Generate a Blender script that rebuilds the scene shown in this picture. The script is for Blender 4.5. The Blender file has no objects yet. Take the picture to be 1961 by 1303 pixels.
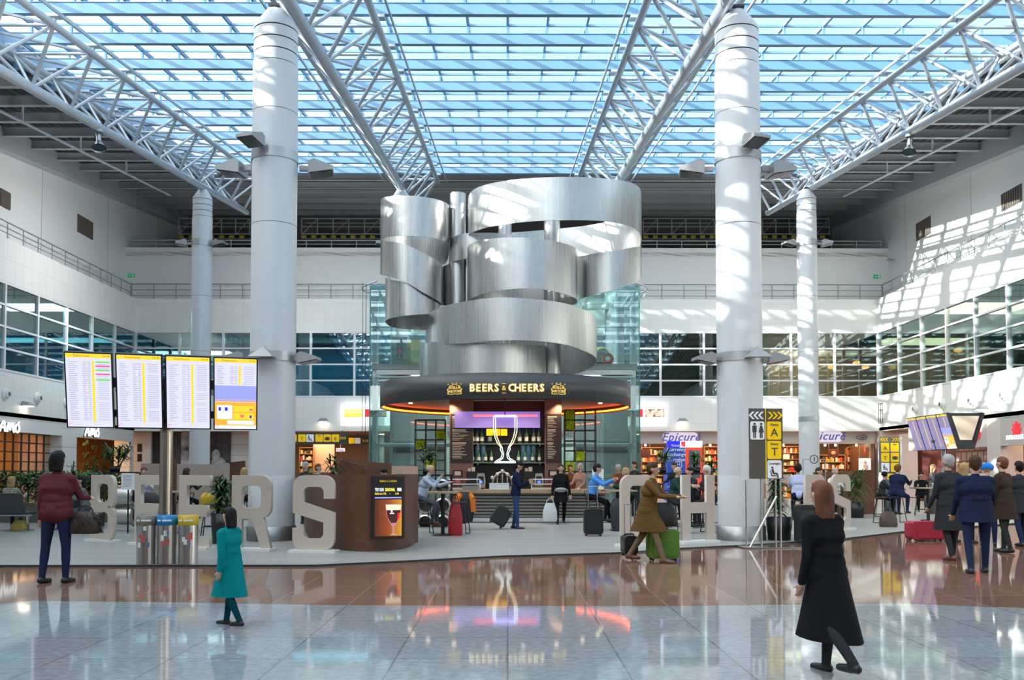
import bpy, bmesh, math, random
import numpy as np
from mathutils import Vector, Matrix, Euler
SC = bpy.context.scene
C = SC.collection
PI = math.pi
# ---------------------------------------------------------------- camera
F = 1700.0; TH = math.radians(2.0); PSI = math.atan(8.5 / F); CH = 1.5
CX = 980.5; HY = 905.0; PY = HY - F * math.tan(TH)
cd = bpy.data.cameras.new('camera'); cam = bpy.data.objects.new('camera', cd); C.objects.link(cam)
cam.location = (0, 0, CH)
cam.rotation_euler = (PI / 2 + TH, 0, -PSI)
cd.sensor_fit = 'HORIZONTAL'; cd.sensor_width = 36.0; cd.lens = 36.0 * F / 1961.0
cd.shift_y = (PY - 651.5) / 1961.0
cd.clip_start = 0.1; cd.clip_end = 500
SC.camera = cam
# ---------------------------------------------------------------- view, sky, sun
SC.view_settings.view_transform = 'Standard'; SC.view_settings.look = 'None'
SC.view_settings.gamma = 1.0; SC.view_settings.exposure = 0.32; SC.view_settings.use_curve_mapping = False
cy = SC.cycles
cy.use_denoising = True; cy.max_bounces = 7; cy.diffuse_bounces = 4; cy.glossy_bounces = 4
cy.transmission_bounces = 4; cy.transparent_max_bounces = 16; cy.sample_clamp_indirect = 6.0
cy.caustics_reflective = False; cy.caustics_refractive = False
SUN_AZ = math.radians(72); SUN_EL = math.radians(22)
SUN = Vector((-math.sin(SUN_AZ) * math.cos(SUN_EL), -math.cos(SUN_AZ) * math.cos(SUN_EL), math.sin(SUN_EL)))
W = bpy.data.worlds.new('sky'); SC.world = W; W.use_nodes = True
nt = W.node_tree; nt.nodes.clear()
def wn(t, **k):
    n = nt.nodes.new(t)
    for a, b in k.items(): setattr(n, a, b)
    return n
out = wn('ShaderNodeOutputWorld'); bg = wn('ShaderNodeBackground'); tc = wn('ShaderNodeTexCoord')
sep = wn('ShaderNodeSeparateXYZ'); ramp = wn('ShaderNodeValToRGB')
nt.links.new(tc.outputs['Generated'], sep.inputs[0]); nt.links.new(sep.outputs['Z'], ramp.inputs[0])
el = ramp.color_ramp.elements
el[0].position = 0.0; el[0].color = (0.80, 0.90, 1.0, 1)
el[1].position = 1.0; el[1].color = (0.42, 0.58, 0.82, 1)
for p, c in ((0.30, (0.80, 0.93, 1.0, 1)), (0.36, (0.60, 0.84, 1.0, 1)), (0.47, (0.28, 0.63, 0.95, 1)), (0.62, (0.25, 0.58, 0.92, 1))):
    e = el.new(p); e.color = c
dot = wn('ShaderNodeVectorMath', operation='DOT_PRODUCT'); dot.inputs[1].default_value = SUN
nt.links.new(tc.outputs['Generated'], dot.inputs[0])
mr = wn('ShaderNodeMapRange', interpolation_type='SMOOTHSTEP')     # the sky is brighter on the sun's side
mr.inputs['From Min'].default_value = -0.1; mr.inputs['From Max'].default_value = 1.0
mr.inputs['To Min'].default_value = 0.78; mr.inputs['To Max'].default_value = 5.0
nt.links.new(dot.outputs['Value'], mr.inputs['Value'])
hz = wn('ShaderNodeMix', data_type='RGBA'); nt.links.new(ramp.outputs[0], hz.inputs['A'])
hz.inputs['B'].default_value = (1.0, 0.97, 0.92, 1)
mf = wn('ShaderNodeMapRange'); mf.inputs['From Min'].default_value = -0.1; mf.inputs['From Max'].default_value = 0.7
nt.links.new(dot.outputs['Value'], mf.inputs['Value']); nt.links.new(mf.outputs[0], hz.inputs['Factor'])
cl = wn('ShaderNodeTexNoise'); cl.inputs['Scale'].default_value = 2.6; cl.inputs['Detail'].default_value = 6   # thin high cloud
nt.links.new(tc.outputs['Generated'], cl.inputs['Vector'])
cr = wn('ShaderNodeMapRange'); cr.inputs['From Min'].default_value = 0.45; cr.inputs['From Max'].default_value = 0.75
cr.inputs['To Max'].default_value = 0.35
nt.links.new(cl.outputs[0], cr.inputs['Value'])
hc = wn('ShaderNodeMix', data_type='RGBA'); nt.links.new(hz.outputs['Result'], hc.inputs['A'])
hc.inputs['B'].default_value = (0.95, 0.98, 1.0, 1); nt.links.new(cr.outputs[0], hc.inputs['Factor'])
nt.links.new(hc.outputs['Result'], bg.inputs[0]); nt.links.new(mr.outputs[0], bg.inputs[1])
nt.links.new(bg.outputs[0], out.inputs[0])
sl = bpy.data.lights.new('sun', 'SUN'); so = bpy.data.objects.new('sun', sl); C.objects.link(so)
sl.energy = 13.0; sl.angle = math.radians(0.53); sl.color = (1.0, 0.93, 0.82)
so.rotation_euler = SUN.to_track_quat('Z', 'Y').to_euler(); so.location = (-60, -30, 40)
def area(name, loc, size, power, col=(1, 1, 1), rot=(0, 0, 0), sy=None):
    l = bpy.data.lights.new(name, 'AREA'); l.energy = power; l.color = col; l.size = size
    if sy: l.shape = 'RECTANGLE'; l.size_y = sy
    o = bpy.data.objects.new(name, l); C.objects.link(o); o.location = loc; o.rotation_euler = rot; return o
# ---------------------------------------------------------------- pixel helpers (reference pixels -> places)
def ray(px, py):
    a = (px - CX) / F; b = -(py - PY) / F
    fy = math.cos(TH) - b * math.sin(TH); uz = math.sin(TH) + b * math.cos(TH)
    return (a * math.cos(PSI) + fy * math.sin(PSI), -a * math.sin(PSI) + fy * math.cos(PSI), uz)
def at(px, py, Y):
    r = ray(px, py); t = Y / r[1]; return Vector((r[0] * t, Y, CH + r[2] * t))
def atx(px, py, X):
    r = ray(px, py); t = X / r[0]; return Vector((X, r[1] * t, CH + r[2] * t))
def gr(px, py, z=0.0):
    r = ray(px, py); t = (z - CH) / r[2]; return Vector((r[0] * t, r[1] * t, z))
# ---------------------------------------------------------------- materials
MATS = {}
def mat(name, col=(0.8, 0.8, 0.8), rough=0.5, metal=0.0, emit=None, es=1.0, spec=0.5, aniso=0.0, noise=None, bump=None, coat=0.0):
    """noise=(scale, amount, stretch) varies the base colour; bump=(scale, strength)"""
    if name in MATS: return MATS[name]
    m = bpy.data.materials.new(name); m.use_nodes = True; MATS[name] = m
    n = m.node_tree.nodes; l = m.node_tree.links; b = n['Principled BSDF']
    b.inputs['Base Color'].default_value = (*col, 1); b.inputs['Roughness'].default_value = rough
    b.inputs['Metallic'].default_value = metal; b.inputs['Specular IOR Level'].default_value = spec
    b.inputs['Anisotropic'].default_value = aniso
    b.inputs['Coat Weight'].default_value = coat
    if emit: b.inputs['Emission Color'].default_value = (*emit, 1); b.inputs['Emission Strength'].default_value = es
    if noise or bump:
        t = n.new('ShaderNodeTexCoord')
    if noise:
        mp = n.new('ShaderNodeMapping'); mp.inputs['Scale'].default_value = noise[2] if len(noise) > 2 else (1, 1, 1)
        x = n.new('ShaderNodeTexNoise'); x.inputs['Scale'].default_value = noise[0]; x.inputs['Detail'].default_value = 5
        l.new(t.outputs['Object'], mp.inputs[0]); l.new(mp.outputs[0], x.inputs['Vector'])
        r = n.new('ShaderNodeMapRange'); r.inputs['From Min'].default_value = 0.3; r.inputs['From Max'].default_value = 0.7
        r.inputs['To Min'].default_value = 1 - noise[1]; r.inputs['To Max'].default_value = 1 + noise[1]
        l.new(x.outputs[0], r.inputs['Value'])
        mx = n.new('ShaderNodeVectorMath'); mx.operation = 'SCALE'; mx.inputs[0].default_value = col
        l.new(r.outputs[0], mx.inputs['Scale']); l.new(mx.outputs[0], b.inputs['Base Color'])
    if bump:
        x = n.new('ShaderNodeTexNoise'); x.inputs['Scale'].default_value = bump[0]
        l.new(t.outputs['Object'], x.inputs['Vector'])
        bp = n.new('ShaderNodeBump'); bp.inputs['Strength'].default_value = bump[1]; bp.inputs['Distance'].default_value = 0.02
        l.new(x.outputs[0], bp.inputs['Height']); l.new(bp.outputs[0], b.inputs['Normal'])
    return m
def glass(name, tint, refl=0.08, rough=0.0, haze=0.0, fres=True):
    """a pane: tinted see-through plus a mirror coat, optional printed haze that scatters"""
    if name in MATS: return MATS[name]
    m = bpy.data.materials.new(name); m.use_nodes = True; MATS[name] = m
    n = m.node_tree.nodes; l = m.node_tree.links; n.clear()
    o = n.new('ShaderNodeOutputMaterial'); t = n.new('ShaderNodeBsdfTransparent'); t.inputs[0].default_value = (*tint, 1)
    g = n.new('ShaderNodeBsdfGlossy'); g.inputs['Roughness'].default_value = rough; g.inputs[0].default_value = (0.95, 1, 1, 1)
    mx = n.new('ShaderNodeMixShader'); s = t
    if haze > 0:
        d = n.new('ShaderNodeBsdfTranslucent'); d.inputs[0].default_value = (0.9, 0.97, 1, 1)
        d2 = n.new('ShaderNodeMixShader'); d2.inputs[0].default_value = haze
        l.new(t.outputs[0], d2.inputs[1]); l.new(d.outputs[0], d2.inputs[2]); s = d2
    if fres:
        lw = n.new('ShaderNodeLayerWeight'); lw.inputs['Blend'].default_value = 0.25
        mr_ = n.new('ShaderNodeMapRange'); mr_.inputs['To Min'].default_value = refl; mr_.inputs['To Max'].default_value = min(1, refl + 0.6)
        l.new(lw.outputs['Fresnel'], mr_.inputs['Value']); l.new(mr_.outputs[0], mx.inputs[0])
    else: mx.inputs[0].default_value = refl
    l.new(s.outputs[0], mx.inputs[1]); l.new(g.outputs[0], mx.inputs[2]); l.new(mx.outputs[0], o.inputs[0])
    return m
def tiles(name, col, tw, th, mortar=(0.3, 0.3, 0.3), ms=0.01, rough=0.3, var=0.06, speck=0.0, axes='XY', off=0.0, spec=0.5, bumpy=0.0, coat=0.0, grain=None):
    """a surface with a grid of joints in object space"""
    if name in MATS: return MATS[name]
    m = bpy.data.materials.new(name); m.use_nodes = True; MATS[name] = m
    n = m.node_tree.nodes; l = m.node_tree.links; b = n['Principled BSDF']
    t = n.new('ShaderNodeTexCoord'); sp = n.new('ShaderNodeSeparateXYZ'); cb = n.new('ShaderNodeCombineXYZ')
    l.new(t.outputs['Object'], sp.inputs[0]); l.new(sp.outputs[axes[0]], cb.inputs[0]); l.new(sp.outputs[axes[1]], cb.inputs[1])
    k = n.new('ShaderNodeTexBrick'); k.offset = off; k.inputs['Scale'].default_value = 1.0
    k.inputs['Brick Width'].default_value = tw; k.inputs['Row Height'].default_value = th
    k.inputs['Mortar Size'].default_value = ms; k.inputs['Mortar Smooth'].default_value = 0.0
    c1 = tuple(min(1, c * (1 + var)) for c in col); c2 = tuple(c * (1 - var) for c in col)
    k.inputs['Color1'].default_value = (*c1, 1); k.inputs['Color2'].default_value = (*c2, 1); k.inputs['Mortar'].default_value = (*mortar, 1)
    l.new(cb.outputs[0], k.inputs['Vector'])
    last = k.outputs[0]
    for sc_, am, st in ([(220.0, speck, (1, 1, 1)), (14.0, speck * 0.5, (1, 1, 1))] if speck else []) + ([(grain[0], grain[1], grain[2])] if grain else []):
        mp = n.new('ShaderNodeMapping'); mp.inputs['Scale'].default_value = st; l.new(t.outputs['Object'], mp.inputs[0])
        x = n.new('ShaderNodeTexNoise'); x.inputs['Scale'].default_value = sc_; x.inputs['Detail'].default_value = 3; l.new(mp.outputs[0], x.inputs['Vector'])
        r = n.new('ShaderNodeMapRange'); r.inputs['From Min'].default_value = 0.3; r.inputs['From Max'].default_value = 0.7
        r.inputs['To Min'].default_value = 1 - am; r.inputs['To Max'].default_value = 1 + am; l.new(x.outputs[0], r.inputs['Value'])
        mx = n.new('ShaderNodeVectorMath'); mx.operation = 'SCALE'; l.new(last, mx.inputs[0]); l.new(r.outputs[0], mx.inputs['Scale']); last = mx.outputs[0]
    l.new(last, b.inputs['Base Color'])
    b.inputs['Roughness'].default_value = rough; b.inputs['Specular IOR Level'].default_value = spec; b.inputs['Coat Weight'].default_value = coat
    b.inputs['Coat Roughness'].default_value = 0.03
    return m
# ---------------------------------------------------------------- mesh builder
class MB:
    def __init__(s): s.v = []; s.f = []; s.m = []; s.sm = []
    def add(s, vs, fs, m=0, smooth=False):
        o = len(s.v); s.v += [tuple(v) for v in vs]
        for f in fs: s.f.append(tuple(i + o for i in f)); s.m.append(m); s.sm.append(smooth)
        return s
    def box(s, c, d, rz=0.0, m=0, M=None):
        hx, hy, hz_ = d[0] / 2, d[1] / 2, d[2] / 2
        R = M if M is not None else (Matrix.Rotation(rz, 3, 'Z') if rz else None)
        vs = [Vector((x, y, z)) for z in (-hz_, hz_) for y in (-hy, hy) for x in (-hx, hx)]
        if R is not None: vs = [R @ v for v in vs]
        vs = [v + Vector(c) for v in vs]
        return s.add(vs, [(0, 2, 3, 1), (4, 5, 7, 6), (0, 1, 5, 4), (2, 6, 7, 3), (0, 4, 6, 2), (1, 3, 7, 5)], m)
    def bx(s, x0, x1, y0, y1, z0, z1, m=0):
        return s.box(((x0 + x1) / 2, (y0 + y1) / 2, (z0 + z1) / 2), (abs(x1 - x0), abs(y1 - y0), abs(z1 - z0)), m=m)
    def cyl(s, p0, p1, r0, r1=None, n=12, m=0, caps=True, smooth=True):
        r1 = r0 if r1 is None else r1; p0 = Vector(p0); p1 = Vector(p1); d = (p1 - p0)
        q = d.to_track_quat('Z', 'Y').to_matrix() if d.length > 1e-9 else Matrix.Identity(3)
        vs = []
        for p, r in ((p0, r0), (p1, r1)):
            for i in range(n):
                a = 2 * PI * i / n; vs.append(p + q @ Vector((r * math.cos(a), r * math.sin(a), 0)))
        s.add(vs, [(i, (i + 1) % n, n + (i + 1) % n, n + i) for i in range(n)], m, smooth)
        if caps:
            s.add(vs[:n], [tuple(reversed(range(n)))], m); s.add(vs[n:], [tuple(range(n))], m)
        return s
    def bar(s, p0, p1, w, h, m=0, up=(0, 0, 1)):
        p0 = Vector(p0); p1 = Vector(p1); d = (p1 - p0).normalized(); u = Vector(up)
        x = d.cross(u)
        if x.length < 1e-4: x = d.cross(Vector((0, 1, 0)))
        x.normalize(); z = x.cross(d)
        vs = [p + x * (sx * w / 2) + z * (sz * h / 2) for p in (p0, p1) for sz in (-1, 1) for sx in (-1, 1)]
        return s.add(vs, [(0, 1, 3, 2), (4, 6, 7, 5), (0, 4, 5, 1), (2, 3, 7, 6), (0, 2, 6, 4), (1, 5, 7, 3)], m)
    def tube(s, pts, r, n=6, m=0):
        for a, b in zip(pts[:-1], pts[1:]): s.cyl(a, b, r, n=n, m=m)
        return s
    def lathe(s, prof, n=32, c=(0, 0, 0), m=0, a0=0.0, a1=2 * PI, smooth=True):
        full = abs(a1 - a0 - 2 * PI) < 1e-6; k = n if full else n + 1
        vs = [(c[0] + r * math.cos(a0 + (a1 - a0) * i / n), c[1] + r * math.sin(a0 + (a1 - a0) * i / n), c[2] + z) for r, z in prof for i in range(k)]
        fs = []
        for j in range(len(prof) - 1):
            for i in range(n):
                i2 = (i + 1) % k; fs.append((j * k + i, j * k + i2, (j + 1) * k + i2, (j + 1) * k + i))
        return s.add(vs, fs, m, smooth)
    def sphere(s, c, r, n=12, m=0, sc=(1, 1, 1)):
        h = n // 2
        vs = []; fs = []
        for j in range(h + 1):
            t = PI * j / h
            for i in range(n):
                a = 2 * PI * i / n
                vs.append((c[0] + r * sc[0] * math.sin(t) * math.cos(a), c[1] + r * sc[1] * math.sin(t) * math.sin(a), c[2] + r * sc[2] * math.cos(t)))
        for j in range(h):
            for i in range(n): fs.append((j * n + i, (j + 1) * n + i, (j + 1) * n + (i + 1) % n, j * n + (i + 1) % n))
        return s.add(vs, fs, m, True)
    def quad(s, a, b, c, d, m=0): return s.add([a, b, c, d], [(0, 1, 2, 3)], m)
    def poly(s, pts, m=0): return s.add(pts, [tuple(range(len(pts)))], m)
    def prism(s, pts, z0, z1, m=0):
        n = len(pts); vs = [(p[0], p[1], z0) for p in pts] + [(p[0], p[1], z1) for p in pts]
        return s.add(vs, [tuple(reversed(range(n))), tuple(range(n, 2 * n))] + [(i, (i + 1) % n, n + (i + 1) % n, n + i) for i in range(n)], m)
    def mesh(s, name, mats, off=(0, 0, 0)):
        me = bpy.data.meshes.new(name)
        ox, oy, oz = off
        me.from_pydata([(a - ox, b - oy, c - oz) for a, b, c in s.v], [], s.f)
        for mm in (mats if isinstance(mats, (list, tuple)) else [mats]): me.materials.append(mm)
        me.polygons.foreach_set('material_index', s.m); me.polygons.foreach_set('use_smooth', s.sm)
        me.update(); return me
    def build(s, name, mats, parent=None, world=False, loc=None):
        off = parent.location if (world and parent) else (0, 0, 0)
        if world and parent and parent.parent: off = Vector(off) + parent.parent.location
        if world and not parent and loc: off = loc
        o = bpy.data.objects.new(name, s.mesh(name, mats, off)); C.objects.link(o)
        if parent: o.parent = parent
        elif loc: o.location = loc
        return o
def tag(o, label=None, cat=None, group=None, kind=None):
    if label: o['label'] = label
    if cat: o['category'] = cat
    if group: o['group'] = group
    if kind: o['kind'] = kind
    return o
def thing(name, label, cat, loc=(0, 0, 0), rz=0.0, group=None, kind=None):
    o = bpy.data.objects.new(name, None); C.objects.link(o); o.location = loc; o.rotation_euler = (0, 0, rz)
    o.empty_display_size = 0.1
    return tag(o, label, cat, group, kind)
def struct(o, label=None, cat=None): return tag(o, label, cat, kind='structure')
def link(name, me, parent=None, loc=(0, 0, 0), rot=(0, 0, 0)):
    o = bpy.data.objects.new(name, me); C.objects.link(o); o.location = loc; o.rotation_euler = rot
    if parent: o.parent = parent
    return o
def copy_tree(o, parent=None):
    c = o.copy(); C.objects.link(c)
    if parent: c.parent = parent
    for ch in [x for x in KIDS(o)]: copy_tree(ch, c)
    return c
def KIDS(o): return [x for x in C.objects if x.parent == o]
def dup(o, loc, rz=0.0, label=None, group=None, cat=None, scale=None):
    c = copy_tree(o); c.location = loc; c.rotation_euler = (0, 0, rz)
    if scale: c.scale = scale
    return tag(c, label, cat, group)
def curve_mesh(loops, depth, name='shape', bevel=0.0):
    """filled outlines (holes allowed) in XZ, thickness along Y, centred"""
    cu = bpy.data.curves.new(name, 'CURVE'); cu.dimensions = '2D'; cu.fill_mode = 'BOTH'; cu.extrude = depth / 2; cu.bevel_depth = bevel
    for lp in loops:
        sp = cu.splines.new('POLY'); sp.points.add(len(lp) - 1); sp.use_cyclic_u = True
        for p, q in zip(sp.points, lp): p.co = (q[0], q[1], 0, 1)
    return to_mesh(cu, name)
def to_mesh(cu, name):
    o = bpy.data.objects.new('tmp', cu); C.objects.link(o)
    dg = bpy.context.evaluated_depsgraph_get()
    me = bpy.data.meshes.new_from_object(o.evaluated_get(dg)); me.name = name
    bpy.data.objects.remove(o); bpy.data.curves.remove(cu)
    me.transform(Matrix.Rotation(PI / 2, 4, 'X')); return me
def text_mesh(s, size, depth=0.01, bold=0.0, spacing=1.0, align='CENTER', shear=0.0, name='lettering', sx=1.0):
    """lettering standing in the XZ plane, read from -Y"""
    cu = bpy.data.curves.new(name, 'FONT'); cu.body = s; cu.size = size; cu.extrude = depth / 2; cu.offset = bold
    cu.space_character = spacing; cu.align_x = align; cu.align_y = 'CENTER'; cu.shear = shear; cu.resolution_u = 2
    me = to_mesh(cu, name)
    if sx != 1.0: me.transform(Matrix.Diagonal((sx, 1, 1, 1)))
    return me
def put(me, mt, name, parent, loc=(0, 0, 0), rot=(0, 0, 0)):
    me.materials.clear(); me.materials.append(mt); return link(name, me, parent, loc, rot)
def rrect(w, h, r, cx=0.0, cy_=0.0, n=5):
    pts = []
    for k, (sx, sy) in enumerate(((1, 1), (-1, 1), (-1, -1), (1, -1))):
        for i in range(n + 1):
            a = PI / 2 * (k + i / n); pts.append((cx + sx * (w / 2 - r) + r * math.cos(a), cy_ + sy * (h / 2 - r) + r * math.sin(a)))
    return pts
# ================================================================ large structure
SL = 0.124
def zb(Y): return 9.45 + SL * Y                # underside of the trusses follows the rising roof
XW, XU, YB, YU = 21.0, 22.2, 50.0, 51.2        # lower and set-back upper walls
ZOP = at(1000, 826, YB).z; ZW0 = at(1000, 760, YB).z; ZW1 = at(1000, 637, YB).z; ZL = at(1000, 573, YB).z; ZT = at(1000, 475, YU).z
WHITE = mat('white_paint', (0.86, 0.87, 0.87), 0.45)
PANEL_S = tiles('white_panels_side', (0.84, 0.85, 0.84), 0.65, 0.95, (0.72, 0.73, 0.72), 0.012, 0.4, 0.015, axes='YZ')
PANEL_B = tiles('white_panels_back', (0.84, 0.85, 0.84), 1.15, 0.85, (0.74, 0.75, 0.74), 0.012, 0.4, 0.015, axes='XZ')
SLAB_S = tiles('upper_wall_side', (0.86, 0.88, 0.88), 7.0, 30.0, (0.5, 0.52, 0.53), 0.03, 0.5, 0.02, axes='YZ')
STEEL_W = mat('white_steel', (0.74, 0.78, 0.82), 0.3, spec=0.6); TRUSSM = mat('shaded_truss_paint', (0.40, 0.46, 0.53), 0.28, 0.15, spec=0.7)  # truss colour darkened to grey-blue to carry the shade on white steel
ALU = mat('window_aluminium', (0.78, 0.81, 0.85), 0.3)
DARK = mat('dark_metal', (0.035, 0.037, 0.042), 0.4)
BLACK = mat('black_plastic', (0.012, 0.012, 0.014), 0.4)
GREYM = mat('grey_metal', (0.42, 0.44, 0.46), 0.35, 0.5)
STAIN = mat('stainless_steel', (0.62, 0.61, 0.60), 0.25, 1.0)
# floors
GRAN = tiles('grey_granite', (0.33, 0.345, 0.37), 0.9, 0.9, (0.20, 0.205, 0.21), 0.008, 0.05, 0.06, 0.34, spec=0.5)
BROWN = tiles('brown_granite', (0.235, 0.125, 0.088), 0.9, 0.9, (0.33, 0.23, 0.18), 0.008, 0.055, 0.14, 0.34, spec=0.14)
PLANK = tiles('pale_plank_floor', (0.36, 0.345, 0.325), 1.4, 0.16, (0.25, 0.235, 0.22), 0.006, 0.42, 0.10, off=0.37, grain=(5, 0.16, (1, 14, 1)))
m = MB(); m.bx(-40, 40, -15, 75, -0.3, 0.0); struct(m.build('floor', BROWN))
gp = [(-700, 1175), (-200, 1166), (0, 1158), (60, 1152), (350, 1155), (600, 1160), (980, 1162), (1300, 1162), (1720, 1157), (1961, 1166), (2300, 1178)]
g0 = [gr(*p) for p in gp]; g0 = [Vector((-36, -15, 0)), Vector((36, -15, 0))] + [Vector((36, 9.6, 0))] + g0[::-1] + [Vector((-36, 9.6, 0))]
m = MB(); m.prism(g0, -0.01, 0.004); struct(m.build('floor', GRAN))
PLZ = 0.03
ep = [(600, 1086), (790, 1077), (960, 1068), (1200, 1061), (1300, 1053), (1440, 1046), (1617, 1034), (1733, 1020), (1961, 1003)]
p0_ = [Vector((-30, 14.1, 0))] + [gr(*p) for p in ep] + [Vector((21, 33, 0)), Vector((21, 49.9, 0)), Vector((-30, 49.9, 0))]
m = MB(); m.prism(p0_, 0.0, PLZ); pl = struct(m.build('floor', PLANK))
m = MB()
for a, b in zip(p0_[:10], p0_[1:11]): m.bar(a + Vector((0, 0, PLZ / 2)), b + Vector((0, 0, PLZ / 2)), 0.035, PLZ + 0.006)
m.build('edge_strip', DARK, pl)
# ---- walls: lower storeys at XW / YB, upper storeys set back
def wall(name, boxes, mt):
    m = MB()
    for b in boxes: m.bx(*b)
    return struct(m.build(name, mt))
for sgn, nm in ((-1, 'left'), (1, 'right')):
    x0, x1 = sgn * XW, sgn * (XW + 0.4)
    wl = wall('wall_' + nm, [(x0, x1, -15, YB + 0.4, ZOP, ZW0), (x0, x1, -15, YB + 0.4, ZW1, ZL), (x1, sgn * XU, -15, YB + 0.4, ZL - 0.25, ZL),
                            (x0, x1, -15, 24.0, ZW0, ZW1), (x0, x1, -15, 20.0, 0, ZOP)], PANEL_S)
    m = MB(); a_, b_ = sgn * XU, sgn * (XU + .4); za, zc_ = zb(-15) + 2.4, zb(60) + 2.4; zl = min(ZL - .3, za - .5)
    m.add([(x, y, z) for x in (a_, b_) for y, z in ((-15, zl), (60, ZL - .3), (60, zc_), (-15, za))], [(0, 1, 2, 3), (7, 6, 5, 4), (0, 4, 5, 1), (1, 5, 6, 2), (2, 6, 7, 3), (3, 7, 4, 0)])
    struct(m.build('wall_' + nm, SLAB_S))
wall('wall_back', [(-XW, XW, YB, YB + 0.35, ZOP, ZW0), (-XW, XW, YB, YB + 0.35, ZW1, ZL), (-XW - 1.2, XW + 1.2, YB + .35, YU, ZL - 0.25, ZL)], PANEL_B)
wall('wall_back', [(-XU, XU, YU, YU + 0.3, ZL - 0.3, ZT), (-XU, XU, YU, 60.4, ZT - 0.5, ZT - 0.25)], WHITE)
wall('wall_far', [(-23, 23, 60.0, 60.4, ZT - 1, 20)], mat('grey_sheet_wall', (0.16, 0.16, 0.16), 0.6))
wall('wall_rear_unseen', [(-23, 23, -15.4, -15, 0, 7.5)], mat('unseen_rear_wall', (0.30, 0.29, 0.28), 0.6))  # unseen wall added behind the camera to cut low frontal light
# ---- windows: each bay one window with frame and panes
GL_L = glass('teal_glass', (0.42, 0.66, 0.68), 0.22)
GL_R = glass('clear_green_glass', (0.72, 0.86, 0.82), 0.10)
NW = [0]
def window(p0, p1, nrm, gmat, rows=4, z0=ZW0, z1=ZW1):
    """p0->p1 along the wall; nrm points into the hall"""
    NW[0] += 1
    p0 = Vector((*p0, 0)); p1 = Vector((*p1, 0)); d = p1 - p0; L = d.length; d.normalize(); nr = Vector((*nrm, 0))
    w = thing('window_%d' % NW[0], None, None, loc=(p0.x, p0.y, z0)); struct(w)
    rz = math.atan2(d.y, d.x); w.rotation_euler = (0, 0, rz)
    sy = 1 if (Matrix.Rotation(rz, 3, 'Z') @ Vector((0, 1, 0))).dot(nr) > 0 else -1
    H = z1 - z0; m = MB(); t = 0.085
    m.bx(0.001, t * .7, sy * -0.12, sy * 0.03, 0, H); m.bx(L - t * .7, L - .001, sy * -0.12, sy * 0.03, 0, H)
    for k in range(rows + 1): m.bx(0, L, sy * -0.10, sy * 0.02, H * k / rows - t / 2, H * k / rows + t / 2)
    m.build('window_frame', ALU, w)
    m = MB()
    for k in range(rows): m.bx(t, L - t, sy * -0.07, sy * -0.05, H * k / rows + t / 2, H * (k + 1) / rows - t / 2)
    m.build('pane', gmat, w)
    return w
sb = 2 * XW / 17
for i in range(17):
    x = -XW + i * sb
    window((x, YB), (x + sb, YB), (0, -1), GL_L if i < 6 else GL_R)
for i in range(10):
    y1 = YB - i * 2.6; y0 = y1 - 2.6
    window((-XW, y0), (-XW, y1), (1, 0), GL_L); window((XW, y0), (XW, y1), (-1, 0), GL_R)
# rooms behind the windows
DT = mat('dim_teal_room', (0.22, 0.46, 0.48), 0.7); DB = mat('dim_blue_room', (0.03, 0.24, 0.40), 0.7)
WARM = mat('restaurant_wall', (0.48, 0.33, 0.22), 0.6); RCEIL = mat('restaurant_ceiling', (0.38, 0.36, 0.33), 0.6); RFL = mat('restaurant_floor', (0.10, 0.08, 0.07), 0.4)
GREEN = mat('dark_green_room', (0.05, 0.07, 0.05), 0.7)
wall('wall_left', [(-XW - 6, -XW - 5.8, 22, YB + 6, ZW0 - .3, ZW1 + .3)], DT)
wall('wall_back', [(-XW - 6, -7.4, YB + 5, YB + 5.2, ZW0 - .3, ZW1 + .3)], DB)
wall('wall_back', [(-7.4, 14.6, YB + 5, YB + 5.2, ZW0 - .3, ZW1 + .3)], GREEN)
wall('wall_back', [(14.6, XW + 8, YB + 5, YB + 5.2, ZW0 - .3, ZW1 + .3), (14.6, 14.8, YB + .4, YB + 5, ZW0 - .3, ZW1 + .3)], WARM)
wall('wall_right', [(XW + 7, XW + 7.2, 22, YB + 6, ZW0 - .3, ZW1 + .3)], WARM)
struct(MB().bx(-XW - 6, -XW - .4, 22, YB + 5, ZW0 - .3, ZW0 - .02).bx(-XW - 6, XW + 7, YB + .35, YB + 5, ZW0 - .3, ZW0 - .02).bx(XW + .4, XW + 7, 22, YB + 5, ZW0 - .3, ZW0 - .02).build('floor', RFL))
struct(MB().bx(-XW - 6, -XW - .4, 22, YB + 5, ZW1 + .05, ZW1 + .3).bx(-XW - 6, XW + 7, YB + .35, YB + 5, ZW1 + .05, ZW1 + .3).bx(XW + .4, XW + 7, 22, YB + 5, ZW1 + .05, ZW1 + .3).build('ceiling', RCEIL))
area('restaurant_lamp', (XW + 3.5, 42, ZW1 - .1), 14, 260, (1, 0.80, 0.58), sy=3)
area('restaurant_lamp', (17.5, YB + 2.8, ZW1 - .1), 5, 160, (1, 0.72, 0.48), sy=3)
area('window_fill', (-XW - 3, 42, ZW1 - .1), 12, 420, (0.7, 0.95, 1.0), sy=2)  # added fill light that lifts the teal of the left windows
area('window_fill', (-13, YB + 2.5, ZW1 - .1), 12, 260, (0.6, 0.9, 1.0), sy=2)  # second added fill, brightens the blue room behind the back windows
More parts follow.
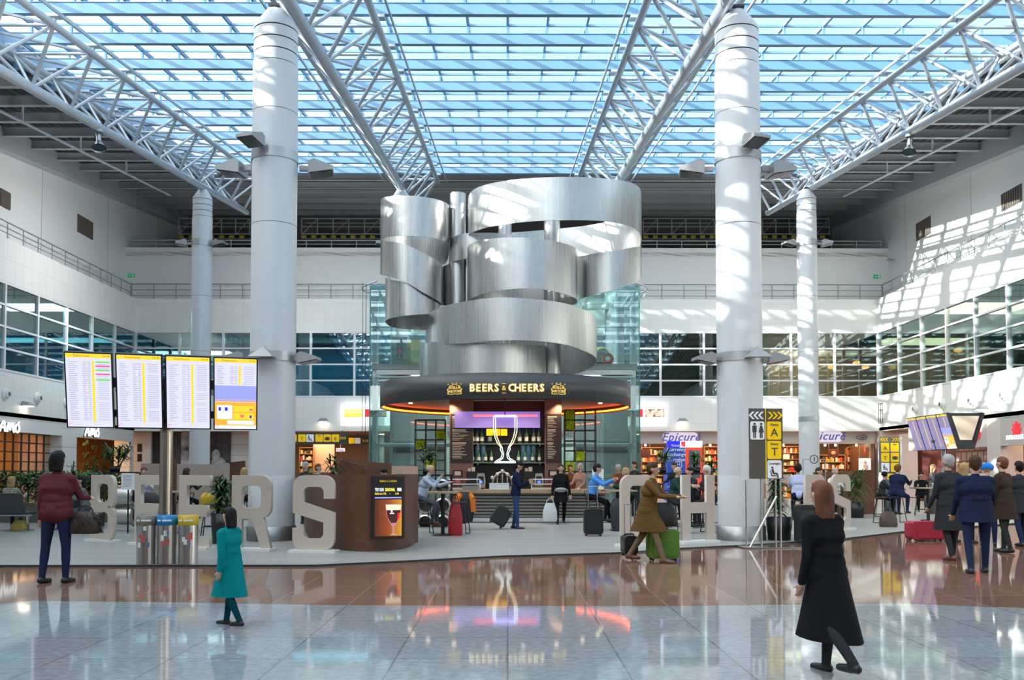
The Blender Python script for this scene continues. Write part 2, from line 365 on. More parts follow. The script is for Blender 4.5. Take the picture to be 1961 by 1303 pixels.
# ---- roof: skylight over the middle, ribbed deck around it
XS, YS0, YS1 = 16.2, -1.0, 45.3
PITCH = 2.28; PY0 = 24.2
PUR = mat('sky_tinted_steel', (0.14, 0.29, 0.46), 0.35, spec=0.6)  # grey steel with the sky's blue light put into its base colour
SKYG = glass('skylight_glass', (0.84, 0.94, 0.98), 0.04, haze=0.10, fres=False)
sky = thing('window_90', None, None, (0, 0, zb(0) + 2.4)); struct(sky)
m = MB(); m.quad((-XS, YS0, SL * YS0), (XS, YS0, SL * YS0), (XS, YS1, SL * YS1), (-XS, YS1, SL * YS1)); m.build('pane', SKYG, sky)
pb = MB(); pb.bx(-XS, XS, -0.06, 0.06, -0.15, 0.15); pb.bx(-XS, XS, -0.08, 0.08, -0.165, -0.15); pb.bx(-XS, XS, -0.08, 0.08, 0.15, 0.165)
pme = pb.mesh('purlin', PUR)
KS = range(-11, 10)
for k in KS: link('purlin', pme, sky, (0, PY0 + PITCH * k, SL * (PY0 + PITCH * k) - 0.52))
gb = MB(); gb.bar((0, YS0, SL * YS0 - 0.06), (0, YS1, SL * YS1 - 0.06), 0.07, 0.10); gb.bar((0, YS0, SL * YS0 + 0.01), (0, YS1, SL * YS1 + 0.01), 0.05, 0.02)
for k in range(-11, 10): gb.bx(-0.035, 0.035, PY0 + PITCH * k - 0.05, PY0 + PITCH * k + 0.05, SL * (PY0 + PITCH * k) - 0.38, SL * (PY0 + PITCH * k) - 0.1)
gme = gb.mesh('glazing_bar', PUR)
for k in range(-13, 14): link('glazing_bar', gme, sky, (1.2 * k, 0, 0))
tb = MB(); tb.bx(-XS, XS, -0.025, 0.025, -0.06, 0.01); tme = tb.mesh('transom', PUR)
for k in KS:
    for f in (0.0, 0.5): link('transom', tme, sky, (0, PY0 + PITCH * (k + f), SL * (PY0 + PITCH * (k + f)) - 0.05))
DECK = mat('ribbed_deck', (0.11, 0.118, 0.127), 0.5); DBEAM = mat('deck_beam', (0.46, 0.49, 0.52), 0.4)
m = MB()
def deck(x0, x1, y0, y1):
    n = max(1, int(round((x1 - x0) / 0.36))); w = (x1 - x0) / n
    za = zb(y0) + 2.35; zc = zb(y1) + 2.35
    for i in range(n):
        a = x0 + i * w; pr = [(a, 0), (a + w * .15, -.09), (a + w * .5, -.09), (a + w * .65, 0), (a + w, 0)]
        for (xa, da), (xb, db) in zip(pr[:-1], pr[1:]): m.quad((xa, y0, za + da), (xb, y0, za + db), (xb, y1, zc + db), (xa, y1, zc + da))
    m.quad((x0, y0, za + .3), (x1, y0, za + .3), (x1, y1, zc + .3), (x0, y1, zc + .3))
deck(-23, -XS, -15, YS1); deck(XS, 23, -15, YS1); deck(-23, 23, YS1, 60.2); deck(-XS, XS, -15, YS0)
ceil = struct(m.build('ceiling', DECK))
def ibeam(L, h=.36, w=.2):
    b = MB(); b.bx(0, L, -.02, .02, -h / 2, h / 2); b.bx(0, L, -w / 2, w / 2, -h / 2, -h / 2 + .03); b.bx(0, L, -w / 2, w / 2, h / 2 - .03, h / 2); return b
bs = ibeam(5.6).mesh('deck_beam', DBEAM); bl = ibeam(46).mesh('deck_beam', DBEAM)
for k in range(-4, 16):
    y = PY0 + PITCH * k
    if y < YS1:
        for x in (-XS - 5.9, XS + .3): link('deck_beam', bs, ceil, (x, y, zb(y) + 2.0))
    elif y < 60: link('deck_beam', bl, ceil, (-23, y, zb(y) + 2.0))
b = MB()
for x in (-XS, XS): b.bar((x, -15, zb(-15) + 2.2), (x, YS1, zb(YS1) + 2.2), .2, .45)
b.bar((-XS, YS1, zb(YS1) + 2.2), (XS, YS1, zb(YS1) + 2.2), .25, .6)
for x in (-XU + .25, XU - .25): b.bar((x, -15, zb(-15) + 1.75), (x, 60, zb(60) + 1.75), .5, .95)
b.build('edge_beam', DBEAM, ceil)
for sgn in (-1, 1):                                         # sprinkler main under each side deck
    m = MB(); x = sgn * 18.4; m.cyl((x, 18, zb(18) + 1.2), (x, 48, zb(48) + 1.2), .055, n=8)
    for k in range(-2, 10, 2):
        y = PY0 + PITCH * k; m.bx(x - .03, x + .03, y - .03, y + .03, zb(y) + 1.2, zb(y) + 1.9)
    tag(m.build('ceiling_pipe', STEEL_W), 'long thin pipe hung under the %s roof deck' % ('left' if sgn < 0 else 'right'), 'pipe')
# ---- trusses
TW, THT = 1.2, 1.42
ks = list(range(-6, 10)); Ya, Yb = PY0 + PITCH * ks[0], 46.4
def truss(X, label):
    root = thing('roof_truss', label, 'roof truss', (X, Ya, zb(Ya)), group=None)
    L = Yb - Ya
    def z(y): return SL * y
    MB().cyl((0, -3, z(-3)), (0, L, z(L)), .15, n=16).build('bottom_chord', TRUSSM, root)
    for sx in (-1, 1):
        MB().cyl((sx * TW, -3, z(-3) + THT), (sx * TW, L - 1, z(L - 1) + THT), .105, n=12).build('top_chord', TRUSSM, root)
    MB().bar((TW + .42, -3, z(-3) + THT + .1), (TW + .42, L - .6, z(L - .6) + THT + .1), .05, .08).bar((-TW - .42, -3, z(-3) + THT + .1), (-TW - .42, L - .6, z(L - .6) + THT + .1), .05, .08).build('cable_rail', TRUSSM, root)
    h = PITCH / 2
    ms = []
    for sx in (-1, 1):
        ms.append(MB().cyl((sx * TW, 0, THT), (0, h, z(h)), .058, n=8).mesh('brace', TRUSSM))
        ms.append(MB().cyl((0, -h, z(-h)), (sx * TW, 0, THT), .05, n=8).mesh('brace', TRUSSM))
    ms.append(MB().cyl((-TW, 0, THT), (TW, 0, THT), .05, n=8).mesh('brace', TRUSSM))
    ms.append(MB().cyl((-TW, 0, THT), (TW, PITCH, THT + z(PITCH)), .045, n=8).mesh('brace', TRUSSM))
    for i, k in enumerate(ks):
        for j, me in enumerate(ms):
            if j == 5 and i == len(ks) - 1: continue
            link('brace', me, root, (0, PITCH * i, z(PITCH * i)))
    b = MB(); b.bx(-.05, .05, -.05, .05, .08, 1.74 - THT); b.bx(-.2, .2, -.12, .12, 1.62 - THT, 1.70 - THT); sm_ = b.mesh('purlin_seat', TRUSSM)
    for i, k in enumerate(ks):
        for sx in (-1, 1): link('purlin_seat', sm_, root, (sx * TW, PITCH * i, z(PITCH * i) + THT))
    return root
TX = (-13.75, -4.8, 4.8, 13.75)
for X, l in zip(TX, ('white tubular steel roof truss along the far left edge of the skylight', 'white tubular steel roof truss carried by the left thick column', 'white tubular steel roof truss carried by the right thick column', 'white tubular steel roof truss along the far right edge of the skylight')): truss(X, l)
# spot lamps clamped under the outer trusses
for px, py, sg_, lab in ((187, 262, -1, 'silver spot lamp clamped under the left outer truss'), (1743, 266, 1, 'silver spot lamp clamped under the right outer truss')):
    q = atx(px, py - 22, sg_ * 13.75); t = thing('spot_lamp', lab, 'lamp', (q.x, q.y, zb(q.y) - .15)); MB().lathe([(.16, -.05), (.16, .05)], 16).build('clamp', GREYM, t)
    MB().cyl((0, 0, -.15), (0, 0, -.02), .03).cyl((0, 0, -.15), (sg_ * -.08, -.1, -.42), .10, .10, n=16).build('lamp_body', STAIN, t)
    MB().cyl((sg_ * -.08, -.1, -.42), (sg_ * -.14, -.18, -.66), .10, .23, n=20, caps=False).build('reflector', mat('reflector', (.5, .55, .55), .2, .9), t); MB().cyl((sg_ * -.135, -.175, -.645), (sg_ * -.136, -.176, -.65), .2, n=20).build('lens', mat('spot_lens', (.02, .05, .05), .08), t)
# ---- columns
COL = mat('column_paint', (0.67, 0.685, 0.72), 0.32, spec=0.6); SEAM = mat('seam', (0.03, 0.03, 0.035), 0.5)
FLOOD = mat('floodlight_housing', (0.36, 0.36, 0.37), 0.4, 0.3); LENS = mat('floodlight_glass', (0.05, 0.055, 0.06), 0.1)
def flood(root, p, direction, s=1.0, name='floodlight'):
    """box lamp on a short arm; direction is the way the arm points"""
    d = Vector(direction).normalized(); rz = math.atan2(d.y, d.x)
    m = MB()
    prof = [(-.02, -.16), (-.02, .10), (.10, .16), (.52, .02), (.52, -.06)]
    pts = [(a * s, b * s) for a, b in prof]; w = .24 * s
    n = len(pts); vs = [(a, -w, b) for a, b in pts] + [(a, w, b) for a, b in pts]
    m.add(vs, [tuple(range(n)), tuple(reversed(range(n, 2 * n)))] + [(i, n + i, n + (i + 1) % n, (i + 1) % n) for i in range(n)], 0)
    m.bx(-.22 * s, .0, -.05 * s, .05 * s, -.06 * s, .04 * s)
    o = m.build(name, FLOOD, root); o.location = p; o.rotation_euler = (0, 0, rz)
    g = MB().quad((.02 * s, -w * .9, -.17 * s), (.5 * s, -w * .9, -.08 * s), (.5 * s, w * .9, -.08 * s), (.02 * s, w * .9, -.17 * s), 0); g.build('lens', LENS, o)
    return o
def wedge(root, p, s=1.0):
    m = MB(); a = .26 * s
    m.add([(-a, 0, 0), (a, 0, 0), (0, 0, a * .95), (-a, -.36 * s, -.02), (a, -.36 * s, -.02), (0, -.1 * s, a * .9)], [(0, 1, 4, 3), (3, 4, 5), (0, 3, 5, 2), (1, 2, 5, 4), (0, 2, 1)], 0)
    o = m.build('wedge_light', FLOOD, root); o.location = p; return o
def column(X, Y, r, ztop, label, near):
    root = thing('column', label, 'column', (X, Y, 0))
    zt = ztop; rt = r * .96
    MB().lathe([(r, .3), (r, 1.42), (r * .997, 1.425)], 48).build('plinth_sleeve', COL, root)
    MB().lathe([(r * .99, 1.42), (r * .985, zt - 1.3)], 48).build('shaft', COL, root)
    c = MB(); zz = zt - 1.28
    for i in range(3): c.lathe([(rt, zz + .26 * i), (rt, zz + .26 * i + .235)], 48)
    c.lathe([(rt, zz + .78), (rt, zz + .86), (rt * .52, zz + 1.2), (rt * .40, zz + 1.28)], 48); c.build('cap', COL, root)
    s = MB()
    for i in range(4): s.lathe([(rt * .965, zz - .03 + .26 * i), (rt * .965, zz + .03 + .26 * i)], 48)
    s.lathe([(r * .985, 1.40), (r * .985, 1.45)], 48)
    for z in (3.9, 6.9, 9.4): s.lathe([(r * .9885, z), (r * .9885, z + .012)], 48)
    s.build('joint', SEAM, root)
    MB().cyl((0, 0, zt - .02), (0, 0, zb(Y) - .1), r * .2, n=16).box((0, 0, zt + .02), (r * .5, r * .9, .06)).build('pin', DARK, root)
    MB().lathe([(r * 1.06, 0), (r * 1.06, .33), (r * 1.0, .345)], 48).build('base_ring', mat('base_steel', (.36, .36, .36), .38, .9), root)
    return root
BANDM = mat('band_steel', (0.50, 0.51, 0.53), 0.35, 0.6)
for px, lab, sg in ((520, 'left of the two thick white columns in front of the bar', -1), (1420, 'right of the two thick white columns in front of the bar, beside the sign', 1)):
    X = gr(px, 1037).x; Y = 19.4; r = .495
    root = column(X, Y, r, at(500, 20, Y).z, lab, True)
    z1 = at(520, 303, Y).z; z2 = at(520, 681, Y - .4).z
    for z, h in ((z1, .22), (z2, .2)): MB().lathe([(r * 1.02, z - h / 2), (r * 1.02, z + h / 2)], 48).build('band', BANDM, root)
    sx = -sg                                         # front floodlight sits towards the middle on the right column, outward on the left
    flood(root, (sg * .12 + (0 if sg > 0 else -.12), -r - .1, z1 + .16), (sg * .35, -1, 0), .85)
    flood(root, (r + .25, .1, z1 - .2), (1, .15, 0), 1.0); flood(root, (-r - .25, .1, z1 - .2), (-1, .15, 0), 1.0)
    wedge(root, (-sg * -.22 if sg > 0 else -.05, -r - .02, z2 - .06), 1.0)
    flood(root, (r + .12, -.1, z2 - .02), (1, -.1, 0), .8); flood(root, (-r - .12, -.1, z2 - .02), (-1, -.1, 0), .8)
for px, lab in ((385, 'slimmer white column far left beyond the departure board'), (767, 'slimmer white column whose cap shows above the steel sculpture'), (1177, 'slimmer white column hidden behind the right side of the sculpture'), (1547, 'slimmer white column far right beside the warm lit shop')):
    Y = 39.8; X = at(px, 640, Y).x; r = .447
    root = column(X, Y, r, at(px, 363, Y).z, lab, False)
    z1 = at(px, 467, Y).z
    MB().lathe([(r * 1.03, z1 - .14), (r * 1.03, z1 + .14)], 40).build('band', BANDM, root)
    flood(root, (r + .2, -.1, z1), (1, -.2, 0), .9); flood(root, (-r - .2, -.1, z1), (-1, -.2, 0), .9)
    if px > 1500: z2 = at(px, 803, Y).z; MB().lathe([(r * 1.03, z2 - .1), (r * 1.03, z2 + .1)], 40).build('band', BANDM, root)

def flood_beam(p, target, power, spread=2.3):                # light of the column floodlights, aimed at the walls
    l = bpy.data.lights.new('floodlight_beam', 'SPOT'); l.energy = power; l.color = (1.0, .96, .90); l.spot_size = spread; l.spot_blend = 1.0; l.shadow_soft_size = .25
    o = bpy.data.objects.new('floodlight_beam', l); C.objects.link(o); o.location = p; o.rotation_euler = (Vector(target) - Vector(p)).to_track_quat('-Z', 'Y').to_euler()
flood_beam((-14.9, 39.6, 11.6), (-22, 40.5, 10.5), 900); flood_beam((-6.3, 19.2, 10.0), (-22, 31, 10), 1500, 1.6); flood_beam((-13.0, 40.6, 11.6), (-9, 51, 10), 700); flood_beam((14.4, 40.6, 11.6), (10, 51, 10), 500); flood_beam((14.9, 39.6, 11.6), (22, 43, 12), 250)
# ================================================================ upper walls: vents, rails, gantries, exit signs
VENT = mat('vent_brown', (0.11, 0.09, 0.08), 0.6)
def side_pt(px, py, sgn, X): return atx(px, py, sgn * X)
for (px0, px1, py0, py1, sgn, lab) in ((0, 18, 366, 398, -1, 'brown louvred vent on the left upper wall cut by the picture edge'), (148, 177, 418, 452, -1, 'brown louvred vent on the left upper wall above the rail'),
                                       (1918, 1958, 362, 396, 1, 'brown louvred vent high on the right sunlit wall near the picture edge'), (1755, 1783, 424, 452, 1, 'brown louvred vent on the right upper wall at the edge of the sunlight')):
    a = side_pt(px0, py0, sgn, XU); b = side_pt(px1, py1, sgn, XU)
    y0, y1 = min(a.y, b.y), max(a.y, b.y); z1 = max(side_pt((px0 + px1) / 2, (py0 + py1) / 2 - 17, sgn, XU).z, 0); z0 = z1 - 34 * (y0 + y1) / 2 / F
    x = sgn * XU; t = thing('wall_vent', lab, 'vent', (x, (y0 + y1) / 2, (z0 + z1) / 2))
    m = MB(); m.bx(-.04 if sgn > 0 else 0, 0 if sgn > 0 else .04, y0 - t.location.y, y1 - t.location.y, z0 - t.location.z, z1 - t.location.z); m.build('vent_frame', VENT, t)
    m = MB(); n = 9
    for i in range(n):
        yy = (y0 - t.location.y) + (y1 - y0) * (i + .5) / n; m.bx(-sgn * .04, -sgn * .07, yy - .03, yy + .03, z0 - t.location.z + .05, z1 - t.location.z - .05)
    m.build('louvres', mat('vent_slat', (0.17, 0.14, 0.12), 0.5), t)
RAILM = mat('rail_grey', (0.30, 0.32, 0.33), 0.4, 0.4)
def railing(p0, p1, h, step, lab, mids=(0.5,), mt=RAILM, name='handrail'):
    p0 = Vector(p0); p1 = Vector(p1); t = thing(name, lab, 'railing', p0); d = p1 - p0; L = d.length; n = int(L / step)
    MB().cyl((0, 0, h), d + Vector((0, 0, h)), .03, n=6).build('top_rail', mt, t)
    for f in mids: MB().cyl((0, 0, h * f), d + Vector((0, 0, h * f)), .02, n=6).build('mid_rail', mt, t)
    pm = MB().cyl((0, 0, 0), (0, 0, h), .025, n=6).mesh('post', mt)
    for i in range(n + 1): link('post', pm, t, d * (i / max(1, n)))
    return t
yr = YB + .55
railing((-XW - .55, 28, ZL), (-XW - .55, yr, ZL), .95, 1.25, 'grey handrail along the ledge of the left wall')
railing((XW + .55, 28, ZL), (XW + .55, yr, ZL), .95, 1.25, 'grey handrail along the ledge of the right sunlit wall')
railing((-XW - .5, yr, ZL), (XW + .5, yr, ZL), .95, 1.25, 'grey handrail along the ledge of the back wall', (0.3, .65))
LR = mat('pale_rail', (0.50, 0.52, 0.53), 0.4)
railing((at(248, 470, YU).x, YU + .15, ZT - .02), (at(1690, 470, YU).x, YU + .15, ZT - .02), .48, 1.45, 'pale low railing on top of the back terrace wall', (.55,), LR)
YEL = mat('signal_yellow', (0.80, 0.55, 0.02), 0.45)
for x0, x1, lab in ((343, 478, 'white lattice maintenance gantry behind the left far column'), (578, 728, 'white lattice maintenance gantry left of the sculpture top'), (1232, 1368, 'white lattice maintenance gantry right of the sculpture top'), (1460, 1588, 'white lattice maintenance gantry behind the right far column')):
    Y = 56.0; a = at(x0, 419, Y); b = at(x1, 450, Y); t = thing('gantry', lab, 'gantry', (a.x, Y, b.z)); L = b.x - a.x; H = a.z - b.z
    MB().bar((0, 0, H), (L, 0, H), .07, .07).bar((0, 0, H * .5), (L, 0, H * .5), .05, .05).bar((0, 0, .05), (L, 0, .05), .07, .07).bar((0, 1, H), (L, 1, H), .06, .06).build('rails', LR, t)
    n = 5; pm = MB().bar((0, 0, 0), (0, 0, H), .06, .06).mesh('post', LR); dm = MB().bar((0, 0, 0), (L / n, 0, H), .04, .04).mesh('brace', LR)
    for i in range(n + 1): link('post', pm, t, (L * i / n, 0, 0))
    for i in range(0, n, 2): link('brace', dm, t, (L * i / n, 0, 0))
    m = MB(); k = int(L / .3)
    for i in range(k): m.bx(L * i / k, L * (i + 1) / k, -.06, .0, -.22, -.05, i % 2)
    m.build('hazard_strip', [YEL, BLACK], t)
    MB().bx(0, L, 0, 1.0, -.25, -.2).build('deck_plate', DBEAM, t)
GRN = mat('exit_green', (0.0, 0.26, 0.10), 0.4, emit=(0.0, 0.30, 0.12), es=0.4); WEM = mat('sign_white', (0.85, 0.85, 0.86), 0.4)
for px, py, lab in ((251, 528, 'green exit sign high on the back wall at the left corner'), (1680, 530, 'green exit sign high on the back wall at the right corner')):
    p = at(px, py, YU - .05); t = thing('exit_sign', lab, 'sign', p)
    MB().bx(-.2, .2, 0, .05, -.11, .11).build('sign_board', GRN, t)
    MB().add([(-.15, -.005, 0), (-.08, -.005, .06), (-.08, -.005, .02), (.0, -.005, .02), (0, -.005, -.02), (-.08, -.005, -.02), (-.08, -.005, -.06)], [(0, 1, 2, 3, 4, 5, 6)]).bx(.05, .15, -.006, 0, -.08, .08).build('arrow', WEM, t)
# security camera
p = atx(1702, 497, XU - .5); t = thing('security_camera', 'small security camera on a bracket at the right end of the back wall', 'camera', p)
MB().bx(-.05, .05, -.2, .15, -.06, .06).build('camera_body', GREYM, t); MB().bar((0, .1, 0), (.5, .5, .1), .05, .05).build('bracket', GREYM, t)
# ================================================================ band fittings
def bandlamp(p, rz, lab):
    t = thing('wall_lamp', lab, 'lamp', p, rz)
    m = MB(); m.add([(-.28, 0, 0), (.28, 0, 0), (.16, 0, .2), (-.16, 0, .2), (-.28, -.4, 0), (.28, -.4, 0), (.16, -.2, .18), (-.16, -.2, .18)], [(0, 1, 5, 4), (4, 5, 6, 7), (0, 4, 7, 3), (1, 2, 6, 5), (2, 3, 7, 6)])
    m.build('lamp_hood', mat('lamp_hood', (0.35, 0.36, 0.38), 0.4, .3), t)
    MB().bx(-.2, .2, -.33, -.05, -.03, -.005).build('bulb', mat('warm_bulb', (1, 1, 1), .5, emit=(1, .85, .6), es=9.0), t)
    return t
bandlamp(at(620, 808, YB - .02), 0, 'grey wedge lamp on the back wall band above the yellow gate signs')
bandlamp(at(1306, 808, YB - .02), 0, 'grey wedge lamp on the back wall band above the Epicure sign'.replace('Epicure', 'script'))
bandlamp(atx(46, 778, -XW + .02), PI / 2, 'lit grey wedge lamp on the left wall band above the cafe sign')
bandlamp(atx(1886, 785, XW - .02), -PI / 2, 'grey wedge lamp on the right wall band above the tilted screens')
for px, py, sgn, lab in ((10, 755, -1, 'round white air nozzle on the left wall band, nearest the picture edge'), (71, 763, -1, 'round white air nozzle on the left wall band, second from the edge'), (127, 772, -1, 'round white air nozzle behind the left screen edge'),
                        (1923, 757, 1, 'round white air nozzle on the right wall band, nearest the picture edge'), (1862, 768, 1, 'round white air nozzle on the right wall band, above the screens'), (1806, 775, 1, 'round white air nozzle on the right wall band, second from the corner lamp'), (1754, 784, 1, 'small round white air nozzle on the right wall band by the corner')):
    p = atx(px, py, sgn * (XW - .01)); t = thing('air_nozzle', lab, 'air vent', p, PI / 2 if sgn < 0 else -PI / 2)
    m = MB(); m.cyl((0, 0, 0), (0, -.06, 0), .26, .24, n=20); m.cyl((0, -.06, 0), (0, -.18, 0), .17, .15, n=20); m.build('nozzle_ring', WHITE, t)
    MB().cyl((0, -.181, 0), (0, -.185, 0), .10, n=16).build('nozzle_hole', mat('nozzle_dark', (0.15, 0.16, 0.16), .5), t)
# light boxes
def R(px0, py0, px1, py1, Y):
    a = at(px0, py0, Y); b = at(px1, py1, Y); return a.x, b.x, b.z, a.z
LBOX = mat('lightbox_white', (0.95, 0.95, 0.95), .4, emit=(1, 1, 1), es=1.1)
def emis(name, col, es=0.9): return mat(name, tuple(c * .6 for c in col), .4, emit=col, es=es)
def lightbox(px0, py0, px1, py1, pics, lab):
    x0, x1, z0, z1 = R(px0, py0, px1, py1, YB - .3); t = thing('light_box', lab, 'advert', ((x0 + x1) / 2, YB - .02, z0))
    MB().bx(x0, x1, YB - .3, YB - .02, z0, z1).build('box', LBOX, t, world=True)
    for nm, q, col in pics:
        x0, x1, z0, z1 = R(*q, YB - .31); m = MB(); m.bx(x0, x1, YB - .315, YB - .3, z0, z1); m.build(nm, col, t, world=True)
    return t
ORG = emis('desert_orange', (0.95, 0.45, 0.05)); OR2 = emis('desert_yellow', (0.98, 0.72, 0.25)); CHO = emis('chocolate_picture', (0.30, 0.13, 0.06), .8); RED = emis('advert_red', (0.75, 0.03, 0.04), .8); PINK = emis('praline', (0.85, 0.62, 0.5), .8)
lightbox(653, 774, 745, 815, [('picture', (659, 784, 694, 799), OR2), ('picture_foreground', (659, 793, 694, 799.5), ORG), ('picture', (699, 784, 708, 799), RED), ('picture', (708, 784, 740, 799), CHO)], 'white lit advert box with a desert picture left of the glass tower')
lb = lightbox(1185, 775, 1277, 816, [('picture', (1190, 784, 1222, 799), CHO), ('picture', (1222, 784, 1231, 799), RED), ('picture', (1236, 784, 1272, 799), CHO)], 'white lit advert box with praline pictures right of the glass tower')
rng = random.Random(5)
m = MB()
for i in range(26):
    p = at(rng.uniform(1239, 1269), rng.uniform(786, 797), YB - .32); m.sphere(p, .07 + .05 * rng.random(), 8, sc=(1, .15, 1))
tag(m.build('praline_pattern', PINK, lb, world=True), kind='stuff')
# ================================================================ ground-floor shops
FASC = mat('beige_fascia', (0.58, 0.54, 0.49), 0.5); SHOPC = mat('shop_ceiling', (0.55, 0.38, 0.28), .6); SHOPW = mat('shop_wall_warm', (0.62, 0.36, 0.20), .6)
AMOW = mat('orange_wall', (0.75, 0.36, 0.10), .6); WOODD = mat('dark_wood', (0.10, 0.05, 0.03), .4); PILW = mat('white_cladding', (0.78, 0.79, 0.80), .4)
DGREY = mat('mural_dark', (0.07, 0.065, 0.075), .6, noise=(3.0, 0.5))
# enclosing walls behind every opening
wall('wall_back', [(-30, 30, 58, 58.3, 0, ZW0)], mat('shop_back_wall', (0.50, 0.34, 0.24), .7))
wall('wall_left', [(-30, -29.7, -15, 58, 0, ZW0)], AMOW); wall('wall_right', [(30, 30.3, -15, 58, 0, ZW0)], mat('shop_side_wall', (0.42, 0.27, 0.2), .7))
struct(MB().bx(-30, -XW, -15, 58, ZOP + .02, ZOP + .2).bx(-XW, XW, YB + .36, 58, ZOP + .02, ZOP + .2).bx(XW, 30, -15, 58, ZOP + .02, ZOP + .2).build('ceiling', SHOPC))
# back row, right half: script-sign food shop
def panel(px0, py0, px1, py1, Y, d, mt, m=None):
    x0, x1, z0, z1 = R(px0, py0, px1, py1, Y); b = m or MB(); b.bx(x0, x1, Y, Y + d, z0, z1); return b if m else b
def fas(px0, px1, py0, py1, lab, mt=FASC, Y=YB + .5):
    return tag(panel(px0, py0, px1, py1, Y, .2, mt).build('shop_fascia', mt), lab, 'fascia')
fas(1225, 1676, 827.5, 850, 'long beige fascia of the food shop under the right back windows')
SIGNB = mat('script_violet', (0.10, 0.06, 0.30), .4, emit=(0.12, 0.08, .4), es=.3); HALO = emis('halo_lilac', (0.62, 0.56, 0.66), .8)
def script_sign(px, py, lab):
    p = at(px, py, YB + .44); t = thing('shop_sign', lab, 'sign', p)
    s = 66 * YB / F
    me = text_mesh('Epicur\u00e9', .68, .05, 0.004, 1.12, shear=.35); bpy.data.meshes.remove(me); put(curve_mesh([rrect(2.0, .62, .25)], .02), HALO, 'halo_panel', t, (0, .02, -.02))  # glowing panel stands in for the light halo around the letters
    me = text_mesh('Epicur\u00e9', .66, .05, 0.004, 1.10, shear=.35); put(me, SIGNB, 'lettering', t, (0.0, -.05, 0))
    return t
script_sign(1303, 838, 'violet script shop sign above the currency exchange booth')
script_sign(1580, 836, 'violet script shop sign partly hidden by the slim right column')
SHELFM = mat('warm_shelf_wood', (0.36, 0.19, 0.09), .5)
GOODS = [mat('goods_' + n, c, .5) for n, c in (('red', (.5, .05, .03)), ('cream', (.8, .66, .45)), ('amber', (.7, .3, .05)), ('brown', (.2, .08, .04)), ('green', (.12, .25, .08)), ('gold', (.75, .5, .15)), ('white', (.85, .8, .72)), ('dark', (.05, .03, .03)))]
BULB = mat('shop_bulb', (1, 1, 1), .5, emit=(1, .78, .5), es=14.0)
def shelf(px0, px1, py0, py1, Y, rows, lab, seed=0):
    x0, x1, z0, z1 = R(px0, py0, px1, py1, Y); rows += int((z0 - .03) / ((z1 - z0) / rows) + .5); z0 = 0.03; t = thing('display_shelf', lab, 'shelf', ((x0 + x1) / 2, Y, z0)); rg = random.Random(seed)
    b = MB(); b.bx(x0, x1, Y + .32, Y + .36, z0, z1); b.bx(x0, x0 + .04, Y, Y + .34, z0, z1); b.bx(x1 - .04, x1, Y, Y + .34, z0, z1); b.build('carcass', SHELFM, t, world=True)
    h = (z1 - z0) / rows; g = MB()
    for r in range(rows + 1): MB().bx(x0, x1, Y, Y + .33, z0 + h * r - .02, z0 + h * r + .02).build('shelf_board', SHELFM, t, world=True)
    for r in range(rows):
        x = x0 + .08
        while x < x1 - .15:
            w = rg.uniform(.06, .16); g.bx(x, x + w * .9, Y + .05, Y + .25, z0 + h * r + .02, z0 + h * r + .02 + h * rg.uniform(.35, .8), rg.randrange(8)); x += w
    tag(g.build('goods', GOODS, t, world=True), kind='stuff'); return t
shelf(1228, 1272, 858, 915, 53, 4, 'lit shelf of packaged sweets between the glass tower and the blue booth', 1)
shelf(1348, 1376, 856, 915, 53, 4, 'lit shelf of sweets just left of the right thick column', 2)
shelf(1464, 1532, 856, 920, 53, 5, 'lit shelf of sweets between the right thick column and the slim column', 3)
shelf(1568, 1620, 872, 930, 53, 4, 'lit shelf of sweets right of the slim column', 4)
shelf(1622, 1668, 858, 930, 53.4, 5, 'lit shelf of sweets beside the brown end wall of the shop', 5)
for x in (8.5, 12.5, 16, 19.5): area('shop_lamp', (x, 52, ZOP - .1), 2.0, 150, (1, 0.62, 0.33), sy=2.0)
for i, px in enumerate((1236, 1360, 1478, 1500, 1580, 1600, 1640)):
    p = at(px, 853, 51.5); t = thing('pendant_bulb', None, None, p); tag(t, 'glowing shop ceiling bulb %s' % ('above the shelf beside the glass tower', 'left of the right thick column', 'just right of the right thick column', 'above the shelf left of the slim column', 'just right of the slim column', 'under the second script sign', 'near the red roof-shaped sign')[i], 'lamp', 'warm bulbs along the food shop')
    MB().sphere((0, 0, 0), .07, 10).build('bulb', BULB, t); MB().cyl((0, 0, .05), (0, 0, ZOP - p.z), .015, n=6).build('cord', BLACK, t)
# pictures / signs in that shop
def flat(name, px0, py0, px1, py1, Y, mt, lab, cat='sign', d=.05):
    x0, x1, z0, z1 = R(px0, py0, px1, py1, Y); t = thing(name, lab, cat, ((x0 + x1) / 2, Y, z0)); MB().bx(x0, x1, Y, Y + d, z0, z1).build('board', mt, t, world=True)
    if name == 'poster': MB().bx(x0 + .03, x0 + .045, Y + .02, Y + .03, z1, ZOP + .02).bx(x1 - .045, x1 - .03, Y + .02, Y + .03, z1, ZOP + .02).build('hanging_wire', GREYM, t, world=True)
    return t
FRB = mat('frame_brown', (0.13, 0.035, 0.025), .4)
t = flat('poster', 1586, 860, 1606, 876, 51.8, FRB, 'small dark red poster in the shop right of the slim column', 'poster'); p = at(1596, 868, 51.78); m = MB(); m.sphere(p, .14, 10, sc=(1, .1, .8)); m.build('motif', mat('poster_motif', (.7, .4, .25), .5), t, world=True)
t = flat('poster', 1228, 861, 1246, 877, 51.8, FRB, 'small dark red poster in the shop right of the glass tower', 'poster')
x0, x1, z0, z1 = R(1655, 852, 1671, 869, 51.0); cxx = (x0 + x1) / 2
t = thing('shop_sign', 'red roof-shaped shop sign at the right end of the food shop', 'sign', (cxx, 51, z0)); w = (x1 - x0) / 2; h = z1 - z0
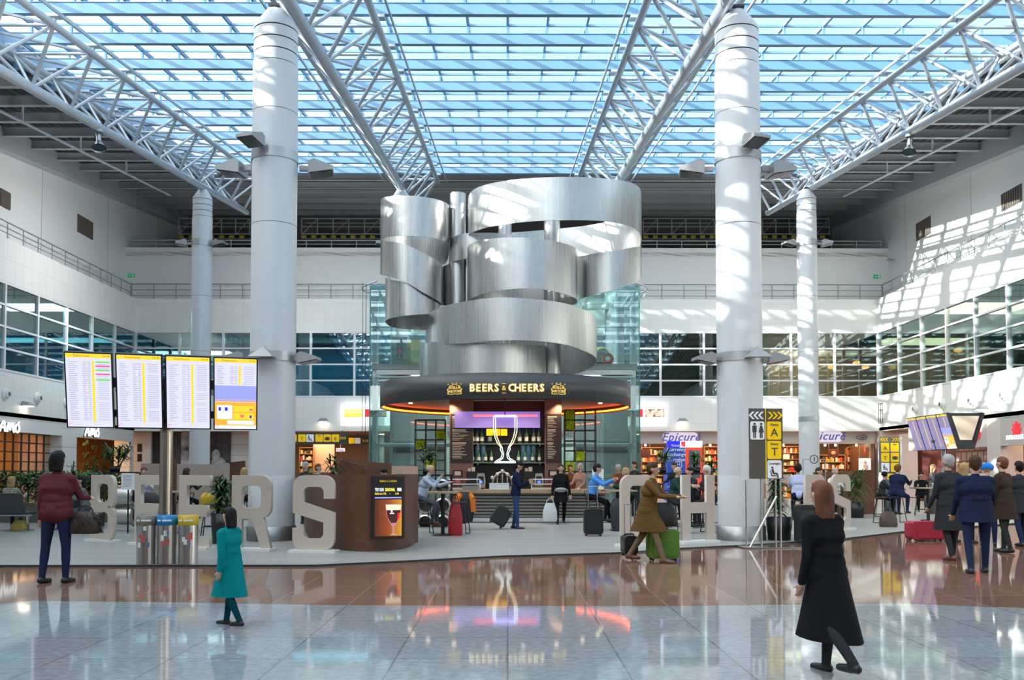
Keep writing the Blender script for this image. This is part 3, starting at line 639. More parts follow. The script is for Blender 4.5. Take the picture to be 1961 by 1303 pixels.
put(curve_mesh([[(-w, 0), (w, 0), (w, h * .6), (w * .55, h * .8), (w * .3, h), (-w * .3, h), (-w * .55, h * .8), (-w, h * .6)]], .08), emis('roof_red', (.85, .03, .03), .8), 'board', t)
put(text_mesh('Rood', .22, .02, .004), WEM, 'lettering', t, (0, -.06, h * .36)); MB().cyl((0, 0, h), (0, 0, ZOP + .02 - z0), .02).build('hanger', GREYM, t)
flat('poster', 1645, 878, 1668, 905, 50.05, emis('pale_poster', (.72, .80, .80), .5), 'pale poster of a figure on the shop end wall', 'poster')
p = at(1657, 890, 50.02); t = [o for o in C.objects if o.get('label', '').startswith('pale poster')][0]; MB().sphere(p + Vector((0, 0, .12)), .09, 8, sc=(1, .15, 1.1)).sphere(p + Vector((0, 0, -.15)), .17, 8, sc=(1, .15, 1)).build('figure', mat('poster_skin', (.6, .42, .36), .5), t, world=True)
p = at(1650, 838, YB + .44); t = thing('shop_sign', 'small oval sign at the right end of the beige fascia', 'sign', p); put(curve_mesh([[(.3 * math.cos(a * PI / 12), .14 * math.sin(a * PI / 12)) for a in range(24)], [(.27 * math.cos(a * PI / 12), .115 * math.sin(a * PI / 12)) for a in range(24)]], .04), DARK, 'ring', t); put(text_mesh('cup', .2, .02), DARK, 'lettering', t)
tag(panel(1668, 850, 1676, 985, YB + .2, 4, WOODD).build('end_wall', WOODD), 'dark brown end wall of the food shop', 'wall panel')
# currency exchange booth
x0, x1, z0, z1 = R(1278, 845, 1345, 905, 46); z0 = 0.03
t = thing('exchange_booth', 'blue and red currency exchange booth below the script sign', 'booth', ((x0 + x1) / 2, 46, z0)); BLU = emis('booth_blue', (0.01, 0.05, 0.36), .6); BL2 = emis('booth_bright_blue', (0.02, 0.02, .62), .9); RDB = emis('booth_red', (.72, .06, .03), .7)
zt = z1; f = lambda px: at(px, 850, 46).x; g = lambda py: at(1300, py, 46).z
MB().bx(x0, f(1312), 46, 47.2, z0, g(857.5)).build('blue_side', BLU, t, world=True)
MB().bx(f(1312), x1, 46, 47.2, z0, g(857.5)).build('red_frame', RDB, t, world=True)
MB().bx(f(1319), f(1340), 45.96, 46.0, 1.2, g(863)).build('counter_window', mat('booth_window', (.12, .16, .22), .15), t, world=True)
MB().bx(x0, f(1302), 45.95, 46.3, g(857), zt).build('header_blue', BL2, t, world=True)
MB().bx(f(1302), x1, 45.95, 46.3, g(857), zt).build('header_white', LBOX, t, world=True)
MB().bx(f(1304), f(1312), 45.93, 45.95, g(856), g(846)).build('header_mark', emis('mark_red', (.8, .02, .08), .9), t, world=True)
put(text_mesh('Travelex', .17, .02, .004), WEM, 'lettering', t, (f(1296) - t.location.x, -.07, g(854) - z0))
put(text_mesh('Currency Exchange', .15, .02), mat('lilac_text', (.55, .5, .8), .5), 'lettering', t, (f(1329) - t.location.x, -.07, g(851) - z0))
put(text_mesh('Currency\nExchange\nTravelex', .26, .02, .004), WEM, 'lettering', t, (f(1295) - t.location.x, -.03, g(871) - z0))
put(curve_mesh([[(-.18, -.16), (.18, -.16), (.18, .16), (-.18, .16)], [(-.15, -.13), (.15, -.13), (.15, .13), (-.15, .13)]], .02), WEM, 'cash_symbol', t, (f(1299) - t.location.x, -.03, g(890) - z0)); put(text_mesh('H', .25, .02), WEM, 'cash_symbol', t, (f(1299) - t.location.x, -.03, g(890) - z0))
# back row, left half: sign beam, warm shop, mural
SGN = mat('sign_anthracite', (0.055, 0.052, 0.055), .45); YSG = mat('sign_yellow', (0.78, 0.50, 0.0), .45, emit=(.8, .5, 0), es=.25); WSG = mat('sign_panel_white', (0.80, 0.80, 0.84), .4, emit=(.8, .8, .84), es=.15)
def tile_icon(t, mt, x, z, s, txt=None, d=-.03, h=None, dark=SGN, tsz=.62, cap=None):
    h = h or s
    put(curve_mesh([rrect(s, h, s * .12)], .02, 'tile'), mt, 'sign_tile', t, (x, d, z))
    if txt: put(text_mesh(txt, h * tsz if h < s * 1.2 else s * tsz, .01), dark, 'lettering', t, (x, d - .015, z - h * .12))
    if cap: put(text_mesh(cap, s * .26, .01), dark, 'lettering', t, (x, d - .015, z + h * .33))
def chevrons(t, mt, x, z, s, d=-.03, n=3, sgn=1, gap=.8):
    for i in range(n):
        w = s * .5; o = i * s * gap
        pts = [(0, w), (s * .28, w), (s * .78, 0), (s * .28, -w), (0, -w), (s * .5, 0)]
        put(curve_mesh([[(sgn * (a + o), b) for a, b in pts]], .02, 'chevron'), mt, 'chevron', t, (x, d, z))
def seat_icon(t, x, z, s, d=-.05, mt=SGN):
    m = MB(); q = s
    m.cyl((x - .18 * q, d, z + .30 * q), (x - .18 * q, d - .01, z + .30 * q), .075 * q, n=10)
    def st(a, b, w): m.bar((x + a[0] * q, d, z + a[1] * q), (x + b[0] * q, d, z + b[1] * q), w * q, .012, up=(0, 1, 0))
    st((-.17, .2), (-.10, -.12), .13); st((-.12, -.10), (.16, -.13), .10); st((.14, -.1), (.25, -.42), .09); st((-.3, .1), (-.24, -.25), .05); st((-.26, -.26), (.1, -.28), .06)
    m.build('lounge_symbol', mt, t)
def person_icon(t, x, z, s, d=-.05, skirt=False, mt=SGN):
    m = MB(); m.cyl((x, d, z + .40 * s), (x, d - .01, z + .40 * s), .07 * s, n=10)
    if skirt: m.add([(x - .06 * s, d, z + .3 * s), (x + .06 * s, d, z + .3 * s), (x + .17 * s, d, z - .12 * s), (x - .17 * s, d, z - .12 * s)], [(3, 2, 1, 0)])
    else: m.add([(x - .13 * s, d, z + .3 * s), (x + .13 * s, d, z + .3 * s), (x + .13 * s, d, z - .1 * s), (x - .13 * s, d, z - .1 * s)], [(3, 2, 1, 0)])
    m.bar((x - .05 * s, d, z - .1 * s), (x - .05 * s, d, z - .45 * s), .06 * s, .012, up=(0, 1, 0)); m.bar((x + .05 * s, d, z - .1 * s), (x + .05 * s, d, z - .45 * s), .06 * s, .012, up=(0, 1, 0)); m.build('toilet_symbol', mt, t)
def case_icon(t, x, z, s, d=-.05):
    MB().bx(x - .22 * s, x + .22 * s, d - .01, d, z - .3 * s, z + .14 * s).bx(x - .34 * s, x - .26 * s, d - .01, d, z - .26 * s, z + .1 * s).bx(x + .26 * s, x + .34 * s, d - .01, d, z - .26 * s, z + .1 * s).build('baggage_symbol', SGN, t)
Y = YB - .5; x0, x1, z0, z1 = R(480, 828, 665, 851, Y); zc = (z0 + z1) / 2; hh = z1 - z0; s = 14.5 * Y / F
t = thing('sign_beam', 'long dark gate sign with yellow squares over the left shop entrance', 'sign', (at(572, 840, Y).x, Y, zc))
MB().bx(x0, x1, Y, Y + .25, z0, z1).build('sign_board', SGN, t, world=True)
ox = t.location.x; X = lambda px: at(px, 840, Y).x - ox
tile_icon(t, YSG, X(561), 0, s, 'A'); tile_icon(t, YSG, X(578.5), 0, s, 'T'); tile_icon(t, WSG, X(594), 0, s); seat_icon(t, X(594), 0, s); tile_icon(t, YSG, X(611.5), 0, s, cap='Exit'); tile_icon(t, YSG, X(627), 0, s); case_icon(t, X(627), 0, s); tile_icon(t, YSG, X(642.5), 0, s, 'B'); chevrons(t, YSG, X(651), 0, s * .34)
MB().cyl((X(500), .1, hh / 2), (X(500), .1, ZOP - zc), .03).cyl((X(655), .1, hh / 2), (X(655), .1, ZOP - zc), .03).build('hanger', DARK, t)
Y = YB + 2; x0, x1, z0, z1 = R(668, 837, 706, 852, Y); zc = (z0 + z1) / 2; s = 11 * Y / F
t = thing('sign_beam', 'short dark gate sign deeper in the passage beside the glass tower', 'sign', (at(672, 844, Y).x, Y, zc)); ox = t.location.x; X = lambda px: at(px, 844, Y).x - ox
MB().bx(x0, x1, Y, Y + .2, z0, z1).build('sign_board', SGN, t, world=True); tile_icon(t, YSG, X(673.5), 0, s); tile_icon(t, WSG, X(685), 0, s); chevrons(t, YSG, X(694), 0, s * .45)
MB().cyl((X(684), .1, .1), (X(684), .1, ZOP - zc), .03).build('hanger', DARK, t)
shelf(573, 600, 858, 905, 53, 4, 'bright lit sweet kiosk shelf behind the left corten seat', 7)
tag(panel(563, 852, 572, 905, 52.5, 3, SHOPW).panel if False else panel(600, 850, 640, 905, 53.6, .2, SHOPW).build('partition', mat('peach_wall', (.66, .45, .32), .6)), 'peach coloured partition behind the small palm', 'partition')
area('shop_lamp', (-11, 52.2, ZOP - .1), 3.0, 170, (1, 0.66, 0.4), sy=2.0); area('shop_lamp', (0, 52, ZOP - .1), 9.0, 240, (1, 0.96, 0.9), sy=1.5)
p = at(652, 862, 53); t = thing('shop_sign', 'small lilac lit sign inside the left shop', 'sign', p); MB().bx(-.26, .26, 0, .05, -.1, .1).build('board', HALO, t); MB().cyl((0, .03, .1), (0, .03, ZOP + .02 - p.z), .015, n=6).build('hanger', GREYM, t); put(text_mesh('Relay', .2, .02), SIGNB, 'lettering', t, (0, -.02, 0))
tag(MB().bx(-6.2, 6.6, 53.5, 53.7, .03, ZOP).build('wall_panel', mat('pale_passage', (.62, .68, .68), .5)), 'pale wall seen through the glass lift hall', 'wall panel')
# dark mural and white cladding at the left rear
def wpanel(px0, px1, py0, Y, mt, name, lab, d=.15):
    x0, x1, z0, z1 = R(px0, py0, px1, 960, Y); return tag(MB().bx(x0, x1, Y, Y + d, 0.03, z1).build(name, mt), lab, 'wall panel')
wpanel(285, 303, 828, 51.5, mat('mural_black', (.03, .03, .035), .6), 'wall_panel', 'black wall panel left of the departure board pole', .2)
wpanel(303, 326, 828, 51.7, PILW, 'wall_panel', 'white wall panel behind the departure board pole')
wpanel(326, 347, 828, 51.6, DGREY, 'wall_panel', 'dark photo mural strip just right of the board pole')
wpanel(347, 368, 828, 51.5, mat('mural_grey', (.38, .38, .42), .6, noise=(2.2, .8)), 'wall_panel', 'grey photo mural strip left of the slim left column')
mu = wpanel(398, 440, 826, 51.5, DGREY, 'wall_panel', 'dark wall mural with a pale rock shape right of the slim left column')
a = at(418, 890, 51.45); MB().sphere(a, .45, 12, sc=(1, .05, 1.0)).sphere(a + Vector((-.15, 0, .5)), .3, 12, sc=(.8, .05, 1.3)).sphere(a + Vector((.35, 0, -.2)), .4, 12, sc=(1.2, .05, .8)).build('rock_motif', mat('mural_pale', (.42, .42, .44), .6, noise=(6, .4)), mu)
wpanel(440, 482, 826, 51.6, tiles('white_tile_wall', (.78, .79, .80), 3, .62, (.5, .5, .52), .02, .4, .01, axes='XZ'), 'wall_panel', 'white tiled wall panel beside the left thick column')
tag(MB().bx(at(250, 850, 51).x, at(285, 850, 51).x, 51.3, 51.5, .03, ZOP).build('wall_panel', PILW), 'white wall panel with two black screens at the rear left corner', 'wall panel')
for k, (a, b) in enumerate(((850, 866), (870, 884))): flat('display_screen', 263, a, 271, b, 51.25, BLACK, ('upper', 'lower')[k] + ' small black screen on the white panel at the rear left corner', 'screen')
# left shop row (side wall at -XW)
def sidebox(px0, px1, z0, z1, sgn, X0, X1):
    ya = atx(px0, 850, sgn * X0).y; yb = atx(px1, 850, sgn * X0).y; return MB().bx(sgn * X0, sgn * X1, ya, yb, z0, z1)
ZF = atx(60, 832, -21.6).z
for a, b, lab in ((-120, 119, 'white fascia of the cafe at the left picture edge'), (147, 249, 'white fascia of the cafe behind the departure board')): tag(sidebox(a, b, ZF, ZOP - .003, -1, 21.03, 21.35).build('shop_fascia', PILW), lab, 'fascia')
for a, b, lab in ((119, 147, 'white clad pillar between the two cafe fronts'), (249, 256, 'white clad pillar at the rear end of the left shop row')): tag(sidebox(a, b, .03, ZOP, -1, 21.03, 21.9).build('pillar', tiles('pillar_clad', (.78, .79, .80), 4, .9, (.5, .5, .52), .02, .4, .01, axes='YZ')), lab, 'pillar')
def amo(px, py, lab):
    p = atx(px, py, -20.98); t = thing('shop_sign', lab, 'sign', p, PI / 2); pts = []
    def stroke(ps, r=.045): b.tube([Vector((x, -.04, z)) for x, z in ps], r, 8)
    b = MB()
    stroke([(-.75, -.22), (-.62, .05), (-.50, .2), (-.42, .2), (-.38, .0), (-.36, -.22)]); stroke([(-.66, -.06), (-.38, -.02)])
    stroke([(-.20, -.22), (-.16, .02), (-.08, .16), (0, .12), (.02, -.15)]); stroke([(.02, -.1), (.1, .1), (.2, .16), (.26, .08), (.26, -.15), (.34, -.22)])
    stroke([(.58 + .15 * math.cos(a), -.04 + .17 * math.sin(a)) for a in [i * PI / 6 for i in range(13)]]); stroke([(.62, .16), (.7, .24)])
    b.build('lettering', mat('amo_white', (.9, .9, .9), .4, emit=(1, 1, 1), es=.8), t)
    m2 = MB()
    for v in b.v: pass
    s = MB(); s.v = [(x, y + .05, z - .025) for x, y, z in b.v]; s.f = b.f; s.m = b.m; s.sm = b.sm; s.build('letter_back', DARK, t); return t
amo(17, 818, 'white cafe sign lettering at the left picture edge'); amo(175, 828, 'white cafe sign lettering just left of the departure board pole')
tag(sidebox(-60, 249, .03, ZOP, -1, 25.5, 25.7).build('wall_panel', AMOW), 'glowing orange rear wall of the cafe on the left', 'wall panel')
for y in (38, 44, 48): area('cafe_lamp', (-23.6, y, ZOP - .1), 2.0, 110, (1, 0.58, 0.25), sy=1.5)
# gridded glazing of the near cafe front
ya = atx(-60, 850, -21.6).y; yb = atx(117, 850, -21.6).y - .3
t = thing('grid_screen', 'black gridded glass front of the cafe at the left edge', 'glass front', (-21.6, ya, .03)); m = MB(); n = 11
for i in range(n + 1): m.bx(-.03, .03, (yb - ya) * i / n - .025, (yb - ya) * i / n + .025, 0, ZF)
for k in range(6): m.bx(-.03, .03, 0, yb - ya, ZF - .05 - .42 * k, ZF - .42 * k)
m.build('grid', DARK, t); MB().bx(-.005, .005, 0, yb - ya, 0, ZF).build('pane', glass('cafe_glass', (.8, .82, .82), .08), t)
# hanging strings of dark planters in the second front
VINE = mat('dark_vine', (.03, .05, .02), .7)
for i, px in enumerate((165, 182, 199, 217, 233)):
    y = atx(px, 850, -23.2).y; t = thing('hanging_planter', 'string of dark plant pots hanging in the orange cafe front, %s' % ('nearest the white pillar', 'second from the white pillar', 'in the middle', 'second from the rear end', 'at the rear end')[i], 'hanging planter', (-23.2, y, ZOP), group='plant strings in the orange cafe')
    MB().cyl((0, 0, 0), (0, 0, -3.0), .012, n=5).build('cord', DARK, t)
    for k in range(4):
        b = MB(); z = -.75 - .62 * k - .15 * (i % 2); b.lathe([(.0, -.12), (.12, -.1), (.15, .08)], 10, (0, 0, z)); 
        rg = random.Random(i * 9 + k)
        for q in range(9): a = rg.random() * 6.28; b.sphere((.14 * math.cos(a), .14 * math.sin(a), z + rg.uniform(-.15, .12)), .07, 6)
        b.build('plant_pot', VINE, t)
# right shop row (side wall at +XW)
for a, b, lab in ((1915, 2100, 'grey fascia with a red star at the right picture edge'), (1740, 1893, 'grey fascia behind the tilted screens')): tag(sidebox(a, b, atx(1930, 855, 21.6).z, ZOP - .003, 1, 21.03, 21.35).build('shop_fascia', mat('grey_fascia', (.52, .49, .47), .5)), lab, 'fascia')
tag(sidebox(1890, 1916, .03, ZOP, 1, 21.03, 22.0).build('pillar', mat('stone_pillar', (.60, .57, .54), .4)), 'pale stone pillar between the two right shop fronts', 'pillar')
tag(sidebox(1676, 1689, .03, ZOP, 1, 21.03, 22.0).build('pillar', mat('stone_pillar2', (.66, .63, .60), .4)), 'pale stone pillar at the right rear corner behind the yellow sign', 'pillar')
tag(sidebox(1719, 1757, .03, ZOP, 1, 24, 24.2).build('wall_panel', emis('glowing_corridor', (.9, .78, .72), .35)), 'self-glowing pinkish corridor wall right of the yellow sign', 'wall panel')  # wall emits a little itself in place of the corridor's lighting
tag(sidebox(1757, 1830, .03, ZOP, 1, 23.5, 23.7).build('wall_panel', mat('dark_red_wall', (.10, .03, .03), .5)), 'dark red wall behind the pole of the tilted screens', 'wall panel')
LAT = tiles('lattice_panel', (.62, .50, .46), .5, .5, (.25, .12, .10), .05, .3, .2, axes='YZ', off=.5)
tag(sidebox(1830, 1889, 1.0, atx(1860, 843, 21.7).z, 1, 21.9, 22.0).build('wall_panel', LAT), 'pink and white lattice panel below the tilted screens', 'wall panel')
tag(sidebox(1925, 2100, .03, ZOP, 1, 24.5, 24.7).build('wall_panel', mat('brown_shop_wall', (.12, .06, .04), .5)), 'brown shop interior wall at the right picture edge', 'wall panel')
STAR = emis('star_red', (.75, .02, .03), .9)
for px, py, lab in ((1946, 823, 'red star emblem on the grey fascia at the right picture edge'), (1870, 830, 'red star emblem half hidden by the tilted screens')):
    p = atx(px, py, 20.98); t = thing('star_emblem', lab, 'emblem', p, -PI / 2); st = []
    for i in range(16): a = i * PI / 8; r = .34 if i % 2 == 0 else .20; st.append((r * math.cos(a), r * math.sin(a)))
    put(curve_mesh([st], .06), STAR, 'star', t); 
p = atx(1943, 838, 20.9); t = thing('shop_sign', 'white lettering below the red star at the right edge', 'sign', p, -PI / 2); put(text_mesh('MAROLLES', .26, .03, .004), emis('sign_white_lit', (.95, .95, 1), .9), 'lettering', t)
for y in (36, 43, 48): area('shop_lamp', (23.2, y, ZOP - .1), 2.0, 110, (1, 0.66, 0.45), sy=1.5)
p = atx(1688, 792, XW - .02); t = thing('wall_grille', 'dark wire frame hung on the right wall band by the corner', 'frame', p, -PI / 2)
m = MB()
for x in (-.25, .0, .25): m.bar((x, -.05, -.55), (x, -.05, .55), .03, .03)
for z in (-.55, .2, .55): m.bar((-.25, -.05, z), (.25, -.05, z), .03, .03)
m.build('wire_frame', DARK, t)
# ================================================================ steel ribbon sculpture
YC = 30.9
BRUSH = mat('brushed_steel', (0.58, 0.57, 0.56), 0.30, 1.0, aniso=0.0)
def brushed():
    m = BRUSH; n = m.node_tree.nodes; l = m.node_tree.links; b = n['Principled BSDF']
    t = n.new('ShaderNodeTexCoord'); mp = n.new('ShaderNodeMapping'); mp.inputs['Scale'].default_value = (18, 18, 0.15); x = n.new('ShaderNodeTexNoise'); x.inputs['Scale'].default_value = 2.0; x.inputs['Detail'].default_value = 8
    l.new(t.outputs['Object'], mp.inputs[0]); l.new(mp.outputs[0], x.inputs['Vector'])
    r = n.new('ShaderNodeMapRange'); r.inputs['From Min'].default_value = .3; r.inputs['From Max'].default_value = .7; r.inputs['To Min'].default_value = .24; r.inputs['To Max'].default_value = .38; l.new(x.outputs[0], r.inputs['Value']); l.new(r.outputs[0], b.inputs['Roughness'])
    pass
brushed()
zc_bot = at(730, 781, 30.3).z; zc_top = at(730, 737, 30.3).z
scu = thing('ribbon_sculpture', 'tall sculpture of looping brushed steel ribbons on top of the bar canopy', 'sculpture', (at(968, 700, YC).x, YC, zc_top))
def interp(ctrl, a):
    xs = [c[0] for c in ctrl]
    i = max(0, min(len(xs) - 2, next((k for k in range(len(xs) - 1) if a <= xs[k + 1]), len(xs) - 2)))
    def cr(j):
        p1, p2 = ctrl[i][j], ctrl[i + 1][j]; h = xs[i + 1] - xs[i]; t = (a - xs[i]) / h
        m1 = (ctrl[i + 1][j] - ctrl[i - 1][j]) / (xs[i + 1] - xs[i - 1]) * h if i > 0 else (p2 - p1)
        m2 = (ctrl[i + 2][j] - ctrl[i][j]) / (xs[i + 2] - xs[i]) * h if i + 2 < len(xs) else (p2 - p1)
        return (2 * t ** 3 - 3 * t * t + 1) * p1 + (t ** 3 - 2 * t * t + t) * m1 + (-2 * t ** 3 + 3 * t * t) * p2 + (t ** 3 - t * t) * m2
    return cr(1), cr(2)
def ribbon(cpx, rpx, yc, ctrl, th=0.035, floor=-1):
    xc = at(cpx, 600, yc).x; r = rpx * yc / F
    zc = []
    for a, yt, yb in ctrl:
        Y = yc - r * math.cos(math.radians(a)); zc.append((a, at(cpx, yt, Y).z, max(floor, at(cpx, yb, Y).z)))
    zc.sort(); a0, a1 = zc[0][0], zc[-1][0]; n = max(12, int((a1 - a0) / 3)); vs = []
    for i in range(n + 1):
        a = a0 + (a1 - a0) * i / n; zt, zb_ = interp(zc, a); s_, c_ = math.sin(math.radians(a)), math.cos(math.radians(a))
        for rr in (r, r - th):
            vs.append((xc + rr * s_, yc - rr * c_, zt)); vs.append((xc + rr * s_, yc - rr * c_, zb_))
    m = MB(); fo, fe = [], []
    for i in range(n):
        k = 4 * i; j = k + 4
        fo += [(k, k + 1, j + 1, j), (k + 2, j + 2, j + 3, k + 3)]; fe += [(k, j, j + 2, k + 2), (k + 1, k + 3, j + 3, j + 1)]
    m.add(vs, fo, 0, True); m.add(vs, fe + [(0, 2, 3, 1), (4 * n, 4 * n + 1, 4 * n + 3, 4 * n + 2)], 0)
    return m.build('ribbon', BRUSH, scu, world=True)
ribbon(1062, 167, YC, [(-92, 388, 458), (-75, 370, 449), (-60, 359, 441), (-30, 345, 428), (0, 339, 422), (30, 342, 424), (60, 353, 437), (75, 366, 450), (90, 388, 472), (110, 406, 494), (135, 424, 510), (180, 440, 524), (225, 447, 530), (250, 450, 532)])
ribbon(1167, 62, YC, [(-90, 492, 575), (-60, 490, 571), (-40, 487, 566), (0, 481, 556), (40, 474, 543), (90, 470, 528)])
ribbon(794, 66, YC, [(-90, 387, 461), (-60, 379, 456), (-30, 375, 452), (0, 375, 452), (30, 379, 455), (60, 386, 461), (90, 394, 468), (120, 400, 505), (180, 405, 500), (240, 398, 478), (269, 388, 462)])
ribbon(788, 60, YC - .1, [(-90, 461, 524), (-50, 462, 529), (-10, 467, 538), (30, 486, 562), (60, 500, 576), (90, 513, 586)])
ribbon(870, 24, YC + .1, [(-270, 495, 582), (-180, 503, 584), (-90, 512, 586)])
ribbon(925, 66, YC + .6, [(-90, 467, 507), (-50, 452, 500), (-27, 447, 495), (0, 446, 492), (40, 448, 492), (80, 455, 495)])
ribbon(792, 54, YC - .05, [(-260, 565, 633), (-220, 560, 633), (-180, 555, 632), (-120, 540, 626), (-90, 533, 618), (-20, 540, 606), (30, 555, 602), (60, 570, 601), (90, 590, 600)])
ribbon(1000, 106, YC - 1.0, [(-90, 478, 582), (-58, 464, 569), (-25, 456, 557), (10, 456, 553), (48, 467, 564), (80, 478, 575), (90, 484, 580), (135, 495, 590), (180, 498, 592), (225, 495, 592), (268, 480, 583)])
ribbon(979, 164, YC, [(-92, 620, 666), (-58, 593, 660), (-31, 578, 658), (-8, 570, 652), (14, 573, 653), (37, 582, 661), (53, 593, 672), (83, 613, 690), (90, 618, 694), (105, 626, 704), (120, 632, 713), (140, 638, 722), (180, 640, 727), (215, 640, 727)])
ribbon(925, 121, YC - .2, [(-150, 664, 745), (-90, 660, 742), (-37, 655, 738), (0, 657, 737), (45, 661, 738), (90, 663, 742), (150, 664, 745)], floor=zc_top + .004)
def pole(px, rpx, Y, yt):
    a = at(px, yt, Y); MB().cyl((a.x, Y, a.z), (a.x, Y, zc_top + .002), rpx * Y / F, n=24).build('post', BRUSH, scu, world=True)
pole(877, 15.5, YC + .25, 372); pole(967, 13, YC + 1.6, 425); pole(1057, 15.5, YC + .4, 405)
# ================================================================ bar canopy
CXB = at(968, 780, YC).x; RB = 4.33
CAN = mat('canopy_anthracite', (0.060, 0.060, 0.064), 0.38, spec=.5); CANU = mat('canopy_underside', (0.030, 0.024, 0.022), 0.35)
LED = mat('led_orange', (1, .3, .05), .5, emit=(1.0, 0.13, 0.015), es=7.0)
can = thing('bar_canopy', 'round dark canopy over the bar with glowing orange rim and gold lettering', 'canopy', (CXB, YC, zc_bot))
HC = zc_top - zc_bot
MB().lathe([(RB - .05, 0), (RB, 0), (RB, HC), (RB - .05, HC), (RB - .05, 0)], 96).build('fascia', CAN, can)
MB().lathe([(0.01, HC - .02), (RB - .05, HC - .02)], 64).build('top_deck', CAN, can); MB().lathe([(0.01, .2), (RB - .05, .2)], 64, smooth=False).build('underside', CANU, can)
MB().lathe([(RB - .10, .045), (RB - .06, .045), (RB - .06, .10), (RB - .10, .10), (RB - .10, .045)], 96).build('led_strip', LED, can)
for i in range(10):
    a = -PI / 2 + (i - 4.5) * .34; MB().cyl((3.3 * math.cos(a), 3.3 * math.sin(a), .199), (3.3 * math.cos(a), 3.3 * math.sin(a), .17), .07, n=12).build('downlight', mat('downlight', (1, .9, .7), .5, emit=(1, .8, .55), es=3.0), can)
LGOLD = mat('letter_gold', (.75, .50, .12), .35, emit=(.9, .6, .15), es=.35); LFACE = mat('letter_face', (1, .95, .85), .4, emit=(1, .93, .75), es=.95)
def on_fascia(px, py): # angle on the front of the drum for a pixel column
    Y = YC - RB
    for _ in range(8):
        x = at(px, py, Y).x - CXB; Y = YC - math.sqrt(max(0, RB * RB - x * x))
    return at(px, py, Y)
def fascia_letters(txt, px0, px1, py, hpx, name, parent, sub=True):
    n = len(txt)
    for i, ch in enumerate(txt):
        px = px0 + (px1 - px0) * (i + .5) / n; p = on_fascia(px, py); a = math.asin((p.x - CXB) / RB); h = hpx * p.y / F
        me = text_mesh(ch, h * 1.38, .05, .014, sx=.92); nrm = Vector((math.sin(a), -math.cos(a), 0))
        o = put(me, LGOLD, name, parent, p - can.location + nrm * .03, (0, 0, a))
        me2 = text_mesh(ch, h * 1.30, .02, -.006, sx=.90); put(me2, LFACE, 'letter_face', o, (0, -.03, 0))
fascia_letters('BEERS', 899, 957, 744, 15, 'letter', can); fascia_letters('CHEERS', 974, 1043, 744, 15, 'letter', can)
p = on_fascia(965, 744); put(text_mesh('&', .20, .04, .004), LGOLD, 'letter', can, p - can.location + Vector((0, -.03, 0)))
MB().bx(-.06, .06, -.03, 0, -.15, -.135).bx(-.06, .06, -.03, 0, .135, .15).build('letter_rule', LGOLD, can).location = p - can.location
for px in (871, 1069):                                    # gold brewery cartouches either side of the lettering
    p = on_fascia(px, 746); a = math.asin((p.x - CXB) / RB); o = thing('emblem', None, None); o.parent = can; o.location = p - can.location; o.rotation_euler = (0, 0, a)
    def cart(s): return [(x * s, z * s) for x, z in [(-.24, -.15), (-.1, -.16), (0, -.145), (.1, -.16), (.24, -.15), (.22, -.07), (.25, .0), (.19, .05), (.17, .11), (.08, .13), (.04, .17), (0, .155), (-.04, .17), (-.08, .13), (-.17, .11), (-.19, .05), (-.25, .0), (-.22, -.07)]]
    put(curve_mesh([cart(1.0), cart(.88)], .03), LGOLD, 'emblem_frame', o, (0, -.02, 0))
    put(text_mesh('STELLA', .105, .02, .003), LGOLD, 'lettering', o, (0, -.02, .045)); put(text_mesh('ARTOIS', .115, .02, .003), LGOLD, 'lettering', o, (0, -.02, -.065))
    m = MB(); 
    for k in range(4): m.box((-.21 + .14 * k, -.02, .20 - .03 * abs(k - 1.5)), (.03, .02, .03))
    m.build('emblem_dots', LGOLD, o)
# ================================================================ bar
BW = mat('bar_oak', (.42, .28, .16), .4, noise=(4, .15, (1, 8, 1))); SLAT = mat('bar_slats', (.20, .185, .165), .45); STEP = mat('bar_step', (.58, .55, .55), .4)
yb = 26.2; xl = at(861, 940, yb).x; xr = at(1165, 940, yb).x; zt = at(980, 938, yb).z; zt0 = at(980, 945, yb).z
bar = thing('bar_counter', 'long bar counter with oak top and grey slatted front', 'bar counter', ((xl + xr) / 2, yb + .4, PLZ))
MB().bx(xl - .05, xr + .05, yb, yb + .8, zt0, zt).build('worktop', BW, bar, world=True)
MB().bx(xl + .1, xr - .1, yb + .18, yb + .7, PLZ, zt0).build('body', mat('bar_body', (.06, .055, .05), .5), bar, world=True)
zs = at(980, 992, yb).z; slm = MB().bx(xl + .05, xr - .05, 0, .03, -.03, .03).mesh('slat', SLAT)
ns = 8
for i in range(ns): link('slat', slm, bar, (-bar.location.x, yb + .13 - bar.location.y, zs + .04 + (zt0 - .05 - zs) * i / (ns - 1) * .98 - PLZ))
MB().bx(xl - .3, xr + .3, yb - .35, yb + .2, PLZ, .15).build('step', STEP, bar, world=True)
MB().bx(xl - .3, xr + .3, yb - .37, yb - .35, PLZ + .02, .06).build('step_trim', DARK, bar, world=True)
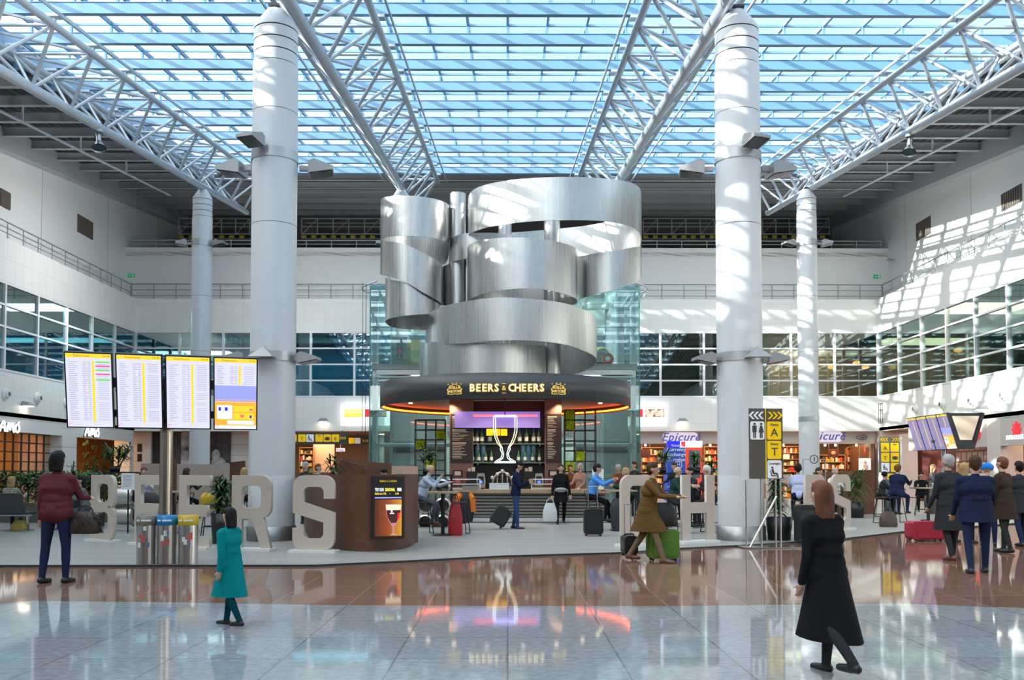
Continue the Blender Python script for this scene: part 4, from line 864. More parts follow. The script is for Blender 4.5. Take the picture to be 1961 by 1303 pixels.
# back bar unit
ybb = 29.2; BB = mat('back_bar_black', (.014, .012, .012), .35)
def Rb(a, b, c, d): return R(a, b, c, d, ybb)
bb = thing('back_bar', 'black back bar with menu boards, screen and bottle shelves under the canopy', 'back bar', (at(968, 900, ybb).x, ybb + .3, PLZ))
x0, x1, z0, z1 = Rb(861, 788, 1076, 990); MB().bx(x0, x1, ybb + .5, ybb + .6, PLZ, zc_bot + .18).build('rear_panel', BB, bb, world=True)
MENU = mat('menu_board', (.022, .018, .016), .4); MTXT = mat('menu_text', (.35, .30, .24), .5, emit=(.5, .42, .3), es=.25); PIER = mat('pier_brown', (.16, .095, .075), .45)
for a, b in ((861, 906), (1043, 1076)):
    x0, x1, z0, z1 = Rb(a, 795, b, 990); MB().bx(x0, x1, ybb, ybb + .5, PLZ, zc_bot + .18).build('pier', PIER, bb, world=True)
    x0, x1, z0, z1 = Rb(a + 2, 793, b - 1, 886); o = MB().bx(x0, x1, ybb - .03, ybb, z0, z1).build('menu_board', MENU, bb, world=True)
    g = MB(); rg = random.Random(a)
    for i in range(26):
        z = z1 - .12 - i * (z1 - z0 - .2) / 26
        if i in (7, 15): continue
        g.bx(x0 + .06, x0 + .06 + (x1 - x0 - .2) * rg.uniform(.4, 1), ybb - .036, ybb - .03, z, z + (.035 if i in (0, 8, 16) else .018))
    tag(g.build('menu_lines', MTXT, o, world=True), kind='stuff')
x0, x1, z0, z1 = Rb(871, 789, 1034, 820); MB().bx(x0, x1, ybb - .12, ybb - .04, z0, z1).build('screen', emis('purple_screen', (.22, .16, .48), .75), bb, world=True)
x0, x1, z0, z1 = Rb(907, 795, 1029, 799); MB().bx(x0, x1, ybb - .15, ybb - .12, z0, z1).build('red_light_bar', mat('red_neon', (1, .2, .2), .5, emit=(1, .08, .12), es=2.0), bb, world=True)
x0, x1, z0, z1 = Rb(931, 822, 972, 835)
for k in range(3): w = (x1 - x0) / 3; o = MB().bx(x0 + w * k + .01, x0 + w * (k + 1) - .01, ybb - .1, ybb - .08, z0, z1).build('yellow_sign', YSG, bb, world=True)
NEON = mat('neon_white', (1, 1, 1), .5, emit=(.75, .95, 1.0), es=1.8); NEOY = mat('neon_yellow', (1, 1, 1), .5, emit=(1, .75, .25), es=1.8); NEOB = mat('neon_blue', (1, 1, 1), .5, emit=(.35, .4, 1), es=3.0)
def pb_(pts): return [at(px, py, ybb - .25) for px, py in pts]
neon = thing('neon_glass', 'white neon outline of a beer goblet hanging in front of the back bar', 'neon sign', at(967, 887, ybb - .25))
for off in (0, 4):
    L = [(945 + off, 799), (945 + off, 826), (948 + off, 838), (952 + off, 848), (959 + off * .6, 857)]; Rr = [(1935 - x, y) for x, y in L]
    MB().tube(pb_(L[:2]), .012).build('neon_tube', NEON, neon, world=True); MB().tube(pb_(Rr[:2]), .012).build('neon_tube', NEON, neon, world=True)
    MB().tube(pb_(L[1:]), .012).build('neon_tube', NEOY, neon, world=True); MB().tube(pb_(Rr[1:]), .012).build('neon_tube', NEOY, neon, world=True)
    S = [(959 + off * .6, 857), (958 + off, 861), (962 + off * .6, 870), (959 + off, 878), (949 + off * 1.5, 884), (947 + off, 887 - off * .6)]; S2 = [(1935 - x, y) for x, y in S]
    MB().tube(pb_(S + S2[::-1]), .012).build('neon_tube', NEON, neon, world=True)
MB().tube(pb_([(945, 798), (990, 798)]), .022).tube(pb_([(948, 796), (987, 796)]), .015).build('neon_tube', NEOB, neon, world=True)
MB().cyl(at(967, 796, ybb - .25), Vector((at(967, 796, ybb - .25).x, ybb - .25, zc_bot + .19)), .015).build('hanger', DARK, neon, world=True)
# shelves with bottles and blue kegs
BOT = mat('bottle_green', (.03, .16, .07), .12, spec=.8); BOTL = mat('bottle_label', (.7, .72, .65), .5)
bmb = MB().lathe([(0, 0), (.055, 0), (.055, .22), (.02, .32), (.018, .42), (0, .42)], 10).mesh('bottle', BOT); lmb = MB().lathe([(.056, .07), (.056, .18)], 10).mesh('bottle_label', BOTL)
spots = [(775, 543, 'top shelf, left of the goblet'), (1070, 543, 'top shelf, right of the goblet'), (1168, 543, 'top shelf, far right')]
def shelfz(py): return at(968, py, ybb + .2).z
for py, pxs, w in ((850, (905, 914, 923, 938, 995, 1008, 1022, 1032), 'upper'), (886, (905, 917, 930, 941, 993, 1006, 1020, 1033), 'lower')):
    x0, x1, _, _ = Rb(903, 800, 1046, 900); z = shelfz(py); ws = thing('wall_shelf', '%s glass bottle shelf of the back bar' % w, 'shelf', ((x0 + x1) / 2, ybb + .3, z)); MB().bx(x0 + .03, x1 - .03, ybb + .05, ybb + .499, z - .03, z - .001).build('shelf_board', mat('glass_shelf', (.2, .24, .26), .2), ws, world=True); m = MB(); [m.bx(x_ - .015, x_ + .015, ybb + .1, ybb + .499, z - .09, z - .03) for x_ in (x0 + .2, x1 - .2)]; m.build('bracket', GREYM, ws, world=True)
    for i, px in enumerate(pxs):
        t = thing('beer_bottle', 'green bottle on the %s back bar shelf, %s in the row from the left' % (w, ('first', 'second', 'third', 'fourth', 'fifth', 'sixth', 'seventh', 'last')[i]), 'bottle', (at(px, py, ybb + .2).x, ybb + .2, z), group='green bottles on the back bar shelves')
        s = 1.0 if py > 860 else 1.25; t.scale = (s, s, s)
        link('bottle_body', bmb, t); link('bottle_label', lmb, t)
KEGB = mat('blue_drum', (.14, .30, .42), .3, .3)
kb = MB().lathe([(0, 0), (.19, 0), (.2, .02), (.2, .5), (.19, .52), (0, .52)], 16).mesh('drum_body', KEGB)
for i, px in enumerate((914, 925, 1002, 1012, 1022)):
    z = shelfz(886) + .002; t = thing('blue_drum', ('left of the two blue drums left of the neon goblet', 'right of the two blue drums left of the neon goblet', 'leftmost blue drum right of the neon goblet', 'middle blue drum right of the neon goblet', 'rightmost blue drum right of the neon goblet')[i], 'drum', (at(px, 880, ybb + .42).x, ybb + .40, z), group='blue drums on the lower back bar shelf'); t.scale = (.45, .4, 1.1); link('drum_body', kb, t)
# lower back counter and what stands there
z9 = at(968, 936, ybb - .6).z
x0, x1, _, _ = R(866, 900, 1074, 990, ybb - .6); rc = thing('rear_counter', 'low black counter carrying the machines behind the bar', 'counter', ((x0 + x1) / 2, ybb - .4, PLZ)); MB().bx(x0, x1, ybb - .75, ybb - .06, PLZ, .91).build('carcass', BB, rc, world=True); MB().bx(x0 - .02, x1 + .02, ybb - .78, ybb - .06, .91, .948).build('top', MATS['glass_shelf'], rc, world=True)
MACH = mat('machine_black', (.02, .02, .022), .3); MS = mat('machine_silver', (.55, .53, .50), .3, .8); BLS = mat('blue_display', (.1, .2, .9), .4, emit=(.08, .15, 1), es=1.5)
for px, lab in ((903, 'black machine cabinet left of the beer taps'), (1013, 'black machine cabinet right of the beer taps')):
    p = at(px, 930, ybb - .5); t = thing('machine_cabinet', lab, 'cabinet', (p.x, ybb - .45, .95)); MB().bx(-.17, .17, -.2, .2, 0, .58).build('cabinet_body', MACH, t); MB().cyl((-.08, 0, .58), (-.08, 0, .68), .05).cyl((.05, 0, .58), (.05, 0, .72), .06).build('bottle_tops', mat('pale_cups', (.6, .56, .5), .4), t); MB().cyl((-.14, -.2, .3), (-.14, -.215, .3), .012).build('lock', MS, t)
for px, lab in ((921, 'silver coffee machine left of the beer taps'), (1032, 'silver coffee machine right of the beer taps')):
    p = at(px, 930, ybb - .5); t = thing('coffee_machine', lab, 'coffee machine', (p.x, ybb - .45, .95))
    MB().add([(-.13, -.2, 0), (.13, -.2, 0), (.15, -.2, .25), (.11, -.2, .52), (-.11, -.2, .52), (-.15, -.2, .25)] + [(a, .2, b) for a, b in ((-.13, 0), (.13, 0), (.15, .25), (.11, .52), (-.11, .52), (-.15, .25))], [(0, 1, 2, 3, 4, 5), (11, 10, 9, 8, 7, 6)] + [(i, i + 6, (i + 1) % 6 + 6, (i + 1) % 6) for i in range(6)]).build('housing', MS, t)
    MB().bx(-.09, .09, -.215, -.2, .18, .42).build('front_panel', MACH, t); MB().bx(-.055, .055, -.22, -.21, .2, .28).build('display', BLS, t); MB().bx(-.12, .12, -.3, -.2, 0, .05).build('drip_tray', MACH, t)
for px, lab in ((877, 'beer poster left on the back counter'), (1059, 'beer poster right on the back counter')):
    p = at(px, 910, ybb - .55); t = thing('poster', lab, 'poster', (p.x, ybb - .7, .95)); MB().bx(-.16, .16, 0, .03, 0, .62).build('poster_frame', BB, t); MB().bx(-.14, .14, -.01, 0, .1, .42).build('picture', mat('poster_ruby', (.16, .03, .05), .5), t); MB().sphere((0, -.015, .22), .09, 10, sc=(1, .1, 1.1)).build('glass_motif', mat('poster_ruby2', (.35, .1, .12), .5), t); MB().bx(-.1, .1, -.01, 0, .45, .58).build('caption', MTXT, t)
# beer font, drip box, pastry cases on the oak top
p = at(962, 938, yb + .45); t = thing('beer_font', 'silver arched beer tap tower on the middle of the bar', 'beer taps', (p.x, yb + .5, zt)); m = MB()
for k in range(5): x = -.3 + .15 * k; h = .48 - .1 * abs(k - 2); MB().cyl((x, 0, 0), (x, 0, h), .022, n=10).cyl((x, 0, h), (x, -.12, h - .06), .014, n=8).build('tap', STAIN, t); MB().sphere((x, -.03, h + .07), .055, 10).build('tap_badge', mat('badge', (.72, .70, .66), .3, .6), t)
m.tube([(.3 * math.cos(a), 0, .12 + .4 * math.sin(a)) for a in [PI * i / 14 for i in range(15)]], .028, 8); m.build('arch', STAIN, t); MB().bx(-.34, .34, -.1, .1, 0, .1).build('tower_base', STAIN, t)
p = at(956, 938, yb + .2); t = thing('drip_box', 'white box in front of the beer taps', 'box', (p.x, yb + .14, zt)); MB().bx(-.29, .29, -.09, .09, 0, .17).build('box_body', mat('box_white', (.75, .77, .80), .4), t); MB().bx(-.3, .3, -.1, .1, .17, .185).build('box_lid', WHITE, t)
for px, w, lab in ((884, .55, 'pastry tray case at the left end of the bar'), (1045, .42, 'pastry tray case behind the woman in black')):
    p = at(px, 938, yb + .3); t = thing('pastry_case', lab, 'tray case', (p.x, yb + .35, zt)); MB().bx(-w, w, -.15, .15, 0, .05).bx(-w, w, -.15, .15, .14, .17).build('trays', mat('tray_grey', (.62, .58, .54), .4), t); m = MB()
    for x in (-w, w): m.bar((x, -.13, 0), (x, -.13, .3), .03, .03)
    m.bar((-w, -.13, .3), (w, -.13, .3), .03, .03); m.build('case_frame', WHITE, t)
    m = MB(); rg = random.Random(px)
    for i in range(9): m.sphere((-w + .1 + (2 * w - .2) * i / 8, 0, .085), .045, 8, sc=(1.2, .9, .7))
    tag(m.build('pastries', mat('pastry', (.5, .26, .08), .5), t), kind='stuff')
p = at(901, 938, yb + .15); t = thing('till', 'small grey till terminal at the left of the bar top', 'till', (p.x, yb + .13, zt)); MB().bx(-.24, .24, -.1, .1, 0, .11).build('till_body', mat('till_grey', (.25, .24, .23), .4), t); MB().bx(-.2, .2, -.08, .06, .11, .13).build('till_screen', BLACK, t)
for i in range(6):                                          # the canopy's own downlights
    a = -PI / 2 + (i - 2.5) * .5; l = bpy.data.lights.new('canopy_spot', 'SPOT'); l.energy = 130; l.color = (1, .74, .48); l.spot_size = 1.9; l.spot_blend = .6; l.shadow_soft_size = .05
    o = bpy.data.objects.new('canopy_spot', l); C.objects.link(o); o.location = (CXB + 2.6 * math.cos(a), YC + 2.6 * math.sin(a), zc_bot + .14)
# ================================================================ glass lift hall behind the sculpture
TG = glass('tower_glass', (.85, .95, .935), .09, haze=.05); TEDGE = mat('glass_edge', (.10, .26, .25), .2); TUBE = mat('pale_tube', (.62, .74, .76), .3)
Y0, Y1 = 35.45, 39.6
xl, xr = at(708, 800, Y0).x, at(1225, 800, Y0).x
tw = thing('glass_lift_hall', 'green glass lift hall behind the sculpture with white tube posts', 'glass building', ((xl + xr) / 2, (Y0 + Y1) / 2, 0))
def zpx(py, Y=Y0): return at(968, py, Y).z
zr, zf1, zf0, zm = zpx(548), zpx(694), zpx(722), zpx(628)
for a, b, nm in ((PLZ, zf0, 'lower_pane'), (zf1, zm, 'middle_pane'), (zm + .03, zr, 'upper_pane')):
    for k in range(4): xa = xl + (xr - xl) * k / 4; xb = xl + (xr - xl) * (k + 1) / 4; MB().bx(xa + .01, xb - .01, Y0 - .02, Y0, a, b).build(nm, TG, tw, world=True)
    for x in (xl, xr): MB().bx(x - .01, x + .01, Y0, Y1, a, b).build(nm, TG, tw, world=True)
    MB().bx(xl, xr, Y1, Y1 + .02, a, b).build(nm, TG, tw, world=True)
for a, b in ((xl, zpx(482)),): MB().bx(xl, xl + 2.2, Y1 + .1, Y1 + .12, zr, b).build('upper_pane', TG, tw, world=True)
for x in (xl, xr): MB().bx(x - .02, x + .02, Y0 - .03, Y0 + .01, PLZ, zr).build('glass_edge', TEDGE, tw, world=True)
MB().bx(xl, xr, Y0 - .03, Y0, zm, zm + .03).build('glass_joint', TEDGE, tw, world=True); MB().bx(xl, xr, Y0 - .03, Y0, zpx(788), zpx(788) + .03).build('glass_joint', TEDGE, tw, world=True)
for px in (719, 1212): x = at(px, 700, Y0 + .3).x; MB().cyl((x, Y0 + .3, 0), (x, Y0 + .3, zr + .1), .115, n=16).build('post', STEEL_W, tw, world=True)
for px in (752, 1181): x = at(px, 700, Y1 - .3).x; MB().cyl((x, Y1 - .3, 0), (x, Y1 - .3, zr), .10, n=16).build('post', TUBE, tw, world=True)
MB().bx(xl + .05, xr - .05, Y0 + .1, Y1 - .1, zf1 - .28, zf1 - .05).build('floor_slab', mat('slab_green', (.30, .38, .37), .4), tw, world=True)
MB().bx(xl + .25, xr - .25, Y0 + .12, Y0 + .3, zpx(717), zpx(708)).build('floor_beam', mat('beam_white', (.78, .79, .82), .4), tw, world=True)
MB().cyl((xl + .2, Y0 + .2, zpx(706)), (xr - .2, Y0 + .2, zpx(706)), .06).cyl((xl + .2, Y0 + .3, zpx(852)), (xr - .2, Y0 + .3, zpx(852)), .085).cyl((xl + .2, Y0 + .2, zf0), (xr - .2, Y0 + .2, zf0), .05).build('cross_tube', TUBE, tw, world=True)
MB().bx(xl, xr, Y0, Y1, zr, zr + .03).build('roof_pane', TG, tw, world=True)
m = MB()
for k in range(7): x = xl + .2 + (xr - xl - .4) * k / 6; m.bar((x, Y0 + .1, zr - .12), (x, Y1 - .1, zr - .12), .08, .14)
m.bar((xl, Y0 + .1, zr - .12), (xr, Y0 + .1, zr - .12), .1, .16).bar((xl, Y1 - .1, zr - .12), (xr, Y1 - .1, zr - .12), .1, .16); m.build('roof_frame', TUBE, tw, world=True)
for sgn, x in ((-1, xl), (1, xr)):
    pts = [Vector((x + sgn * (-.3 + .85 * math.sin(PI * i / 12)), Y0 - .2 + 3.2 * i / 12, zr + .15)) for i in range(13)]
    MB().tube(pts, .035).bar(pts[6], (x, Y0 + 1.4, zr - .9), .03, .03).build('outrigger_ring', STEEL_W, tw, world=True)
for px in (722, 1208):
    for py in (628, 655, 787, 852):
        p = at(px, py, Y0 + .05); m = MB()
        for d in ((.2, .18), (-.2, .18), (.2, -.18), (-.2, -.18)): m.bar(p, p + Vector((d[0], -.02, d[1])), .03, .03)
        m.build('spider_clamp', GREYM, tw, world=True)
MB().cyl((xl + .35 * 0 - .35, Y0 + .3, 0.03), (xl - .35, Y0 + .3, zr + .2), .012, n=5).cyl((xl - .22, Y0 + .3, .03), (xl - .22, Y0 + .3, zr + .2), .012, n=5).build('cable', DARK, tw, world=True)
area('lift_hall_fill', (CXB, (Y0 + Y1) / 2, zf1 - .3), 8, 260, (.9, 1, .98), sy=1.2); area('lift_hall_fill', (CXB, (Y0 + Y1) / 2, zr - .3), 8, 200, (.9, 1, .98), sy=1.2)  # fill lights added inside to brighten the glass hall
# things on its upper floor
zz = zf1 - .04
p = at(766, 690, 37); t = thing('vending_machine', 'grey green vending machine on the upper floor of the glass lift hall', 'vending machine', (p.x, 37, zz)); MB().bx(-.32, .32, -.3, .3, 0, 1.25).build('cabinet', mat('vend_grey', (.30, .33, .28), .5), t); MB().bx(-.1, .14, -.33, -.3, .35, 1.15).build('display', mat('vend_dark', (.06, .05, .06), .3), t); MB().sphere((.02, -.33, .62), .13, 8, sc=(1, .2, 1.4)).build('goods', mat('vend_red', (.55, .08, .12), .5), t); MB().sphere((.0, -.33, .35), .08, 8, sc=(1, .2, 1)).build('goods', mat('vend_teal', (.1, .4, .5), .5), t)
p = at(786, 690, 37); t = thing('advert_panel', 'yellow and olive advert panel beside the vending machine', 'advert', (p.x + .1, 36.9, zz)); MB().bx(-.28, .3, 0, .1, 0, .72).build('panel', mat('olive', (.45, .42, .18), .5), t); MB().bx(-.28, .3, -.01, .1, .72, 1.15).build('header', mat('yellow_ad', (.80, .62, .18), .5), t)
p = at(1163, 692, 37); t = thing('hose_reel', 'red and yellow hose reel on the upper floor of the glass lift hall', 'hose reel', (p.x, 37, zz + .36)); MB().cyl((0, -.12, 0), (0, .12, 0), .26, n=24).build('drum', mat('reel_red', (.45, .08, .07), .4), t); m = MB(); m.tube([(.32 * math.cos(a) - .2, .15, .05 + .42 * math.sin(a)) for a in [i * PI / 12 for i in range(-3, 16)]], .05, 8); m.build('hose', mat('hose_yellow', (.62, .50, .05), .5), t); MB().cyl((0, -.13, 0), (0, -.16, 0), .1).build('hub', WEM, t); MB().bx(-.45, -.1, .05, .3, -.36, .3).build('bracket', mat('reel_green', (.05, .14, .10), .5), t)
for px, Y, lab in ((805, 38.0, 'left'), (1150, 38.0, 'right')):
    x = at(px, 800, Y).x; t = thing('lift_shaft', 'pale lift shaft box inside the %s half of the glass hall' % lab, 'lift', (x, Y, PLZ)); MB().bx(-1.1, 1.1, -.5, .8, 0, zf1 - .35).build('shaft_walls', mat('shaft_grey', (.58, .64, .63), .4), t); MB().bx(-.55, -.01, -.53, -.5, .02, 2.2).build('door', mat('lift_steel', (.5, .53, .53), .3, .8), t); MB().bx(.01, .55, -.53, -.5, .02, 2.2).build('door', MATS['lift_steel'], t); MB().bx(-1.1, 1.1, -.56, -.5, 2.3, 2.75).build('header', mat('lift_dark', (.05, .06, .06), .3), t)
# ================================================================ moss grids beside the bar
MOSS = mat('moss_green', (.46, .74, .03), .9, noise=(9, .3), bump=(40, .3))
def mossgrid(xs, ys, cells, lab):
    Y = 32.2; x0, x1, z0, z1 = R(xs[0], ys[0], xs[-1], ys[-1], Y); t = thing('moss_grid', lab, 'plant frame', ((x0 + x1) / 2, Y, PLZ)); ze = PLZ
    m = MB()
    for px in xs: x = at(px, 850, Y).x; m.bx(x - .022, x + .022, Y - .2, Y + .2, PLZ, z1)
    for py in ys: z = at(900, py, Y).z; m.bx(x0, x1, Y - .2, Y - .16, z - .02, z + .02); m.bx(x0, x1, Y + .16, Y + .2, z - .02, z + .02)
    m.build('frame', DARK, t, world=True); w = (x1 - x0) / (len(xs) - 1); h = (z1 - z0) / (len(ys) - 1)
    for i, j in cells:
        x = x0 + w * i; z = z1 - h * (j + 1); b = MB(); rg = random.Random(i * 7 + j); b.bx(x + .02, x + w - .02, Y - .19, Y - .02, z + .02, z + h - .02)
        for _ in range(60): b.sphere((x + .03 + rg.random() * (w - .06), Y - .2, z + .03 + rg.random() * (h - .06)), rg.uniform(.02, .04), 6)
        b.build('moss_block', MOSS, t, world=True)
mossgrid((796, 816, 835, 853), (805, 824, 843, 863, 882, 901), ((2, 1), (0, 2), (1, 4)), 'black frame with green moss cubes left of the bar')
mossgrid((1081, 1100, 1120, 1140), (786, 805, 825, 845, 864, 884, 904), ((0, 1), (1, 4), (0, 5), (0, 0)), 'black frame with green moss cubes right of the bar')
# ================================================================ big block letters
LET = mat('letter_beige', (.58, .49, .425), .45); LETB = mat('letter_plinth', (.80, .80, .78), .4)
def glyph(ch, W, H, s, r):
    if ch == 'B':
        o = [(0, 0)] + [p for p in rrect(W, H * .53, r, W / 2, H * .265)[18:24]] + [p for p in rrect(W, H * .53, r, W / 2, H * .265)[0:6]] + rrect(W, H * .52, r, W / 2, H * .74)[18:24] + rrect(W, H * .52, r, W / 2, H * .74)[0:6] + [(0, H)]
        h1 = rrect(W - 2 * s, H * .29, r * .55, W / 2, H * .73 - .01); h2 = rrect(W - 2 * s, H * .29, r * .55, W / 2, H * .29 - .01)
        return [o, h1, h2]
    if ch == 'E': a = s * .92; return [[(0, 0), (W * .98, 0), (W * .98, a), (s, a), (s, H * .42), (W * .90, H * .42), (W * .90, H * .58), (s, H * .58), (s, H - a), (W * .98, H - a), (W * .98, H), (0, H)]]
    if ch == 'H': a = s; return [[(0, 0), (a, 0), (a, H * .42), (W - a, H * .42), (W - a, 0), (W, 0), (W, H), (W - a, H), (W - a, H * .58), (a, H * .58), (a, H), (0, H)]]
    if ch == 'R':
        top = rrect(W, H * .58, r, W / 2, H * .71)
        o = [(0, 0), (s, 0), (s, H * .40), (W * .52, H * .40), (W - s * .98, 0), (W, 0), (W * .80, H * .425)] + top[18:24] + top[0:6] + [(0, H)]
        return [o, rrect(W - 2 * s, H * .31, r * .5, W / 2, H * .705)]
    if ch == 'C':
        out_ = rrect(W, H, r, W / 2, H / 2); i_ = rrect(W - 2 * s, H - 2 * s, r * .5, W / 2, H / 2)
        o = [(W, H * .62)] + out_[0:18] + out_[18:24] + [(W, H * .38), (W - s, H * .38)] + i_[18:24][::-1] + i_[12:18][::-1] + i_[6:12][::-1] + i_[0:6][::-1] + [(W - s, H * .62)]
        return [o]
    if ch == 'S':
        t = rrect(W, H * .6, r, W / 2, H * .7); b = rrect(W, H * .6, r, W / 2, H * .3); ti = rrect(W - 2 * s, H * .5, r * .5, W / 2, H - s - H * .25); bi = rrect(W - 2 * s, H * .5, r * .5, W / 2, s + H * .25)
        o = [(W, H * .69)] + t[0:12] + [(0, H * .50), (W - s, H * .37)] + bi[18:24][::-1] + bi[12:18][::-1] + [(s, H * .29), (0, H * .29)] + b[12:24] + [(W, H * .50), (s, H * .64)] + ti[6:12][::-1] + ti[0:6][::-1] + [(W - s, H * .69)]
        return [o]
def big(ch, X, Y, deg, label, W=.82, H=1.36):
    t = thing('block_letter', label, 'letter', (X, Y, PLZ), math.radians(deg)); me = curve_mesh(glyph(ch, W, H, .205, .20), .07, 'letter_face', .004); me.transform(Matrix.Translation((-W / 2, 0, .05))); put(me, LET, 'letter_face', t)
    MB().bx(-W * .55, W * .55, -.16, .16, 0, .05).build('plinth', LETB, t); return t
big('B', -8.56, 18.9, -33, 'beige block letter B at the left end of the left word'); big('E', -7.25, 18.0, -33, 'beige block letter E just left of the departure board pole'); big('E', -6.02, 17.2, -27, 'beige block letter E just right of the departure board pole')
big('R', -4.80, 16.75, -15, 'beige block letter R in front of the left thick column'); big('S', -3.55, 16.35, -9, 'beige block letter S in front of the corten counter', W=.80)
big('C', 2.60, 17.8, 28, 'beige block letter C beside the man in the brown coat'); big('H', 3.98, 18.6, 24, 'beige block letter H left of the right thick column'); big('E', 5.62, 20.3, 36, 'beige block letter E behind the right thick column'); big('E', 6.40, 21.0, 37, 'beige block letter E behind the gate sign post'); big('R', 7.50, 21.7, 38, 'beige block letter R behind the dark litter bin'); big('S', 8.48, 22.6, 38, 'beige block letter S at the right end of the right word')
# ================================================================ departure boards
SCR = mat('screen_lilac', (.02, .02, .03), .3, emit=(.66, .66, .90), es=1.0); SYE = mat('screen_yellow', (.02, .02, .02), .3, emit=(1.0, .68, .03), es=.95); STX = mat('screen_text', (.02, .02, .02), .3, emit=(.40, .40, .55), es=.8); SGR = mat('screen_green', (.02, .02, .02), .3, emit=(.15, .75, .12), es=.9); SRD = mat('screen_red', (.02, .02, .02), .3, emit=(.9, .12, .25), es=.9); SBL = mat('screen_sky', (.02, .02, .02), .3, emit=(.33, .38, .85), es=.9); SDK = mat('screen_dark_text', (.02, .02, .02), .3, emit=(.35, .25, .02), es=.5); SOR = mat('screen_orange', (.02, .02, .02), .3, emit=(1.0, .42, .04), es=1.0); SWH = mat('screen_white', (.02, .02, .02), .3, emit=(.95, .95, 1), es=1.0); SPUR = mat('screen_dim_lilac', (.02, .02, .02), .3, emit=(.30, .25, .52), es=.75)
def screen(root, M, w, h, kind, seed, base=SCR, sub=True):
    """one portrait display; M maps board (x, depth, z) into the root"""
    o = thing('display', None, None); o.parent = root; o.matrix_local = M; rg = random.Random(seed)
    MB().bx(0, w, -.02, .07, 0, h).build('bezel', BLACK, o); b = .022
    MB().bx(b, w - b, -.026, -.02, b, h - b).build('screen_face', base, o)
    def rect(x0, x1, z0, z1, d=-.029): return (b + x0 * (w - 2 * b), b + x1 * (w - 2 * b), d, d + .002, b + z0 * (h - 2 * b), b + z1 * (h - 2 * b))
    MB().bx(*rect(0, 1, .945, 1)).build('header', SYE, o)
    put(text_mesh('Departures', .052, .002), SDK, 'lettering', o, (w * .36, -.031, h * .955)); put(text_mesh('14:18', .05, .002), SDK, 'lettering', o, (w * .86, -.031, h * .955)); MB().add([(w * .06, -.031, h * .945), (w * .15, -.031, h * .965), (w * .09, -.031, h * .95)], [(0, 1, 2)]).build('plane_symbol', SDK, o)
    lo = .08 if kind != 'ad' else .64
    y = MB(); n = 0; z = .885
    tx = MB()
    while z > lo:
        y.bx(*rect(.57, .635, z - .012, z + .012))
        for x0, x1 in ((.06, .06 + rg.uniform(.10, .22)), (.36, .36 + rg.uniform(.06, .12)), (.48, .54)): tx.bx(*rect(x0, x1, z - .0035, z + .0035))
        tx.bx(*rect(.70, .94, z - .003, z + .003)) if rg.random() < .9 else None
        z -= .0262; n += 1
    y2 = MB().bx(*rect(.57, .625, lo - .01, .90, -.0285)).build('gate_column', SYE, o)
    tag(tx.build('text_rows', STX, o), kind='stuff')
    if kind == 'status':
        for i, (z, mt) in enumerate(((.892, SGR), (.836, SRD), (.782, SGR), (.727, SRD), (.65, SGR))): MB().bx(*rect(.66, .97, z - .011, z + .011, -.033)).build('status_bar', mt, o)
    if kind == 'ad':
        MB().bx(*rect(0, 1, .39, .62)).build('picture_sky', SBL, o); MB().bx(*rect(0, 1, .39, .43, -.031)).build('picture_field', mat('screen_pink', (.02, .02, .02), .3, emit=(.55, .40, .62), es=.9), o)
        MB().bx(*rect(0, 1, .05, .385)).build('advert', SOR, o); MB().bx(*rect(.05, .42, .14, .34, -.032)).build('advert_white', SWH, o); MB().bx(*rect(.45, .95, .25, .33, -.032)).build('advert_yellow', SYE, o); MB().bx(*rect(.45, .95, .14, .23, -.032)).build('advert_yellow', SYE, o); MB().bx(*rect(.3, .95, .065, .12, -.032)).build('advert_white', SWH, o)
        MB().bx(*rect(.09, .15, .26, .31, -.035)).bx(*rect(.24, .31, .26, .31, -.035)).bx(*rect(.84, .89, .16, .2, -.035)).build('advert_icon', BL2, o); MB().bx(*rect(.62, .7, .17, .205, -.035)).bx(*rect(.84, .91, .265, .295, -.035)).build('advert_icon', SRD, o); MB().bx(*rect(0, 1, 0, .05)).build('footer', SWH, o)
    q = MB(); q.tube([Vector((b + (.06 + .035 * math.cos(a)) * (w - 2 * b), -.032, b + .035 * h + .02 * math.sin(a))) for a in [i * .5 for i in range(10)]], .004, 4); q.build('airport_mark', SRD, o)
    return o
POLE = mat('warm_steel_pole', (.50, .42, .34), .22, 1.0)
a = at(122, 673, 14.1); b = at(494, 686, 14.9); u = Vector((b.x - a.x, b.y - a.y, 0)); rz = math.atan2(u.y, u.x); L = u.length
pb0 = gr(318, 1083); Yp = 15.12; pb0 = Vector((at(318, 900, Yp).x, Yp, PLZ))
brd = thing('departure_board', 'departure board of four tilted portrait screens on a steel pole above the litter bins', 'departure board', pb0, rz)
Ri = Matrix.Rotation(-rz, 4, 'Z') @ Matrix.Translation(-pb0)
w = (L - .12) / 4; tilt = math.radians(17); hh = 1.25
for i, k in enumerate(('status', 'list', 'list', 'ad')):
    tl = a + u * ((w + .04) * i / L); tl.z = a.z + (b.z - a.z) * (i / 3)
    p = Ri @ tl
    M = Matrix.Translation(p) @ Matrix.Rotation(-tilt, 4, 'X').inverted() @ Matrix.Translation((0, 0, -hh)) if False else Matrix.Translation(p) @ Matrix.Rotation(tilt, 4, 'X') @ Matrix.Translation((0, 0, -hh))
    screen(brd, M, w, hh, k, i)
pl_ = Ri @ a
ztop = a.z - pb0.z
MB().cyl((0, 0, 0), (0, 0, ztop - .35), .105, n=24).build('pole', POLE, brd)
MB().cyl((0, 0, 0), (0, 0, .03), .3, n=24).build('base_plate', STAIN, brd)
yy = pl_.y
